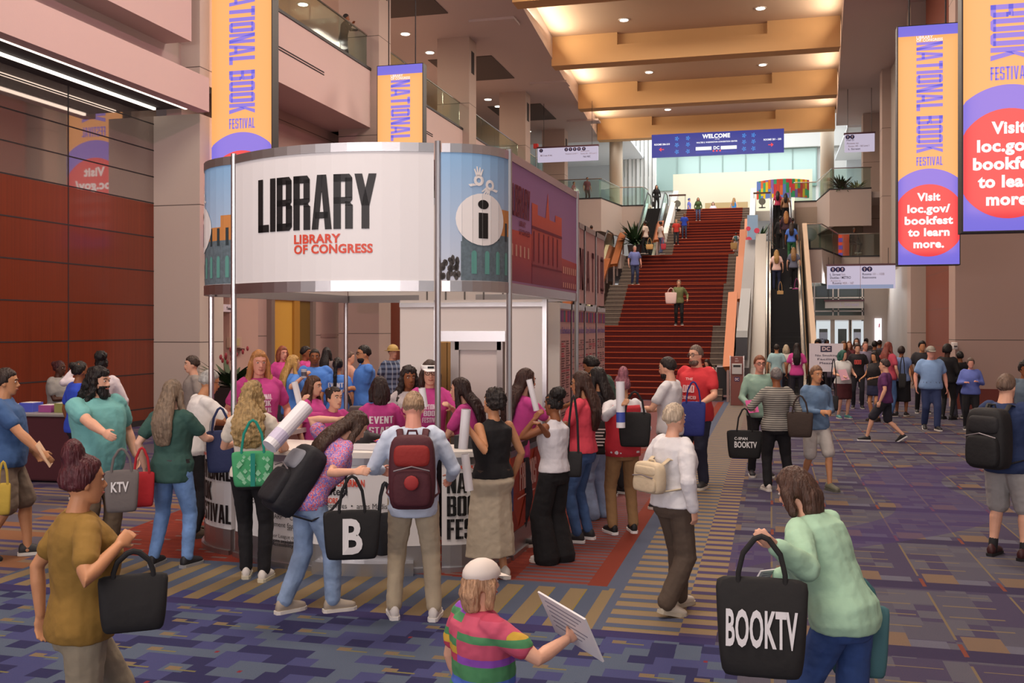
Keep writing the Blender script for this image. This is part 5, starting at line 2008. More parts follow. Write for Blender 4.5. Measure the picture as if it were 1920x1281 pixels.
# grey shell chair inside the booth
q = UY(697, 800, 9.9)
r = empty('stacking_chair', (q.x, 9.9, 0), radians(10))
r.scale = (1.3, 1.3, 1.35)
tag(r, 'grey shell chair behind the counter beside the staffer with EVENT STAFF on the back', 'chair')
gsh = M('grey shell', '6f6965', .6)
obj('seat', MB().box(-.23, .23, -.02, .42, .44, .48), gsh, r, bevel=.02)
rings = []
for k in range(6):
    z = .5 + k * .1
    w = .22 * (1 - .25 * max(0, (k - 3) / 2) ** 2)
    rings.append([(-w, -.02 - .03 * k / 5, z), (w, -.02 - .03 * k / 5, z), (w, -.05 - .03 * k / 5, z), (-w, -.05 - .03 * k / 5, z)])
obj('backrest', MB().loft(rings), gsh, r, bevel=.012)
for sx in (-.2, .2):
    for sy in (0, .38):
        obj('leg', MB().tube([(sx, sy, .44), (sx * 1.15, sy, 0.01)], .012, 8), steel, r)
# mezzanine bar stool for the seated person
SEAT = UY(1602, 470, 51.6)
r = empty('bar_stool', (SEAT.x, 51.6, 5.57))
tag(r, 'tall wire legged stool under the person in black on the mezzanine', 'stool')
obj('seat', MB().cyl((0, 0), .2, .72, .78, 18), dark, r)
for sx in (-.16, .16):
    for sy in (-.16, .16):
        obj('leg', MB().tube([(sx * .7, sy * .7, .72), (sx, sy, .02)], .012, 6), steel, r)
# ================================================================ people
def sstep(a, b, x):
    q = min(1, max(0, (x - a) / (b - a)))
    return q * q * (3 - 2 * q)


def ik(a, b, l1, l2, pole):
    d = b - a
    L = d.length
    if L > (l1 + l2) * .998:
        b = a + d * ((l1 + l2) * .998 / L)
        d = b - a
        L = d.length
    if L < abs(l1 - l2) + .02:
        L = abs(l1 - l2) + .02
    x = (l1 * l1 - l2 * l2 + L * L) / (2 * L)
    h = sqrt(max(0, l1 * l1 - x * x))
    u = d.normalized()
    p = Vector(pole)
    p = p - u * p.dot(u)
    if p.length < 1e-4:
        p = u.orthogonal()
    return a + u * x + p.normalized() * h, b


SKIN = {'fair': 'd9a78c', 'pale': 'e0b49c', 'tan': 'c08a64', 'olive': 'b98a68', 'brown': '8a5638', 'dark': '5e3724', 'deep': '45281c', 'pinkish': 'd79a86'}


def skin_m(k):
    return M('skin ' + k, SKIN[k], 0.5, var=0.06, vscale=14, spec=0.35)


def cloth_m(c, kind=''):
    if kind == 'denim':
        return M('denim ' + c, c, 0.85, bump=0.5, bscale=9, var=0.22, vscale=7)
    if kind == 'floral':
        m, b = (MATS['floral ' + c], None) if 'floral ' + c in MATS else newmat('floral ' + c, 0.85)
        if b:
            x, y, z = pos_xyz(True)
            n = NV.nt.nodes.new('ShaderNodeTexNoise')
            n.inputs['Scale'].default_value = 42
            f = NV(n.outputs[0])
            q = mixc(f.gt(.52), c, '7f6fc0')
            q = mixc(f.lt(.42), q, 'd8506a')
            q = mixc(f.between(.47, .49), q, 'e8dfe4')
            NV.nt.links.new(q.k, b.inputs['Base Color'])
        return m
    if kind in ('stripe', 'rainbow', 'plaid'):
        nm = kind + ' ' + c
        if nm in MATS:
            return MATS[nm]
        m, b = newmat(nm, 0.85)
        x, y, z = pos_xyz(True)
        if kind == 'stripe':
            q = mixc((z / .03).fr().gt(.5), c, '4d4a48')
        elif kind == 'plaid':
            q = mixc((z / .09).fr().gt(.55), c, '2b3550')
            q = mixc((x / .09).fr().gt(.75) * 0.5, q, 'a8b2c0')
        else:
            r = rnd2((z / .045).fl(), (x / .3).fl())
            q = mixc(r.gt(.2), 'c0506a', 'c8a23a')
            for th, cc in ((.38, 'b8405a'), (.52, '4a8a5a'), (.68, '4a6ac0'), (.82, '8a4ab0')):
                q = mixc(r.gt(th), q, cc)
        NV.nt.links.new(q.k, b.inputs['Base Color'])
        return m
    return M('cloth ' + c, c, 0.88, bump=0.35, bscale=11, var=0.05, vscale=6)


def hair_m(c):
    return M('hair ' + c, c, 0.5, bump=0.9, bscale=60, var=0.35, vscale=45, stretch=(1, 1, .12), spec=0.4)


class Person:
    pass


VOX = (0.0085, 0.013, 0.022)
TORSO = [(.80, .13, .105, 0), (.90, .168, .118, -.005), (.98, .160, .112, 0), (1.08, .142, .102, .006), (1.18, .150, .110, .010), (1.30, .168, .118, .008), (1.38, .170, .108, 0), (1.435, .150, .086, -.008), (1.475, .085, .065, -.012)]


def person(label, px, feet=None, t=None, top=None, H=None, face=180, z0=0.0, at=None, skin='fair', hair=('short', '3a2a20'),
           shirt=('tee', '888888'), hem=None, legs=('pants', '2a2a30'), shoe='2a2a2c', sole='d8d4cc', bulk=1.0, fem=False, lean=0.0, side=0.0,
           head=(0, 0), la=None, ra=None, stance=None, walk=0.0, sit=None, lod=None, beard=None, glasses=False, back=None, front=None, hat=None, mask=False, wide=1.0, sock=None, group=None, curl=.5, belt=None, lp=None, rp=None, twist=0.0, elbows=0.0):
    if t is None:
        t = EYE * F / (feet - HY)
    loc = at if at is not None else U(px, HY, t)
    loc = Vector((loc[0], loc[1], z0))
    if H is None:
        H = EYE + (HY - top) / F * t - z0
    S = H / 1.75
    ray = YAW - math.atan((px - CX) / F)
    yaw = ray - radians(face)
    lod = (0 if t < 11 else 1 if t < 20 else 2) if lod is None else lod
    vox = VOX[lod]
    n = 12 if lod < 2 else 8
    root = empty('person', loc, yaw)
    root.scale = (S, S, S)
    tag(root, label, 'person', group)
    P = Person()
    P.root, P.yaw, P.S, P.loc, P.lod = root, yaw, S, loc, lod
    lean_, side_ = radians(lean), radians(side)
    # legs first: how far the pelvis drops
    if stance is None:
        stance = ((-.11, .02), (.11, -.02))
        if walk:
            stance = ((-.09, .30 * walk, 0, 0), (.09, -.30 * walk, .05 * abs(walk), -30 * abs(walk)))
    st = [tuple(s_) + (0,) * (4 - len(s_)) for s_ in stance]
    drop = 0.0
    if sit is not None:
        drop = .92 - sit / S
    else:
        for k, (x, y, z, p) in enumerate(st):
            dx = hypot(x - (-.09, .09)[k], y)
            drop = max(drop, .92 - (.08 + z + sqrt(max(.05, (.86 * .985) ** 2 - dx * dx))))

    tw = radians(twist)

    def TL(p):
        p = Vector(p)
        w = sstep(.86, 1.12, p.z)
        q = p - Vector((0, 0, .96))
        if w > 0:
            R = Matrix.Rotation(-lean_ * w, 3, 'X') @ Matrix.Rotation(side_ * w, 3, 'Y') @ Matrix.Rotation(tw * w, 3, 'Z')
            q = R @ q
        return q + Vector((0, 0, .96 - drop))

    P.TL = TL
    c, s_ = cos(yaw), sin(yaw)

    def wd(p):
        p = Vector(p) * S
        return Vector((loc.x + c * p.x - s_ * p.y, loc.y + s_ * p.x + c * p.y, loc.z + p.z))

    P.w = wd
    bw = bulk
    prof = []
    for (z, a, b, yo) in TORSO:
        belly = max(0, bulk - 1) * .10 * math.exp(-((z - 1.08) / .16) ** 2)
        if fem:
            a *= {.98: 1.02, 1.08: .92, 1.18: .92}.get(z, 1.04 if z < .95 else .93)
            if z == 1.30:
                b += .022
                yo += .020
            if z == 1.18:
                b += .012
                yo += .012
        k = 1 + (bw - 1) * (1.0 if z < 1.4 else .5)
        prof.append((z, a * k, b * k + belly, yo + belly * .8))

    def ringat(z, e=0.0, n_=16):
        for (p, q) in zip(prof, prof[1:]):
            if z <= q[0] or q is prof[-1]:
                f = min(1, max(0, (z - p[0]) / (q[0] - p[0])))
                a, b, yo = [p[i] + (q[i] - p[i]) * f for i in (1, 2, 3)]
                break
        return a + e, b + e, yo

    P.ringat = ringat

    def tring(z, e, n_=18):
        a, b, yo = ringat(z, e)
        out = []
        for i in range(n_):
            an = 2 * pi * i / n_
            ca, sa = cos(an), sin(an)
            out.append(TL((a * abs(ca) ** .8 * (1 if ca > 0 else -1), yo + b * sa, z)))
        return out

    # arms
    arms = {}
    for key, sg, tgt, pole in (('l', -1, la, lp), ('r', 1, ra, rp)):
        sh = TL((sg * .178 * (.93 if fem else 1) * (1 + (bw - 1) * .5), -.008, 1.405))
        if tgt is None:
            tgt = (.10, .06, -.50)
        if isinstance(tgt, Vector):         # a place in the hall the hand reaches for
            q = tgt - loc
            q = Vector((cos(yaw) * q.x + sin(yaw) * q.y, -sin(yaw) * q.x + cos(yaw) * q.y, q.z)) / S
            hand = q - (q - sh).normalized() * .08
        else:
            hand = sh + Vector((sg * tgt[0], tgt[1], tgt[2]))
        pole = pole or (sg * (.5 + elbows), -.6, -.5)
        el, wr = ik(sh, hand, .285, .25, pole)
        arms[key] = (sh, el, wr, sg)
    legj = []
    for k, (x, y, z, pt) in enumerate(st):
        hip = Vector((-.09 if k == 0 else .09, 0, .92 - drop))
        fwd = Vector((0, 1, 0))
        p_ = radians(pt)
        ank = Vector((x, y, z + .08))
        kn, an = ik(hip, ank, .44, .42, (0.12 * (-1 if k == 0 else 1), 1, 0.1))
        legj.append((hip, kn, an, pt, z))
    skm = skin_m(skin)
    # --- body: one surface
    mb = MB()
    mb.loft([tring(z, -.034 if z < 1.42 else -.026, 14) for z in (.84, .92, 1.0, 1.1, 1.2, 1.3, 1.38, 1.43, 1.47)])
    Rh = Matrix.Rotation(radians(head[1]), 3, 'Z') @ Matrix.Rotation(-radians(head[0]), 3, 'X')
    nb = TL((0, -.015, 1.46))
    nt_ = TL((0, .004, 1.545))
    HC = nt_ + Rh @ Vector((0, .012, .085))
    P.HC, P.Rh = HC, Rh
    nr = .056 if not fem else .048
    nr *= 1 + (bw - 1) * .5
    mb.tube([nb, nt_, nt_ + Rh @ Vector((0, .01, .06))], [nr * 1.15, nr, nr], n)
    hp = [(-.118, .020, .022, .052), (-.106, .040, .044, .038), (-.08, .054, .066, .020), (-.045, .062, .081, .009), (0, .069, .091, .002), (.04, .073, .096, -.002), (.075, .068, .088, -.006), (.102, .050, .066, -.008), (.118, .026, .036, -.008)]
    rings = []
    for (z, a, b, yo) in hp:
        r_ = []
        for i in range(16):
            an = 2 * pi * i / 16
            x, y = a * cos(an), b * sin(an)
            if y < 0:
                y *= 1.06
            r_.append(HC + Rh @ Vector((x, y + yo, z)))
        rings.append(r_)
    mb.loft(rings)
    H_ = lambda x, y, z: HC + Rh @ Vector((x, y, z))
    if lod < 2:
        mb.tube([H_(0, .086, .008), H_(0, .102, -.022), H_(0, .107, -.034)], [.008, .011, .012], 8)
        mb.ell(H_(-.012, .098, -.038), (.009, .010, .008), 8, 5)
        mb.ell(H_(.012, .098, -.038), (.009, .010, .008), 8, 5)
        mb.ell(H_(0, .088, -.066), (.022, .013, .012), 8, 5)
        mb.ell(H_(0, .086, .026), (.045, .012, .010), 8, 5)
    for sx in (-1, 1):
        mb.ell(H_(sx * .073, -.006, -.012), (.011, .020, .031), 8, 6, Rh)
    P.hand = {}
    for key, (sh, el, wr, sg) in arms.items():
        k = 1 + (bw - 1) * .6
        f = .9 if fem else 1.0
        cov = {'tee': (.78, .86, 1, 1, 1, 1, 1), 'tank': (1,) * 7, 'elbow': (.78, .8, .8, .85, 1, 1, 1), 'long': (.76, .76, .76, .76, .76, .85, 1)}[shirt[0]]
        mb.tube([sh + (el - sh) * -.02, sh + (el - sh) * .35, sh + (el - sh) * .8, el, el + (wr - el) * .3, el + (wr - el) * .75, wr], [v * k * f * c_ for v, c_ in zip((.052, .048, .041, .038, .040, .031, .026), cov)], n)
        d = (wr - el).normalized()
        # palm normal faces the body / down
        ref = Vector((-sg, 0, -.35))
        nrm = (ref - d * ref.dot(d)).normalized()
        sd = d.cross(nrm)
        if sd.y < 0 and abs(d.y) < .9:
            sd = -sd
        if abs(d.y) >= .9 and sd.x * sg > 0:
            sd = -sd
        hs = .92 if fem else 1.0
        P.hand[key] = wr + d * .085 * hs + nrm * .02
        mb.tube([wr - d * .01, wr + d * .04 * hs, wr + d * .088 * hs], [(.022, .017), (.038 * hs, .015), (.039 * hs, .013)], n, up=sd)
        if lod < 2:
            for i, (o_, ln) in enumerate(((.030, .070), (.010, .080), (-.010, .074), (-.029, .058))):
                b0 = wr + d * .088 * hs + sd * o_ * hs
                pts, dd = [b0 - d * .012], d.copy()
                for j in range(3):
                    R = Matrix.Rotation((curl * (.55 + .5 * j) + .08 * i) * (1 if sd.cross(d).dot(nrm) > 0 else -1), 3, sd)
                    dd = R @ d
                    pts.append(pts[-1] + dd * ln * hs * (.45, .32, .25)[j])
                mb.tube(pts, [.0095 * hs, .009 * hs, .0085 * hs, .0075 * hs], 7)
            tb = wr + d * .028 * hs + sd * .026 * hs
            mb.tube([tb, tb + (sd * .6 + d * .6 + nrm * .35) * .035, tb + (sd * .5 + d * .9 + nrm * .6) * .058], [.012 * hs, .011 * hs, .0085 * hs], 7)
        else:
            mb.tube([wr + d * .08, wr + d * .12 + nrm * .012, wr + d * .15 + nrm * .04], [(.038, .013), (.035, .013), (.03, .012)], n, up=sd)
    k = 1 + (bw - 1) * .7
    for (hip, kn, an, pt, z) in legj:
        mb.tube([hip + Vector((0, 0, .02)), hip + (kn - hip) * .4, kn, kn + (an - kn) * .3 + Vector((0, -.012, 0)), kn + (an - kn) * .7, an, an + Vector((0, .0, -.03))], [v * k * c_ for v, c_ in zip((.085, .075, .050, .052, .038, .032, .035), (.8, .8, .95, 1, 1, 1, 1) if legs[0] in ('skirt', 'shorts') else (.78, .78, .78, .78, .85, 1, 1))], n)
    obj('body', mb, skm, root, remesh=vox * (.85 if lod == 0 else 1), sm=2 if lod < 2 else 1)
    # --- face
    if lod < 2:
        for sx in (-1, 1):
            o = obj('eye', MB().ell(H_(sx * .030, .083, .004), (.0125, .008, .007), 10, 6, Rh), M('eye white', 'd8d0c8', .3), root, smooth=True)
            obj('iris', MB().ell(H_(sx * .030, .0895, .004), (.0058, .004, .0058), 8, 5, Rh), M('iris', '2a1c14', .2), o, smooth=True)
            obj('eyebrow', MB().tube([H_(sx * .014, .095, .024), H_(sx * .030, .094, .030), H_(sx * .046, .082, .024)], .0042, 6), hair_m(hair[1] if hair[0] not in ('none',) else '5a4a40'), root, smooth=True)
        obj('mouth', MB().tube([H_(-.022, .088, -.064), H_(0, .099, -.067), H_(.022, .088, -.064)], (.0045, .006), 8, up=(0, 0, 1)), M('lips ' + skin, {'dark': '5a2a26', 'deep': '4a221e', 'brown': '82423a'}.get(skin, 'a85a50'), .45), root, smooth=True)
    hm = hair_m(hair[1])
    hv = max(vox, .011)
    if beard:
        b_ = MB()
        b_.ell(H_(0, .036, -.088), (.064, .062, .052), 14, 8, Rh)
        if beard == 'full':
            b_.ell(H_(0, .055, -.12), (.052, .05, .055), 12, 8, Rh)
            b_.tube([H_(-.06, .05, -.05), H_(-.03, .09, -.048), H_(.03, .09, -.048), H_(.06, .05, -.05)], .011, 8)
        obj('beard', b_, hm, root, remesh=hv, disp=(.012, .03))
    if glasses:
        g = MB()
        for sx in (-1, 1):
            g.tube([H_(sx * .031 + .024 * cos(q * pi / 5), .098, .002 + .019 * sin(q * pi / 5)) for q in range(11)], .0028, 6, round_ends=False)
            g.tube([H_(sx * .055, .096, .008), H_(sx * .075, .05, .008), H_(sx * .078, -.01, .004)], .0026, 6)
        g.tube([H_(-.008, .1, .004), H_(.008, .1, .004)], .0026, 6)
        obj('glasses', g, M('glasses frame', '2a2220', .3), root)
    if mask:
        obj('face_mask', MB().ell(H_(0, .06, -.055), (.055, .05, .045), 12, 8, Rh), M('mask white', 'dcdcdc', .8), root, smooth=True)
    # --- hair
    st_, hc = hair
    if st_ != 'none':
        h = MB()
        thick = {'short': 1.11, 'crop': 1.075, 'curly': 1.2, 'afro': 1.45, 'long': 1.12, 'bob': 1.14, 'bun': 1.06, 'updo': 1.06, 'pony': 1.07, 'braid': 1.07, 'longcurly': 1.2, 'bald': 1.05, 'wrap': 1.12}[st_]
        low = {'short': -.28, 'crop': -.25, 'curly': -.5, 'afro': -.45, 'bald': -.2}.get(st_, -.45)

        def fr_(d):
            line = .42 * sstep(-.1, .75, d.y) + (1 - sstep(-.1, .75, d.y)) * low
            if st_ == 'bald':
                line = low
                if d.z > .35:
                    return .86
            f = sstep(line - .12, line + .08, d.z)
            return .84 + (thick - .84) * f
        h.ell(H_(0, -.006, .012), (.078, .102, .112), 24, 16, Rh, fr_)
        if st_ in ('long', 'longcurly'):
            w_ = .105 if st_ == 'long' else .14
            L = 1.16 if st_ == 'long' else 1.20
            h.tube([H_(0, -.05, .05), H_(0, -.085, -.05), TL((0, -.125, 1.46)), TL((0, -.155, 1.36)), TL((0, -.15, 1.26)), TL((0, -.14, L))], [(.07, .05), (.085, .055), (w_, .06), (w_ * 1.08, .05), (w_, .04), (w_ * .75, .02)], 14, up=(1, 0, 0))
            for sx in (-1, 1):
                h.tube([H_(sx * .05, .02, .08), H_(sx * .082, .01, .0), H_(sx * .088, -.005, -.10), TL((sx * .125, .02, 1.42)), TL((sx * .125, .085, 1.33)), TL((sx * .11, .11, 1.24))], [.02, .028, .034, .036, .028, .014], 10)
        elif st_ == 'bob':
            for sx in (-1, 1):
                h.tube([H_(sx * .05, .03, .07), H_(sx * .085, .01, -.02), H_(sx * .085, 0, -.12)], [.025, .032, .03], 10)
            h.tube([H_(0, -.07, .04), H_(0, -.09, -.06), H_(0, -.075, -.14)], [(.08, .05), (.088, .055), (.08, .045)], 12, up=(1, 0, 0))
        elif st_ == 'bun':
            h.ell(H_(0, -.10, .07), (.05, .045, .05), 12, 8, Rh)
        elif st_ == 'updo':
            h.ell(H_(0, -.06, .12), (.085, .085, .07), 14, 8, Rh)
        elif st_ in ('pony', 'braid'):
            h.tube([H_(0, -.09, .06), H_(0, -.13, .0), TL((0, -.155, 1.46)), TL((0, -.165, 1.34)), TL((0, -.15, 1.2 if st_ == 'braid' else 1.28))], [.025, .03, .033, .03, .012], 10)
        elif st_ == 'wrap':
            h.ell(H_(0, -.05, .13), (.06, .06, .085), 12, 8, Rh)
        dsp = {'crop': (.004, .03), 'bald': (.003, .03), 'curly': (.05, .03), 'afro': (.05, .03), 'longcurly': (.05, .035), 'updo': (.03, .03)}.get(st_, (.014, .03))
        obj('hair', h, hm, root, remesh=hv, disp=dsp if lod < 2 else None, sm=1)
    if hat:
        hk, hcol = hat
        hmx = M('hat ' + hcol, hcol, .7)
        h = MB()
        if hk != 'visor':
            h.ell(H_(0, -.006, .045), (.096, .122, .100), 18, 10, Rh, lambda d: 1.0 if d.z > -.05 else .85)
        else:
            h.tube([H_(.085 * cos(q * 2 * pi / 16), -.004 + .108 * sin(q * 2 * pi / 16), .055) for q in range(17)], (.008, .026), 8, up=None, round_ends=False)
        if hk in ('cap', 'visor'):
            h.tube([H_(0, .07, .045), H_(0, .13, .035), H_(0, .165, .022)], [(.078, .006), (.075, .005), (.05, .004)], 14, up=Rh @ Vector((1, 0, 0)))
        if hk == 'brim':
            h.ell(H_(0, 0, .03), (.16, .17, .012), 20, 4, Rh)
        obj('hat', h, hmx, root, smooth=True)
        if hk == 'visor':
            obj('hat_logo', MB().tube([H_(-.03, .116, .06), H_(.03, .116, .06)], (.002, .012), 6, up=Rh @ Vector((0, 1, 0))), ink, root)
    # --- clothes
    kind, col = shirt[0], shirt[1]
    pat = shirt[2] if len(shirt) > 2 else ''
    cm = cloth_m(col, pat)
    hem = hem if hem is not None else (.86 if kind in ('tee', 'long') else .94)
    lo_ = [z for z in (hem, hem + .05, .98, 1.08, 1.18, 1.27, 1.34, 1.39, 1.43, 1.462, 1.48) if z >= hem]
    sb_ = MB()
    rings = []
    for z in lo_:
        e = (.028 if z < 1.0 else .022) if z < 1.42 else .010
        if z < hem + .12 and fem is False:
            e += .006
        if z > 1.475:
            e = -.004
        if kind == 'tank' and z > 1.42:
            e = -.02
        rings.append(tring(max(z, .80), e, 18))
    sb_.loft(rings)
    frac = {'tee': .62, 'long': 2.0, 'tank': 0.0, 'elbow': 1.25}[kind]
    for key, (sh, el, wr, sg) in arms.items():
        kk = (1 + (bw - 1) * .7) * (.94 if fem else 1)
        if frac == 0:
            continue
        a0 = sh - (el - sh) * .12 + Vector((-sg * .03, 0, 0))
        if frac <= 1:
            pts = [a0, sh + (el - sh) * .25, sh + (el - sh) * frac]
            rd = [.064 * kk, .064 * kk, .064 * kk * wide]
        elif frac < 2:
            pts = [a0, sh + (el - sh) * .3, el, el + (wr - el) * (frac - 1)]
            rd = [.064 * kk, .062 * kk, .053 * kk, .05 * kk]
        else:
            pts = [a0, sh + (el - sh) * .3, sh + (el - sh) * .8, el, el + (wr - el) * .4, el + (wr - el) * .97]
            rd = [.064 * kk, .062 * kk * wide, .054 * kk * wide, .052 * kk * wide, .047 * kk * wide, .036 * kk * wide]
        sb_.tube(pts, rd, n)
        sb_.ell(sh + (el - sh) * .02, [.063 * kk] * 3, 12, 8)
        if frac > 1:
            sb_.ell(el, [.055 * kk * wide] * 3, 10, 7)
    obj({'tee': 't_shirt', 'long': 'long_sleeve_top', 'tank': 'sleeveless_top', 'elbow': 'shirt'}[kind], sb_, cm, root, remesh=vox * 1.25, disp=(.016, .09) if lod < 2 else None, sm=2)
    for txt, isback in ((back, 1), (front, 0)):
        if not txt:
            continue
        fm_ = MB()
        for i, (word, z, w_, h_) in enumerate(txt[1]):
            vs, fs = block2d(word, .05) if word.isupper() and all(ch in BG or ch == ' ' for ch in word) else text2d(word, .02)
            x0, x1, y0, y1 = extent(vs)
            o = len(fm_.v)
            for (x, y) in vs:
                q = (x - x0) / (x1 - x0) - .5
                zz = z + y * h_
                a, b, yo = ringat(zz, .020)
                xx = q * w_
                yy = b * sqrt(max(.05, 1 - (abs(xx) / a) ** 2.5)) + .016
                fm_.v.append(tuple(TL((xx, yo - yy, zz) if isback else (-xx, yo + yy, zz))))
            fm_.f += [tuple(i_ + o for i_ in f) for f in fs]
        flat('shirt_lettering', fm_, M('print ' + txt[0], txt[0], .7), root)
    lk, lc = legs[0], legs[1]
    pat = legs[2] if len(legs) > 2 else ''
    lm = cloth_m(lc, pat)
    pb = MB()
    waist = [tring(z, .010 if z < .9 else .002, 16) for z in (.86, .92, .98, 1.03)]
    if lk == 'skirt':
        hz = legs[3] if len(legs) > 3 else .5
        m_ = Vector((0, 0, 0))
        rings = [tring(1.03, .014, 18), tring(.96, .016, 18), tring(.90, .026, 18)]
        ky = (legj[0][1].y + legj[1][1].y) / 2
        for z in (.78, .65, .5, .36, .22, .12):
            if z < hz - .01:
                break
            fl = 1 + (.9 - z) * .42 * wide
            rings.append([Vector((.18 * bw * fl * cos(2 * pi * i / 18) * (1 + .05 * sin(5 * 2 * pi * i / 18)), .135 * bw * fl * sin(2 * pi * i / 18) * (1 + .05 * cos(7 * 2 * pi * i / 18)) + ky * .4, z - drop)) for i in range(18)])
        pb.loft(rings)
    else:
        pb.loft([tring(.81, .0, 16)] + waist)
        for (hip, kn, an, pt, z) in legj:
            kk = 1 + (bw - 1) * .7
            if lk == 'shorts':
                fz = legs[3] if len(legs) > 3 else .95
                pb.tube([hip + Vector((0, 0, .01)), hip + (kn - hip) * .5, hip + (kn - hip) * fz], [.103 * kk, .098 * kk, .092 * kk * wide], n)
            else:
                b0 = {'pants': (.103, .086, .070, .064, .058), 'jeans': (.103, .084, .064, .060, .050), 'leggings': (.098, .08, .058, .054, .042), 'wide': (.108, .105, .112, .12, .135)}[lk]
                pb.ell(kn, [b0[2] * kk] * 3, 10, 7)
                pb.tube([hip + Vector((0, 0, .01)), hip + (kn - hip) * .5, kn, kn + (an - kn) * .45, an + Vector((0, -.005, .015 if lk != 'wide' else -.03))], [v * kk * (wide if i > 1 else 1) for i, v in enumerate(b0)], n)
    obj({'skirt': 'skirt', 'shorts': 'shorts', 'jeans': 'jeans', 'leggings': 'leggings'}.get(lk, 'trousers'), pb, lm, root, remesh=vox * 1.25, disp=(.014, .08) if lod < 2 else None, sm=2)
    if belt:
        obj('belt', MB().loft([tring(z, .024, 18) for z in (.985, 1.02)]), M('belt ' + belt, belt, .5), root)
    # shoes
    for k, (hip, kn, an, pt, z) in enumerate(legj):
        d = Vector((sin(radians(9)) * (-1 if k == 0 else 1), cos(radians(9)), 0))
        R = Matrix.Rotation(atan2(-d.x, d.y), 3, 'Z') @ Matrix.Rotation(radians(pt), 3, 'X')
        base = an - Vector((0, 0, .08))
        mb, m2 = MB(), MB()
        rr1, rr2 = [], []
        for (y, w_, h_) in ((-.075, .022, .05), (-.062, .034, .085), (-.02, .038, .10), (.04, .040, .085), (.10, .046, .062), (.155, .042, .048), (.182, .025, .036)):
            rr1.append([base + R @ Vector((w_ * cos(q) * (1 if sin(q) < .3 else .85), y, .022 + h_ * (.5 + .5 * sin(q)) - .018 * (sin(q) < 0))) for q in [2 * pi * i / 10 for i in range(10)]])
        for (y, w_) in ((-.085, .024), (-.06, .040), (0, .041), (.06, .044), (.11, .051), (.16, .046), (.192, .024)):
            rr2.append([base + R @ Vector(v) for v in ((-w_, y, .0), (w_, y, .0), (w_ * 1.02, y, .028), (-w_ * 1.02, y, .028))])
        mb.loft(rr1)
        m2.loft(rr2)
        o = obj('shoe', mb, M('shoe ' + shoe, shoe, .6), root, smooth=True)
        obj('sole', m2, M('sole ' + sole, sole, .6), o)
        if sock:
            obj('sock', MB().tube([an + Vector((0, 0, -.03)), an + (kn - an) * .2], .042, 10), M('sock ' + sock, sock, .8), root, smooth=True)
    return P


# ---------------------------------------------------------------- carried things
def oriented(name, P, p, rz=0.0, rx=0.0, sc=None):
    r = empty(name, P.w(p))
    r.rotation_euler = (rx, 0, P.yaw + rz)
    q = P.S if sc is None else sc
    r.scale = (q, q, q)
    return r


def rbox(w, d, h, k=.25, n=16, taper=1.0):
    """soft rounded block standing on z = 0"""
    rings = []
    for (f, e) in ((0.0, .75), (.06, .93), (.3, 1.0), (.7, .98), (.92, .9), (1.0, .62)):
        rg = []
        tp = 1 + (taper - 1) * f
        for i in range(n):
            a = 2 * pi * i / n
            ca, sa = cos(a), sin(a)
            rg.append(Vector((w / 2 * tp * e * abs(ca) ** k * (1 if ca > 0 else -1), d / 2 * e * abs(sa) ** k * (1 if sa > 0 else -1), h * f)))
        rings.append(rg)
    return rings


def backpack(P, label, col, col2=None, w=.32, h=.48, d=.17, dz=0.0, straps=True, rz=0.0):
    a, b, yo = P.ringat(1.2)
    p = P.TL((0, -b - .02 - d / 2 - abs(yo), 1.47 - h - .02 + dz))
    up = P.TL((0, 0, 1.4)) - P.TL((0, 0, 1.2))
    rx = -atan2(up.y, up.z)
    r = oriented('backpack', P, p, rz, rx)
    tag(r, label, 'backpack')
    m = M('pack ' + col, col, .75, bump=.25, bscale=20)
    m2 = M('pack ' + (col2 or col), col2 or col, .75, bump=.25, bscale=20)
    obj('main_compartment', MB().loft(rbox(w, d, h, .45)), m, r, smooth=True, sub=1)
    rg = rbox(w * .82, d * .5, h * .5, .45)
    obj('front_pocket', MB().loft([[v + Vector((0, -d * .45, h * .06)) for v in g] for g in rg]), m2 if False else m, r, smooth=True, sub=1)
    obj('top_flap', MB().loft([[Vector((v.x, v.y - d * .2, v.z + h * .58)) for v in g] for g in rbox(w * .8, d * .75, h * .30, .45)]), m2, r, smooth=True, sub=1)
    obj('zip', MB().tube([(-w * .36, -d * .66, h * .54), (0, -d * .72, h * .60), (w * .36, -d * .66, h * .54)], .006, 6), M('zip grey', '8a8488', .4, .5), r)
    obj('grab_handle', MB().tube([(-.04, d * .2, h * .97), (-.03, d * .2, h * 1.04), (.03, d * .2, h * 1.04), (.04, d * .2, h * .97)], .009, 8), m, r)
    if straps:
        for sx in (-1, 1):
            pts = [(sx * .09, d * .45, h * .9), (sx * .10, d * .5 + .06, h * 1.0 + .02), (sx * .115, d * .5 + b * 1.15, h * 1.0 - .01), (sx * .12, d * .5 + 2 * b + .015, h * .72), (sx * .14, d * .5 + 2 * b - .02, h * .42), (sx * (a + .02), d * .5 + b, h * .15), (sx * .12, d * .4, h * .08)]
            obj('strap', MB().tube(pts, (.026, .008), 8), m, r, smooth=True)
    return r


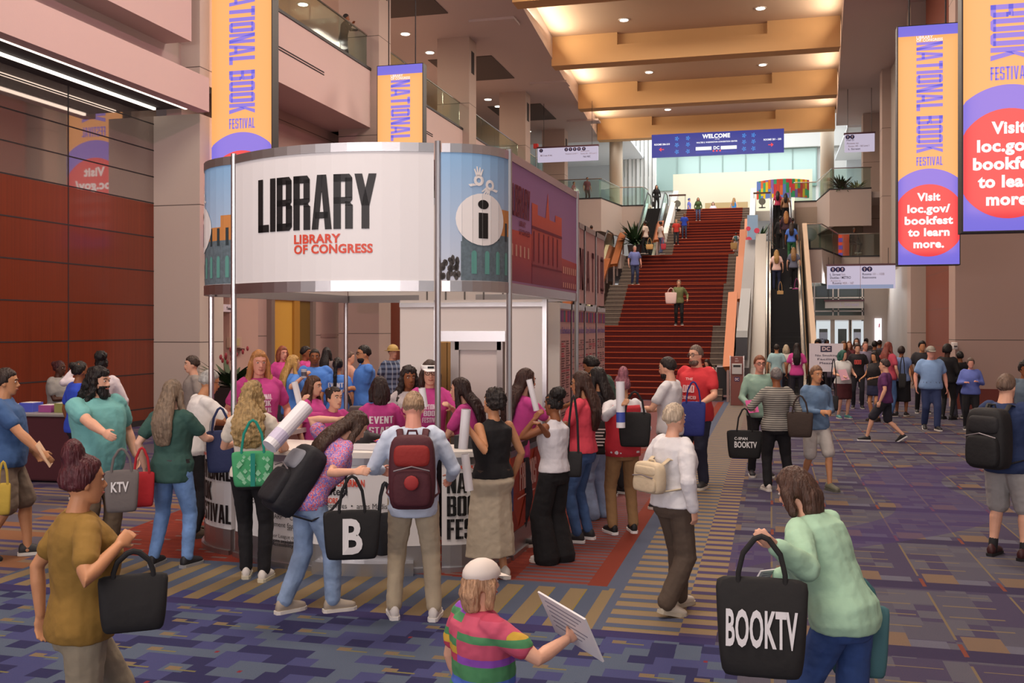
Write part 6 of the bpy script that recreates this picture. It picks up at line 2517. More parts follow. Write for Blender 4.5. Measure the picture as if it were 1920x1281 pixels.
def tote(p, yaw, label, col, w=.38, h=.40, d=.12, text=None, handle=.25, tcol='d8d8d8', S=1.0, tilt=0.0, hcol=None, kind='tote_bag', spread=.10, to=None):
    """soft bag; p = where its handles are held"""
    r = empty(kind, (p.x, p.y, p.z - (handle + h) * S))
    r.rotation_euler = (0, tilt, yaw)
    r.scale = (S, S, S)
    tag(r, label, 'bag')
    m = M('bag ' + col, col, .8, bump=.4, bscale=9)
    rings = []
    for (f, e, de) in ((0.0, .80, .80), (.03, .86, .95), (.25, .93, 1.0), (.6, .97, .72), (.9, 1.0, .30), (1.0, 1.0, .16)):
        sag = .03 * h * (1 if f > .9 else 0)
        rings.append([Vector((w / 2 * e * abs(cos(a)) ** .28 * (1 if cos(a) > 0 else -1), d / 2 * de * abs(sin(a)) ** .5 * (1 if sin(a) > 0 else -1), h * f - sag * cos(a * 1.0) ** 2 * 0 - (sag if abs(cos(a)) < .4 else 0))) for a in [2 * pi * (i + .5) / 20 for i in range(20)]])
    obj('bag_body', MB().loft(rings), m, r, smooth=True, sub=1)
    hm = M('bag ' + (hcol or col), hcol or col, .8)
    sp_ = min(spread, w * .28)
    for sy in (-1, 1):
        obj('handle', MB().tube([(-sp_, sy * d * .12, h * .80), (-sp_, sy * d * .08, h * 1.02), (-sp_ * .8, sy * d * .08, h + handle * .55), (-sp_ * .3, sy * .012, h + handle * .93), (0, sy * .01, h + handle), (sp_ * .3, sy * .012, h + handle * .93), (sp_ * .8, sy * d * .08, h + handle * .55), (sp_, sy * d * .08, h * 1.02), (sp_, sy * d * .12, h * .80)], (.004, .011), 8, up=(0, 1, 0)), hm, r, smooth=True)
    if text:
        for sy in (-1, 1):
            mb = MB()
            for (word, u, z, ww, hh) in text:
                vs, fs = text2d(word, .03)
                x0, x1, y0, y1 = extent(vs)
                o = len(mb.v)
                for x, y in vs:
                    xx = (u - .5) * w + (x - x0) / (x1 - x0) * ww * w
                    zz = h * z + y * hh * h
                    mb.v.append((-sy * xx if sy > 0 else xx, sy * (d / 2 * (1.0 if zz < .25 * h else 1.0 - .8 * (zz / h - .25)) + .010), zz))
                mb.f += [tuple(i + o for i in f) for f in fs]
            flat('lettering', mb, M('print ' + tcol, tcol, .6), r)
    return r


def poster_tube(a, b, rad, label, band=None, name='poster_tube'):
    a, b = Vector(a), Vector(b)
    r = empty(name, a)
    tag(r, label, 'tube', 'white poster tubes')
    d = b - a
    obj('tube_wall', MB().tube([(0, 0, 0), tuple(d)], rad, 18, round_ends=False), M('tube paper', 'e4e4e8', .5), r, smooth=False)
    u = d.normalized()
    obj('open_end', MB().tube([tuple(d), tuple(d + u * .003)], rad * .85, 18, round_ends=False), M('tube inside', '8a888c', .8), r)
    if band:
        obj('printed_band', MB().tube([tuple(d * .12), tuple(d * .34)], rad * 1.02, 18, round_ends=False), M('tube ' + band, band, .5), r)
    return r


def paper(P, hand, label, col='d8d8da', w=.21, h=.28, tilt=.5, dx=0, name='paper_sheet', cat='paper'):
    p = P.w(P.hand[hand])
    r = obj(name, MB().box(-w / 2, w / 2, -.004, .004, -h * .3, h * .7), M('sheet ' + col, col, .6))
    r.location = p + Vector((dx, 0, 0))
    r.rotation_euler = (tilt, .1, P.yaw)
    tag(r, label, cat)
    mb = MB()
    for k in range(6):
        mb.box(-w * .38, w * (.38 - .1 * (k % 3)), -.0052, -.004, h * (.55 - .12 * k), h * (.58 - .12 * k))
    flat('printed_line', mb, M('faint print', '8a8a96', .6), r)
    return r
# ---------------------------------------------------------------- who stands where: round the booth
A = dict
p = person('person in a sea green T-shirt with long curly black hair and a full beard', 182, t=9.4, top=690, face=150, skin='fair', hair=('longcurly', '17110f'), beard='full', shirt=('tee', '6fb0ae'), hem=.80, legs=('pants', '6a5a48'), bulk=1.42, la=(.12, .1, -.48), ra=U(232, 844, 8.7), head=(2, 25), glasses=False)
p = person('person with very long grey brown hair in a dark green T-shirt and blue jeans', 322, feet=1062, top=714, face=35, skin='pale', hair=('long', '7d6c5a'), shirt=('tee', '33564f'), hem=.78, legs=('jeans', '6d92c6', 'denim'), bulk=1.12, fem=True, ra=(.02, .42, -.24), la=(.1, -.02, -.48), shoe='1f1f24', sole='8f9093', belt='1c1c20', stance=((-.17, -.03), (.15, .03)))
p3 = person('grey haired person in a white polo and black trousers bending over the counter', 362, feet=1006, top=692, face=72, skin='tan', hair=('short', 'a5a5a2'), shirt=('tee', 'dcdad8'), legs=('pants', '15151a'), lean=14, ra=(.02, .45, -.2), la=(.02, .40, -.26), glasses=True, shoe='4a3a2c', sole='2a2420', head=(12, 0), bulk=1.08)
p4 = person('person with wavy blonde hair in a cream T-shirt and black trousers facing the counter', 472, feet=1086, top=718, face=12, skin='fair', hair=('longcurly', 'a58a5c'), shirt=('tee', 'e4ddcd'), hem=.92, legs=('pants', '16161a'), fem=True, shoe='e2ded6', sole='cfc8ae', ra=(.06, .32, -.28), la=(.02, .35, -.22), head=(0, -20), stance=((-.06, .06), (.12, -.06)))
p5 = person('person in a pink flowered top and pale jeans leaning over with a big pack', 578, feet=1150, t=7.6, H=1.66, face=68, skin='fair', hair=('long', '3d2a20'), shirt=('tee', 'c77f9a', 'floral'), legs=('jeans', '8fa8c8', 'denim'), fem=True, lean=36, shoe='a89c8c', sole='e2ddd2', ra=U(668, 893, 7.2), la=U(640, 770, 7.9), head=(38, 0), stance=((-.10, -.16), (.08, .18)), wide=1.25)
p6 = person('person with cropped fair hair in a pale blue shirt and khaki trousers seen from behind', 775, feet=1160, top=735, face=2, skin='pinkish', hair=('short', '9c8266'), shirt=('long', 'c8d6e8'), hem=.80, legs=('pants', 'b5a78c'), bulk=1.08, shoe='d8d4ce', sole='e8e6e2', la=(.08, .30, -.30), ra=(.10, .26, -.36), head=(20, 0), stance=((-.15, .03), (.16, -.03)))
p7 = person('person with short dark curls in a black sleeveless top and full cream skirt', 925, feet=1086, top=730, face=-38, skin='tan', hair=('curly', '26201e'), shirt=('tank', '17171a'), legs=('skirt', 'b9ae98', '', .22), fem=True, wide=1.0, la=U(871, 808, 8.33), ra=(.10, .05, -.48), head=(-14, 10), bulk=1.08, shoe='d8d2c6', belt='3a2c22')
p8 = person('person with dark pinned up hair in a white top and wide black trousers', 1040, feet=1054, top=737, face=-52, skin='brown', hair=('updo', '15100f'), shirt=('tank', 'd6d6dc'), legs=('wide', '111114'), fem=True, la=U(990, 778, 9.15), ra=U(1006, 800, 8.95), shoe='d8d4d0', lp=(-.3, .2, -1), rp=(.3, .2, -1))
p9 = person('person with straight brown hair and glasses in a coral T-shirt and blue jeans', 1092, feet=1014, top=698, face=-70, skin='tan', hair=('long', '3b241a'), shirt=('tee', 'd8485a'), hem=.92, legs=('jeans', '3c5a88', 'denim'), fem=True, glasses=True, la=(.02, .36, -.28), ra=(.05, .30, -.34), shoe='26262a', sole='e6e6e6', bulk=1.05)
p10 = person('person with sunglasses on dark long hair, dark cardigan and light washed jeans', 1122, feet=972, top=690, face=-58, skin='tan', hair=('long', '1c1514'), shirt=('long', '24222a'), legs=('wide', '8a9fc0', 'denim'), fem=True, wide=.72, la=(.06, .2, -.42), shoe='8a5a34', sole='5a3a22')
p11 = person('person in a red T-shirt over white sleeves, khaki trousers and black trainers', 1168, feet=1000, top=703, face=-20, skin='olive', hair=('wrap', '8a5560'), shirt=('long', 'd8d8dc'), legs=('pants', '8f6f4a'), shoe='131316', sole='e8e8e8', la=U(1163, 762, 10.0), ra=(.05, .28, -.3), head=(6, 0), stance=((-.12, 0), (.13, .02)))
obj('t_shirt', MB().loft([[p11.TL((a * cos(2 * pi * i / 18), yo + b * sin(2 * pi * i / 18), z)) for i in range(18)] for z in (.86, .98, 1.1, 1.2, 1.3, 1.38, 1.42) for (a, b, yo) in [p11.ringat(z, .046 if z < 1.3 else .04)]]), cloth_m('c83440'), p11.root, smooth=True)
p12 = person('tall bearded person in a dark green T-shirt stooping beside the schedule boards', 1156, t=13.0, H=1.9, face=-62, skin='tan', hair=('short', '17120f'), beard='short', shirt=('tee', '1f3a30'), legs=('pants', '1b1b20'), lean=30, la=(.04, .38, -.3), ra=(.05, .3, -.38), head=(24, 10), shoe='1c1c20', sole='c8c8c8')
p13 = person('dark haired person in a plain white T-shirt looking towards the booth', 1256, t=12.0, top=670, face=-68, skin='fair', hair=('crop', '201815'), beard='short', shirt=('tee', 'd9d9dc'), legs=('pants', '6a6358'), la=(.0, .36, -.26), ra=(.02, .34, -.3), head=(8, 0))
p14 = person('big person with glasses and greying beard in a red printed T-shirt', 1306, t=13.6, top=648, face=-150, skin='fair', hair=('crop', '6a5a50'), beard='short', glasses=True, shirt=('tee', 'c8323a'), hem=.82, legs=('pants', '2a2d40'), bulk=1.22, la=(.05, .32, -.34), ra=(.08, .05, -.46), head=(0, -10), front=('e6c0c0', [('THE', 1.33, .1, .03), ('OOO', 1.18, .16, .09), ('CONCO', 1.10, .2, .04)]))
p15 = person('person with short pale hair in a white cardigan and brown trousers walking past', 1262, feet=1148, top=757, face=48, skin='fair', hair=('short', 'b8a892'), shirt=('long', 'dcdcde'), hem=.90, legs=('pants', '54473c'), fem=True, shoe='c9c2b2', sole='b5ad9a', la=(.10, .12, -.46), ra=(.10, -.02, -.5), walk=.5, bulk=1.12, wide=1.25)
# the staff inside
PK, BL = 'c2418c', '4a7fd0'
evs = ('e8dde4', [('EVENT', 1.28, .25, .075), ('STAFF', 1.17, .25, .075)])
fest = ('e8d4e0', [('NATIONAL', 1.28, .17, .05), ('BOOK', 1.215, .15, .055), ('FESTIVAL', 1.15, .17, .05)])
person('person with strawberry blonde hair in a magenta T-shirt behind the counter', 485, t=10.9, top=658, face=168, skin='pinkish', hair=('long', 'b07a48'), shirt=('tee', PK), fem=True, bulk=1.16, la=(.08, .14, -.4), ra=(.08, .2, -.36), front=fest, legs=('pants', '2a2a32'))
person('young person leaning over the counter in a magenta T-shirt with tied back dark hair', 612, t=10.2, top=702, H=1.62, face=158, skin='fair', hair=('bun', '2a1c18'), shirt=('tee', PK), fem=True, lean=22, la=(.1, .3, -.36), ra=U(560, 748, 9.62), head=(-4, 12), legs=('pants', '2a2a32'))
person('person with long brown hair in magenta half hidden behind the leaning young staffer', 586, t=11.2, top=706, face=120, skin='fair', hair=('long', '4a3020'), shirt=('tee', PK), fem=True, legs=('pants', '2a2a32'))
person('staffer with short dark hair, the back of the magenta T-shirt reading EVENT STAFF', 712, t=10.0, top=708, face=-8, skin='brown', hair=('bob', '2a1a18'), shirt=('tee', PK), fem=True, la=(.05, .34, -.3), ra=(.05, .34, -.3), back=evs, legs=('pants', '2a2a32'))
person('person in a white visor and glasses with a magenta T-shirt facing the visitors', 806, t=10.4, top=677, face=176, skin='fair', hair=('bob', '3a2820'), hat=('visor', 'e0e0e0'), glasses=True, shirt=('tee', PK), fem=True, front=fest, la=(.02, .3, -.1), ra=(.06, .24, -.36), legs=('pants', '2a2a32'))
person('person with greying curls beside the visor wearer, face turned to the counter', 766, t=11.0, top=688, face=165, skin='brown', hair=('longcurly', '2c2422'), shirt=('tee', 'b9b2b4'), fem=True, legs=('pants', '2a2a32'))
person('person with dark auburn hair in magenta bending in front of the store room door', 893, t=10.0, top=706, face=-72, skin='fair', hair=('long', '2a1612'), shirt=('tee', PK), fem=True, lean=16, la=(.0, .36, -.3), ra=(.0, .36, -.3), legs=('pants', '2a2a32'))
person('person in magenta with brown hair reaching towards the side counter', 962, t=9.95, top=690, face=55, skin='fair', hair=('long', '3a221c'), shirt=('tee', PK), fem=True, lean=14, ra=(.0, .45, -.25), la=(.0, .4, -.28), legs=('pants', '2a2a32'))
person('staffer in blue with long blonde hair holding a clear drink cup', 548, t=15.2, top=667, face=70, skin='fair', hair=('long', 'b08a4e'), shirt=('tee', BL), fem=True, bulk=1.1, ra=U(572, 706, 14.7), la=(.06, .1, -.44), legs=('pants', '17171c'))
person('broad staffer in blue with cropped hair facing the visitors in the group', 590, t=16.0, top=655, face=178, skin='brown', hair=('crop', '1a1512'), shirt=('tee', BL), bulk=1.28, legs=('pants', '17171c'))
person('staffer in blue seen from behind with a long dark plait', 633, t=15.6, top=671, face=15, skin='tan', hair=('braid', '120e10'), shirt=('tee', BL), fem=True, back=('dfe3ee', evs[1]), legs=('pants', '17171c'))
person('bearded staffer in blue with glasses and folded arms', 684, t=15.6, top=648, face=-105, skin='tan', hair=('crop', '14100f'), beard='short', glasses=True, shirt=('tee', BL), la=(-.22, .24, -.26), ra=(-.2, .26, -.28), bulk=1.1, legs=('pants', '17171c'))
person('person in a straw hat and checked blue shirt by the red wood wall', 736, t=19.0, top=648, face=150, skin='fair', hair=('crop', '6a5a4a'), hat=('brim', 'b59a5c'), shirt=('tee', '5f6f8c', 'plaid'), legs=('pants', '4a4238'))
person('person in magenta with reddish hair in front of the lit ochre doorway', 529, t=18.4, top=650, face=150, skin='pinkish', hair=('bob', '8a4a34'), shirt=('tee', PK), fem=True, legs=('pants', '2a2a32'))
person('dark haired person in magenta carrying papers near the ochre doorway', 572, t=19.4, top=650, face=110, skin='brown', hair=('short', '1c1614'), shirt=('tee', PK), legs=('pants', '2a2a32'))
person('person with long black hair against the pink wall behind the plaited staffer', 612, t=20.5, top=652, face=20, skin='tan', hair=('long', '141012'), shirt=('tee', '7a6a6a'), fem=True, legs=('pants', '2a2a32'))
person('person in a pale peach top behind the folded arms of the bearded staffer', 655, t=20, top=660, face=100, skin='fair', hair=('short', '6a5448'), shirt=('tee', 'c99a88'), fem=True, legs=('pants', '2a2a32'))
# by the wood wall
person('security guard in a grey uniform shirt with a dark red head wrap', 110, t=15.6, top=664, H=1.66, face=125, skin='deep', hair=('bun', '3a1418'), shirt=('tee', '8a8884'), bulk=1.32, fem=True, la=(-.12, .26, -.28), ra=(-.12, .28, -.26), legs=('pants', '15151a'), belt='17171a', front=('d05048', [('OOO', 1.30, .05, .035)]))
person('person in a cobalt blue T-shirt between the guard and the bearded person', 148, t=12.6, top=678, face=60, skin='brown', hair=('bun', '18120f'), shirt=('tee', '2a4ac0'), fem=True, bulk=1.1, legs=('pants', '22222a'))
person('person in a white top touching dark pinned hair beside the wood wall', 190, t=13.6, top=667, face=10, skin='dark', hair=('updo', '120d0d'), shirt=('long', 'cfc6cc'), fem=True, bulk=1.1, la=(.16, .06, .18), legs=('pants', '3a3440'), elbows=1.2)
person('person with brown hair in a grey top behind the white polo', 362, t=14.5, top=668, face=-100, skin='fair', hair=('short', '3a2c24'), shirt=('tee', '8a827c'), legs=('pants', '3a3a42'))
pe = person('person in a denim blue shirt at the picture edge carrying leaflets', 8, t=9.4, top=690, face=100, skin='tan', hair=('short', '2a1c16'), shirt=('tee', '3a5a88'), bulk=1.25, ra=(.1, .36, -.4), la=(.08, .2, -.44), legs=('shorts', '7a6a5c'), walk=.6)
# the foreground passers-by
q1 = person('person in a mustard T-shirt with a maroon head scarf striding through the near foreground', 150, t=4.6, H=1.62, face=76, skin='tan', hair=('wrap', '4a1c22'), shirt=('tee', '8a6a2c'), legs=('pants', '8f8672'), fem=True, bulk=1.1, walk=1.0, ra=U(250, 1036, 4.47), la=(.08, -.12, -.48))
q2 = person('child in a rainbow striped shirt and white cap in the near foreground', 900, t=4.1, H=1.22, face=60, skin='fair', hair=('bob', 'b08a6a'), shirt=('tee', 'c0506a', 'rainbow'), legs=('shorts', '4a5aa0'), bulk=1.25, walk=.7, ra=(.1, .42, -.1), hat=('cap', 'd8cfc6'))
q3 = person('person in a mint green sweater hurrying past with a big black tote', 1585, t=4.75, H=1.56, face=-62, skin='fair', hair=('bob', '4a3328'), shirt=('long', 'a5cdb0'), legs=('jeans', '2f4a80', 'denim'), fem=True, bulk=1.15, lean=26, walk=.8, ra=(.02, .34, -.36), la=U(1446, 1030, 4.38), wide=1.3, head=(20, 0))
# right of the booth
r1 = person('grey haired person in a striped top and black trousers seen from behind', 1456, feet=921, top=690, face=-14, skin='brown', hair=('short', '6f6a68'), shirt=('long', '9c9a90', 'stripe'), legs=('pants', '141418'), fem=True, bulk=1.16, shoe='cfc8c0', stance=((-.12, .02), (.2, .05)), la=U(1398, 768, 13.55), ra=(.1, .02, -.48))
r2 = person('person with glasses and ginger hair in a sage green pullover by the striped top', 1424, feet=893, top=667, face=165, skin='pinkish', hair=('short', '7a4a30'), glasses=True, shirt=('long', '86a596'), legs=('pants', '17171c'), shoe='2a2a30', la=(.1, .1, -.46), ra=(.05, .3, -.36))
person('person in a denim jacket and grey shorts passing behind the striped top', 1530, feet=916, top=684, face=150, skin='tan', hair=('short', '7a5a44'), shirt=('long', '5f7a98', 'denim'), legs=('shorts', 'b5b0aa'), walk=.7, la=(-.1, .25, -.28), ra=(-.1, .25, -.28), shoe='6a6a58', sole='5a5a50')
p20 = person('person with teal green hair in a white T-shirt and maroon skirt reading papers', 1580, feet=785, top=657, face=150, skin='fair', hair=('bob', '2a5a50'), shirt=('tee', 'c9cbca'), legs=('skirt', '4a1c22', '', .42), fem=True, bulk=1.18, wide=.3, la=(.02, .3, -.3), ra=(.02, .3, -.3), shoe='4a8a8a', sole='c8c0b8', head=(0, 35))
person('dark haired person in a black top and navy skirt facing the teal haired one', 1641, feet=790, top=660, face=-140, skin='tan', hair=('longcurly', '1c1614'), shirt=('long', '1d1a1e'), legs=('skirt', '1c2040', '', .55), fem=True, bulk=1.1, wide=.3, la=(.02, .3, -.3), ra=(.04, .28, -.34), shoe='2a1f1c', sole='3a2c26')
p23 = person('heavy person in a grey cap, light blue polo and navy trousers walking forward', 1745, feet=806, top=650, face=165, skin='pinkish', hair=('crop', '8a8680'), hat=('cap', '8f8a80'), shirt=('tee', '7fa0cc'), legs=('pants', '2c3a62'), bulk=1.3, walk=.5, belt='2a2020')
person('person with short curly hair in a lilac blue jumper and black trousers', 1820, feet=806, top=672, face=175, skin='pinkish', hair=('curly', '6a5a50'), shirt=('long', '5f6fb8'), legs=('pants', '15151a'), fem=True, bulk=1.18, la=(-.04, .26, -.22), ra=(-.02, .26, -.24))
person('person all in black with a high bun standing behind the blue polo', 1776, feet=787, top=648, face=25, skin='deep', hair=('afro', '100c0c'), shirt=('long', '141216'), legs=('leggings', '121216'), bulk=1.12, shoe='131316', sole='202024')
person('young person with a black mop of hair in a charcoal T-shirt near the pink column', 1729, t=25.5, top=640, face=170, skin='tan', hair=('curly', '121010'), shirt=('tee', '2a282c'), legs=('pants', '1c1c20'))
person('person with black hair in a dark top close to the big pier', 1800, t=24.0, top=660, face=-30, skin='brown', hair=('curly', '141010'), shirt=('tee', '1a181c'), legs=('pants', '3a3a48'), bulk=1.1)
person('person with frizzy hair in a pale denim top and long black skirt', 1690, feet=780, top=650, face=8, skin='brown', hair=('curly', '2a1f1a'), shirt=('tee', '6f84b0'), legs=('skirt', '14141a', '', .3), fem=True, bulk=1.15, wide=.35)
person('striding person in a purple top and black shorts', 1660, feet=828, top=668, face=-80, skin='fair', hair=('short', '3a2c2a'), shirt=('tee', '5a2a5c'), legs=('shorts', '24242e'), walk=1.15, shoe='17171a', sole='d8d8d8')
person('person with long red brown hair in coral pink moving through the queue', 1665, t=24.5, top=642, face=40, skin='fair', hair=('long', '7a3a30'), shirt=('tee', 'b8485c'), legs=('jeans', '4a6a9a', 'denim'), fem=True, bulk=1.12)
R = person('person in a navy speckled shirt and grey cargo shorts wearing a black pack', 1886, feet=1046, top=702, face=28, skin='fair', hair=('crop', '6a5648'), shirt=('tee', '23345a'), hem=.82, legs=('shorts', '9c9a98', '', 1.02), bulk=1.18, shoe='3a1518', sole='17171a', sock='1c1c20', stance=((-.13, .0), (.16, .03)), la=(.08, .3, -.36), ra=(.08, .3, -.34))
person('person with curly dark hair and a grey top cut by the picture edge', 1921, t=15, top=678, face=160, skin='brown', hair=('curly', '1c1614'), shirt=('tee', '5a6a78'), fem=True, legs=('pants', '2a2a30'))
# the queue by the doors
Q = [(1534, 33, 638, 200, 'brown', 'afro', '14100f', '26344a', 'dark haired person in navy at the head of the queue under the door glass'),
     (1550, 35, 637, 150, 'dark', 'short', '12100f', '3a3a42', 'person in dark grey behind the notice board in the queue'),
     (1560, 26.5, 646, 10, 'fair', 'bald', '6a5a50', '5a5262', 'balding person in a mauve jumper beside the notice board'),
     (1582, 30, 640, 170, 'tan', 'long', '4a3022', '4a2c34', 'long haired person in maroon in the middle of the door queue'),
     (1592, 33, 640, 175, 'fair', 'long', '6a4028', '6a3038', 'person with chestnut hair in brick red in the door queue'),
     (1608, 27, 645, 178, 'fair', 'curly', '3a2c26', '1d1a1f', 'person in a black T-shirt with a red and violet print behind the white T-shirt'),
     (1606, 36, 634, 180, 'fair', 'long', '3a2a24', '8a8288', 'person wearing a white face mask far back in the queue'),
     (1622, 29, 641, 160, 'pinkish', 'crop', '6a5044', '7a7488', 'person in a checked grey violet shirt in the queue'),
     (1624, 37, 634, 10, 'dark', 'bun', '141010', '2a2228', 'dark figure with a top knot near the glowing poster'),
     (1640, 32, 640, 20, 'brown', 'curly', '141010', '1c1a20', 'dark haired person in black under the glowing poster'),
     (1649, 35, 638, 30, 'brown', 'short', '1a1412', '3a3444', 'person in slate grey by the foot of the far grey column')]
for (px, t_, tp, fc, sk, hs, hc_, cc, lab) in Q:
    kw = A(mask=True, lod=1) if 'mask' in lab else {}
    if 'print' in lab:
        kw = A(front=('d0504a', [('OOO', 1.2, .18, .12)]))
    person(lab, px, t=t_, top=tp, face=fc, skin=sk, hair=(hs, hc_), shirt=('tee', cc), fem=hs == 'long', legs=('pants', '24242c'), group='people queueing by the street doors', **kw)
# foot of the right escalator and its riders
def esc_z(y, y0=34.6, z=0.0):
    return max(0, z + (y - y0) * math.tan(radians(30)) + .1)


for (px, t_, tp, sk, hs, hc_, cc, lg, lab, kw) in (
        (1456, 29.5, 646, 'tan', 'short', '2a2420', '9cc0c4', '4a5a70', 'person in a pale aqua T-shirt waiting at the escalator foot', {}),
        (1474, 29.8, 647, 'fair', 'bob', 'b5a58c', 'd8d4cc', '3a3a44', 'light haired person in a cream top at the escalator foot', {}),
        (1494, 27.5, 644, 'brown', 'long', '1c1214', PK, '2a2a34', 'staffer in magenta with long dark hair near the escalator foot', A(back=evs))):
    person(lab, px, t=t_, top=tp, face=0, skin=sk, hair=(hs, hc_), shirt=('tee', cc), legs=('pants', lg), fem=hs != 'short', group='people at the escalator foot', **kw)
ride = [(1456, 39.4, 'fair', 'long', 'a5824e', ('tee', 'd8b8b0'), '2a3050', 'blonde rider in a pale pink top low on the lower escalator'),
        (1488, 39.4, 'fair', 'long', '8a6a44', ('tee', '5f6478'), '17171c', 'rider in slate blue with a magenta bag low on the lower escalator'),
        (1484, 41.4, 'brown', 'long', '2a1c18', ('tee', '4a72c8'), '2f6a44', 'rider in a bright blue T-shirt half way up the lower escalator'),
        (1474, 42.6, 'fair', 'long', '9a6a3a', ('long', '3a2430'), '2a2a30', 'light haired rider in plum near the top of the lower escalator'),
        (1464, 44.6, 'brown', 'curly', '141010', ('long', '1a181c'), '17171a', 'rider in black at the top of the lower escalator against the balustrade'),
        (1486, 45.2, 'dark', 'crop', '141010', ('long', '17161a'), '17171a', 'short haired rider in black stepping off the lower escalator')]
for (px, t_, sk, hs, hc_, sh, lg, lab) in ride:
    Y_ = U(px, HY, t_).y
    person(lab, px, t=t_, H=1.62, z0=min(5.57, esc_z(Y_)), face=0, skin=sk, hair=(hs, hc_), shirt=sh, legs=('pants', lg), fem=hs == 'long', group='riders on the lower escalator')
person('dark haired rider half hidden behind the schedule wall on the glass sided escalator', 1109, t=43.7, H=1.5, z0=5.2, face=0, skin='brown', hair=('crop', '2a1c18'), shirt=('tee', '6a5a58'), legs=('pants', '2a2a30'))
for (px, t_, sk, hs, hc_, cc, lab) in ((1458, 55.0, 'brown', 'long', '1c1412', 'b03a5a', 'rider with a pink bag on the upper escalator under the mural'),
                                       (1473, 54.6, 'tan', 'long', '1a1412', '8a6a50', 'rider in tan on the upper escalator beside the pink bag')):
    Y_ = U(px, HY, t_).y
    person(lab, px, t=t_, H=1.6, z0=5.57 + (Y_ - 52.6) * .577 + .1, face=0, skin=sk, hair=(hs, hc_), shirt=('tee', cc), legs=('pants', '17171c'), fem=True, group='riders on the upper escalator')
# on the stairs
def on_stair(label, px, feet, h, **k):
    """the tread whose front edge shows at image row feet"""
    best = None
    y = 30.3
    while y < 61.4:
        x = (px - CX) / F
        t_ = y / (CA + x * SA)
        z = stair_z(y + .05)
        py = HY - (z - EYE) * F / t_
        if best is None or abs(py - feet) < best[0]:
            best = (abs(py - feet), y + .12, z)
        y += .1
    Y_, z = best[1], best[2]
    t_ = Y_ / (CA + (px - CX) / F * SA)
    return person(label, px, t=t_, H=h * t_ / F, z0=z + .02, **k)


on_stair('person in an olive top coming down the red stairs with a pale bag', 1273, 611, 85, face=180, skin='fair', hair=('short', '8a7060'), shirt=('long', '6a7048'), legs=('pants', '121216'), lod=1, la=(.15, .1, -.4))
on_stair('person with white hair in a lilac blue shirt holding papers by the copper rail', 1190, 535, 73, face=165, skin='pinkish', hair=('short', 'b0a098'), shirt=('tee', '6a76b0'), legs=('pants', '2a3454'), bulk=1.1)
s1 = on_stair('person in a white dress with a teal pack and brown bag standing by the rail', 1380, 476, 40, face=10, skin='brown', hair=('short', '2a1c18'), shirt=('tee', 'c9b8b4'), legs=('skirt', 'd0c4c0', '', .2), fem=True, bulk=1.1)
on_stair('person in a red T-shirt and dark trousers on the upper flight', 1268, 460, 48, face=180, skin='fair', hair=('short', '9a7a5a'), shirt=('tee', 'b8342c'), legs=('pants', '20222c'))
on_stair('person in a royal blue T-shirt and jeans behind the red T-shirt', 1283, 448, 48, face=180, skin='brown', hair=('crop', '5a5650'), shirt=('tee', '2a4cc0'), legs=('jeans', '3a4460', 'denim'))
on_stair('person with long hair in an olive green jacket near the top of the stairs', 1309, 414, 44, face=180, skin='fair', hair=('long', '5a3a28'), shirt=('long', '3f5a34'), legs=('jeans', '4a5478', 'denim'), fem=True)
for (px, t_, z_, h, fc, sk, hs, hc_, sh, lg, lab) in (
        (1231, 59.6, 9.2, 1.55, 170, 'fair', 'long', '2a1c18', ('long', '17161a'), '141418', 'person in black with a handbag at the head of the left escalator'),
        (1292, 66.0, 9.2, 1.6, 90, 'fair', 'short', '4a4a80', ('tee', '6a72c8'), '5a5a7a', 'person in violet blue at the top landing beside the white wing wall'),
        (1337, 68.0, 9.2, 1.6, 180, 'fair', 'bob', '5a3a30', ('tee', 'd8c8d0'), '5a5a60', 'person in a pale pink top by the tan counter at the top'),
        (1376, 66.5, 9.2, 1.7, 20, 'fair', 'long', 'a57a4a', ('tank', '3a90d0'), '5a5a60', 'person in a bright blue tank top at the top of the stairs'),
        (1210, 45.4, 5.57, 1.5, -60, 'dark', 'short', '14100f', ('tee', 'cfc0b4'), '17171c', 'person in white with a tan bag waiting at the upper left escalator'),
        (1239, 45.6, 5.57, 1.5, 60, 'brown', 'bun', '14100f', ('tee', 'd0c0b8'), '5a6a90', 'person in white with a red satchel facing the waiting one'),
        (1101, 57.5, 9.4, 1.5, 150, 'tan', 'short', '2a201e', ('tee', '6a2a3c'), '3a2a30', 'person in maroon behind the glass of the far upper landing'),
        (1076, 58.5, 9.4, 1.4, 120, 'tan', 'short', '5a3a34', ('tee', '8a4a54'), '4a3a3a', 'person in dusty red at the column end of the upper landing glass')):
    person(lab, px, t=t_, H=h, z0=z_, face=fc, skin=sk, hair=(hs, hc_), shirt=sh, legs=('pants', lg), fem=hs in ('long', 'bob'))
sp_ = person('person sitting low on the stairs in a beige top and jeans', 1352, t=30.6, H=1.6, z0=0.0, face=-150, at=(-1.75, 30.62, 0), sit=.52, skin='fair', hair=('long', '2a1c18'), shirt=('tee', 'c0ac94'), legs=('jeans', '5a7298', 'denim'), fem=True, lean=20, stance=((-.12, .42), (.1, .4)), head=(20, 0), la=(.02, .4, -.3), ra=(.02, .4, -.3))
person('person in black sitting on the tall stool on the mezzanine', 1602, t=50, H=1.6, z0=5.57, at=(SEAT.x, 51.6), face=150, sit=.80, skin='dark', hair=('bun', '141010'), shirt=('long', '131216'), legs=('pants', '121216'), stance=((-.1, .3, .3), (.1, .3, .3)))
pt_ = UX(646, 100, -12.75)
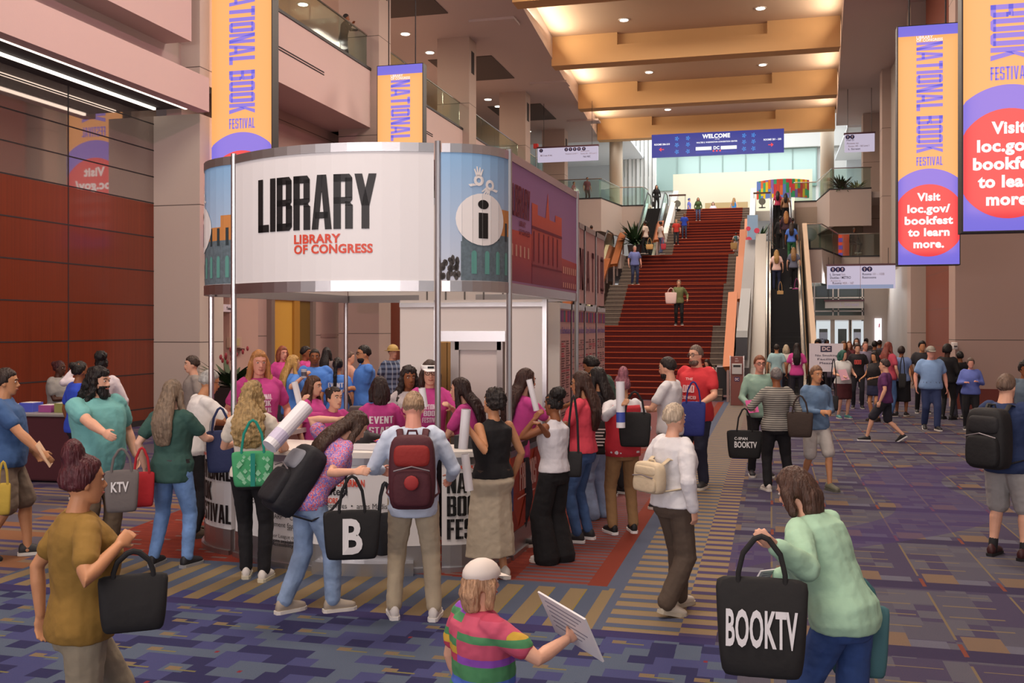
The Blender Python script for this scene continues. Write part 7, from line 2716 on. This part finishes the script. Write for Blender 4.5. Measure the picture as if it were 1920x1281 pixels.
person('person dressed in black leaning on the upper balcony rail with a phone', 646, t=30.8, H=1.68, z0=10.2, at=(-12.75, pt_.y - .1), face=75, skin='brown', hair=('crop', '14100f'), shirt=('long', '15141a'), legs=('pants', '1c2030'), la=(.0, .3, .12), ra=(.05, .34, -.2), lean=8, lod=1)
person('person half seen behind the schedule boards on the stairs side', 1110, t=20.5, top=430, H=1.7, z0=0, face=170, skin='brown', hair=('crop', '1a1412'), shirt=('tee', '5a4a48'), legs=('pants', '2a2a30')) if False else None
# ---------------------------------------------------------------- bags, packs, tubes and papers
def bag_at(px, pytop, pybot, t, handle_py, label, col, wpx, yaw_off=0.0, **k):
    """bag whose body spans pytop..pybot in the picture at depth t, its handles reaching up to handle_py"""
    s = t / F
    h = (pybot - pytop) * s
    top = U(px, handle_py, t)
    return tote(top, YAW - math.atan((px - CX) / F) + yaw_off, label, col, w=wpx * s, h=h, d=k.pop('d', .13), handle=(pytop - handle_py) * s, **k)


backpack(p6, 'maroon backpack with a bright red top panel on the pale blue shirt', '4a1a24', '8e2420', w=.36, h=.56, d=.19)
r = [o for o in scene.objects if o.name.startswith('backpack')][-1]
obj('round_patch', MB().ell((0, -.165, .22), (.055, .012, .055), 16, 6), M('patch red', '9a2c2c', .7), r, smooth=True)
backpack(p5, 'large black and grey pack on the back of the leaning person in flowers', '191a20', '7d8088', w=.38, h=.60, d=.24)
backpack(R, 'big black backpack on the navy speckled shirt', '141416', '1a1a1d', w=.40, h=.58, d=.24)
backpack(s1, 'teal daypack on the person in white on the stairs', '24606a', w=.3, h=.4, d=.14)
backpack(p15, 'cream sling pack on the back of the white cardigan', 'c9b89a', w=.34, h=.26, d=.12, dz=-.16)
# green tote of the person in cream
r = bag_at(474, 845, 912, 8.25, 788, 'bright green printed tote with teal straps on the cream T-shirt', '3f9a66', 78, hcol='168a78', spread=.09)
mb = MB()
random.seed(8)
for k in range(26):
    u, z = random.uniform(-.13, .13), random.uniform(.04, .26)
    q = random.uniform(.012, .03)
    mb.v += [(u - q, -.062, z), (u, -.064, z - q), (u + q, -.062, z), (u, -.064, z + q * 1.3)]
    mb.f.append(tuple(range(len(mb.v) - 4, len(mb.v))))
flat('leaf_print', mb, M('mint leaf print', '8cc8a0', .6), r)
obj('trim_band', MB().box(-.018, .018, -.072, -.062, .01, .28), M('teal webbing', '168a78', .7), r)
bag_at(413, 806, 886, 9.35, 765, 'plain navy tote hanging against the counter end', '1f2a52', 52)
r = bag_at(660, 955, 1048, 7.15, 893, 'black tote with a big white letter hanging from the flowered person', '131315', 108, text=[('B', .34, .16, .34, .66)], spread=.09)
bag_at(722, 960, 1040, 7.9, 905, 'second dark tote half hidden behind the khaki trousers', '2a2d33', 46, yaw_off=.6)
r = bag_at(1124, 788, 852, 11.0, 742, 'black tote with rows of small white print beside the coral T-shirt', '151517', 46)
mb = MB()
for k in range(6):
    mb.box(-.08, .04 + .015 * (k % 3), -.078, -.072, .10 + .035 * k, .115 + .035 * k)
flat('printed_line', mb, M('print d8d8d8', 'd8d8d8', .6), r)
bag_at(1190, 772, 838, 10.3, 735, 'black bundle bag on the arm of the red and white top', '131314', 62)
bag_at(1300, 752, 818, 13.1, 716, 'royal blue tote carried by the person in the red printed T-shirt', '27337e', 46)
bag_at(1396, 806, 860, 13.6, 766, 'black tote with white lettering in front of the sage green pullover', '131315', 66, text=[('C-SPAN', .22, .66, .36, .09), ('BOOKTV', .22, .40, .62, .20)])
bag_at(1500, 772, 820, 13.1, 742, 'dark brown handbag on the arm of the striped top', '33261f', 48, kind='handbag')
bag_at(1075, 846, 894, 9.3, 742, 'small black shoulder bag on the wide black trousers', '17171a', 34, kind='handbag')
bag_at(1428, 1080, 1265, 4.38, 1006, 'huge black tote with white brush lettering swinging from the mint sweater', '1b1a1a', 170, text=[('BOOKTV', .12, .34, .76, .34)], tcol='d8d8da', d=.16)
r = bag_at(250, 1075, 1180, 4.45, 1034, 'black bag at the hip of the mustard T-shirt', '141416', 125, d=.15)
bag_at(1610, 1130, 1265, 4.9, 1085, 'teal patterned cloth bag behind the mint sweater', '3f6a70', 110)
bag_at(266, 884, 950, 8.9, 840, 'red carrier bag beside the blue jeans', 'b5222c', 46)
bag_at(228, 880, 960, 8.6, 842, 'grey carrier bag with pale lettering by the sea green T-shirt', '6a6462', 62, text=[('KTV', .2, .5, .5, .22)])
bag_at(6, 905, 965, 9.0, 866, 'yellow flowered bag at the picture edge', 'b59a3c', 26)
bag_at(1563, 742, 770, 22.9, 672, 'small black shoulder bag of the teal haired person', '1a1a1e', 18, kind='handbag')
bag_at(1692, 700, 728, 23.0, 668, 'tiny black cross body bag on the pale denim top', '141416', 14, kind='handbag')
bag_at(1258, 548, 570, 33.6, 540, 'pale pink carrier bag of the person coming down the stairs', 'd8bcb8', 22)
bag_at(1376, 455, 468, 45.5, 447, 'brown paper bag carried beside the white dress on the stairs', '9a7a4a', 13)
bag_at(1218, 458, 468, 44.9, 446, 'tan handbag of the person waiting by the palm', 'b8925a', 14, kind='handbag')
bag_at(1244, 457, 468, 45.1, 446, 'red satchel of the person waiting under the left escalator', 'a8303c', 10, kind='handbag')
bag_at(1463, 545, 562, 39.2, 528, 'tan shoulder bag between the two lowest escalator riders', 'b08c5c', 12, kind='handbag')
bag_at(1494, 540, 555, 39.2, 522, 'magenta bag of the rider in slate blue', '8a2a6a', 16, kind='handbag')
bag_at(1226, 378, 388, 59.2, 366, 'small black handbag of the person at the head of the escalator', '17171a', 8, kind='handbag')
# poster tubes
poster_tube(U(505, 838, 7.35), U(574, 762, 7.6), .062, 'wide white poster roll with violet print above the black pack', band='c9c4dc')
poster_tube(U(563, 762, 9.63), U(552, 716, 9.63), .03, 'thin white poster tube held up by the young leaning staffer')
poster_tube(U(796, 763, 9.0), U(791, 728, 9.0), .032, 'white poster tube upright in front of the visor wearer')
poster_tube(U(868, 842, 8.3), U(874, 768, 8.3), .04, 'white poster tube held against the black sleeveless top')
poster_tube(U(880, 920, 8.2), U(872, 852, 8.2), .035, 'white poster tube hanging below the held one by the cream skirt')
poster_tube(U(1006, 770, 9.3), U(992, 712, 9.3), .028, 'slim pale poster tube raised over the white tub')
poster_tube(U(1164, 802, 10.05), U(1163, 716, 10.05), .045, 'thick white poster tube with a blue label held by the red and white top', band='3a50a8')
# papers
paper(q2, 'r', 'big white sheet of paper in the hand of the rainbow striped child', w=.34, h=.22)
paper(q3, 'r', 'white leaflet in the forward hand of the mint sweater', w=.24, h=.12)
paper(pe, 'r', 'orange and white leaflet held at the picture edge', col='e0b898', w=.2, h=.24)
paper(p20, 'r', 'pink leaflet read by the teal haired person', col='d8a8b8')
p = U(570, 700, 14.65)
r = empty('drink_cup', (p.x, p.y, p.z - .07))
tag(r, 'clear plastic drink cup raised by the blonde staffer in blue', 'cup')
obj('cup_wall', MB().cyl((0, 0), .034, 0, .13, 16, .044), M('cup plastic', 'c8ccd4', .2), r, smooth=False)
obj('printed_sleeve', MB().cyl((0, 0), .038, .03, .09, 16, .043), M('cup print', '5a5a68', .5), r)
paper(r2, 'r', 'bright pink leaflet in the hand of the sage green pullover', col='d05a9a', w=.16, h=.2)
p = U(400, 776, 9.6)
paper(p3, 'r', 'white form the grey haired person is signing on the counter', w=.3, h=.22, tilt=1.5)
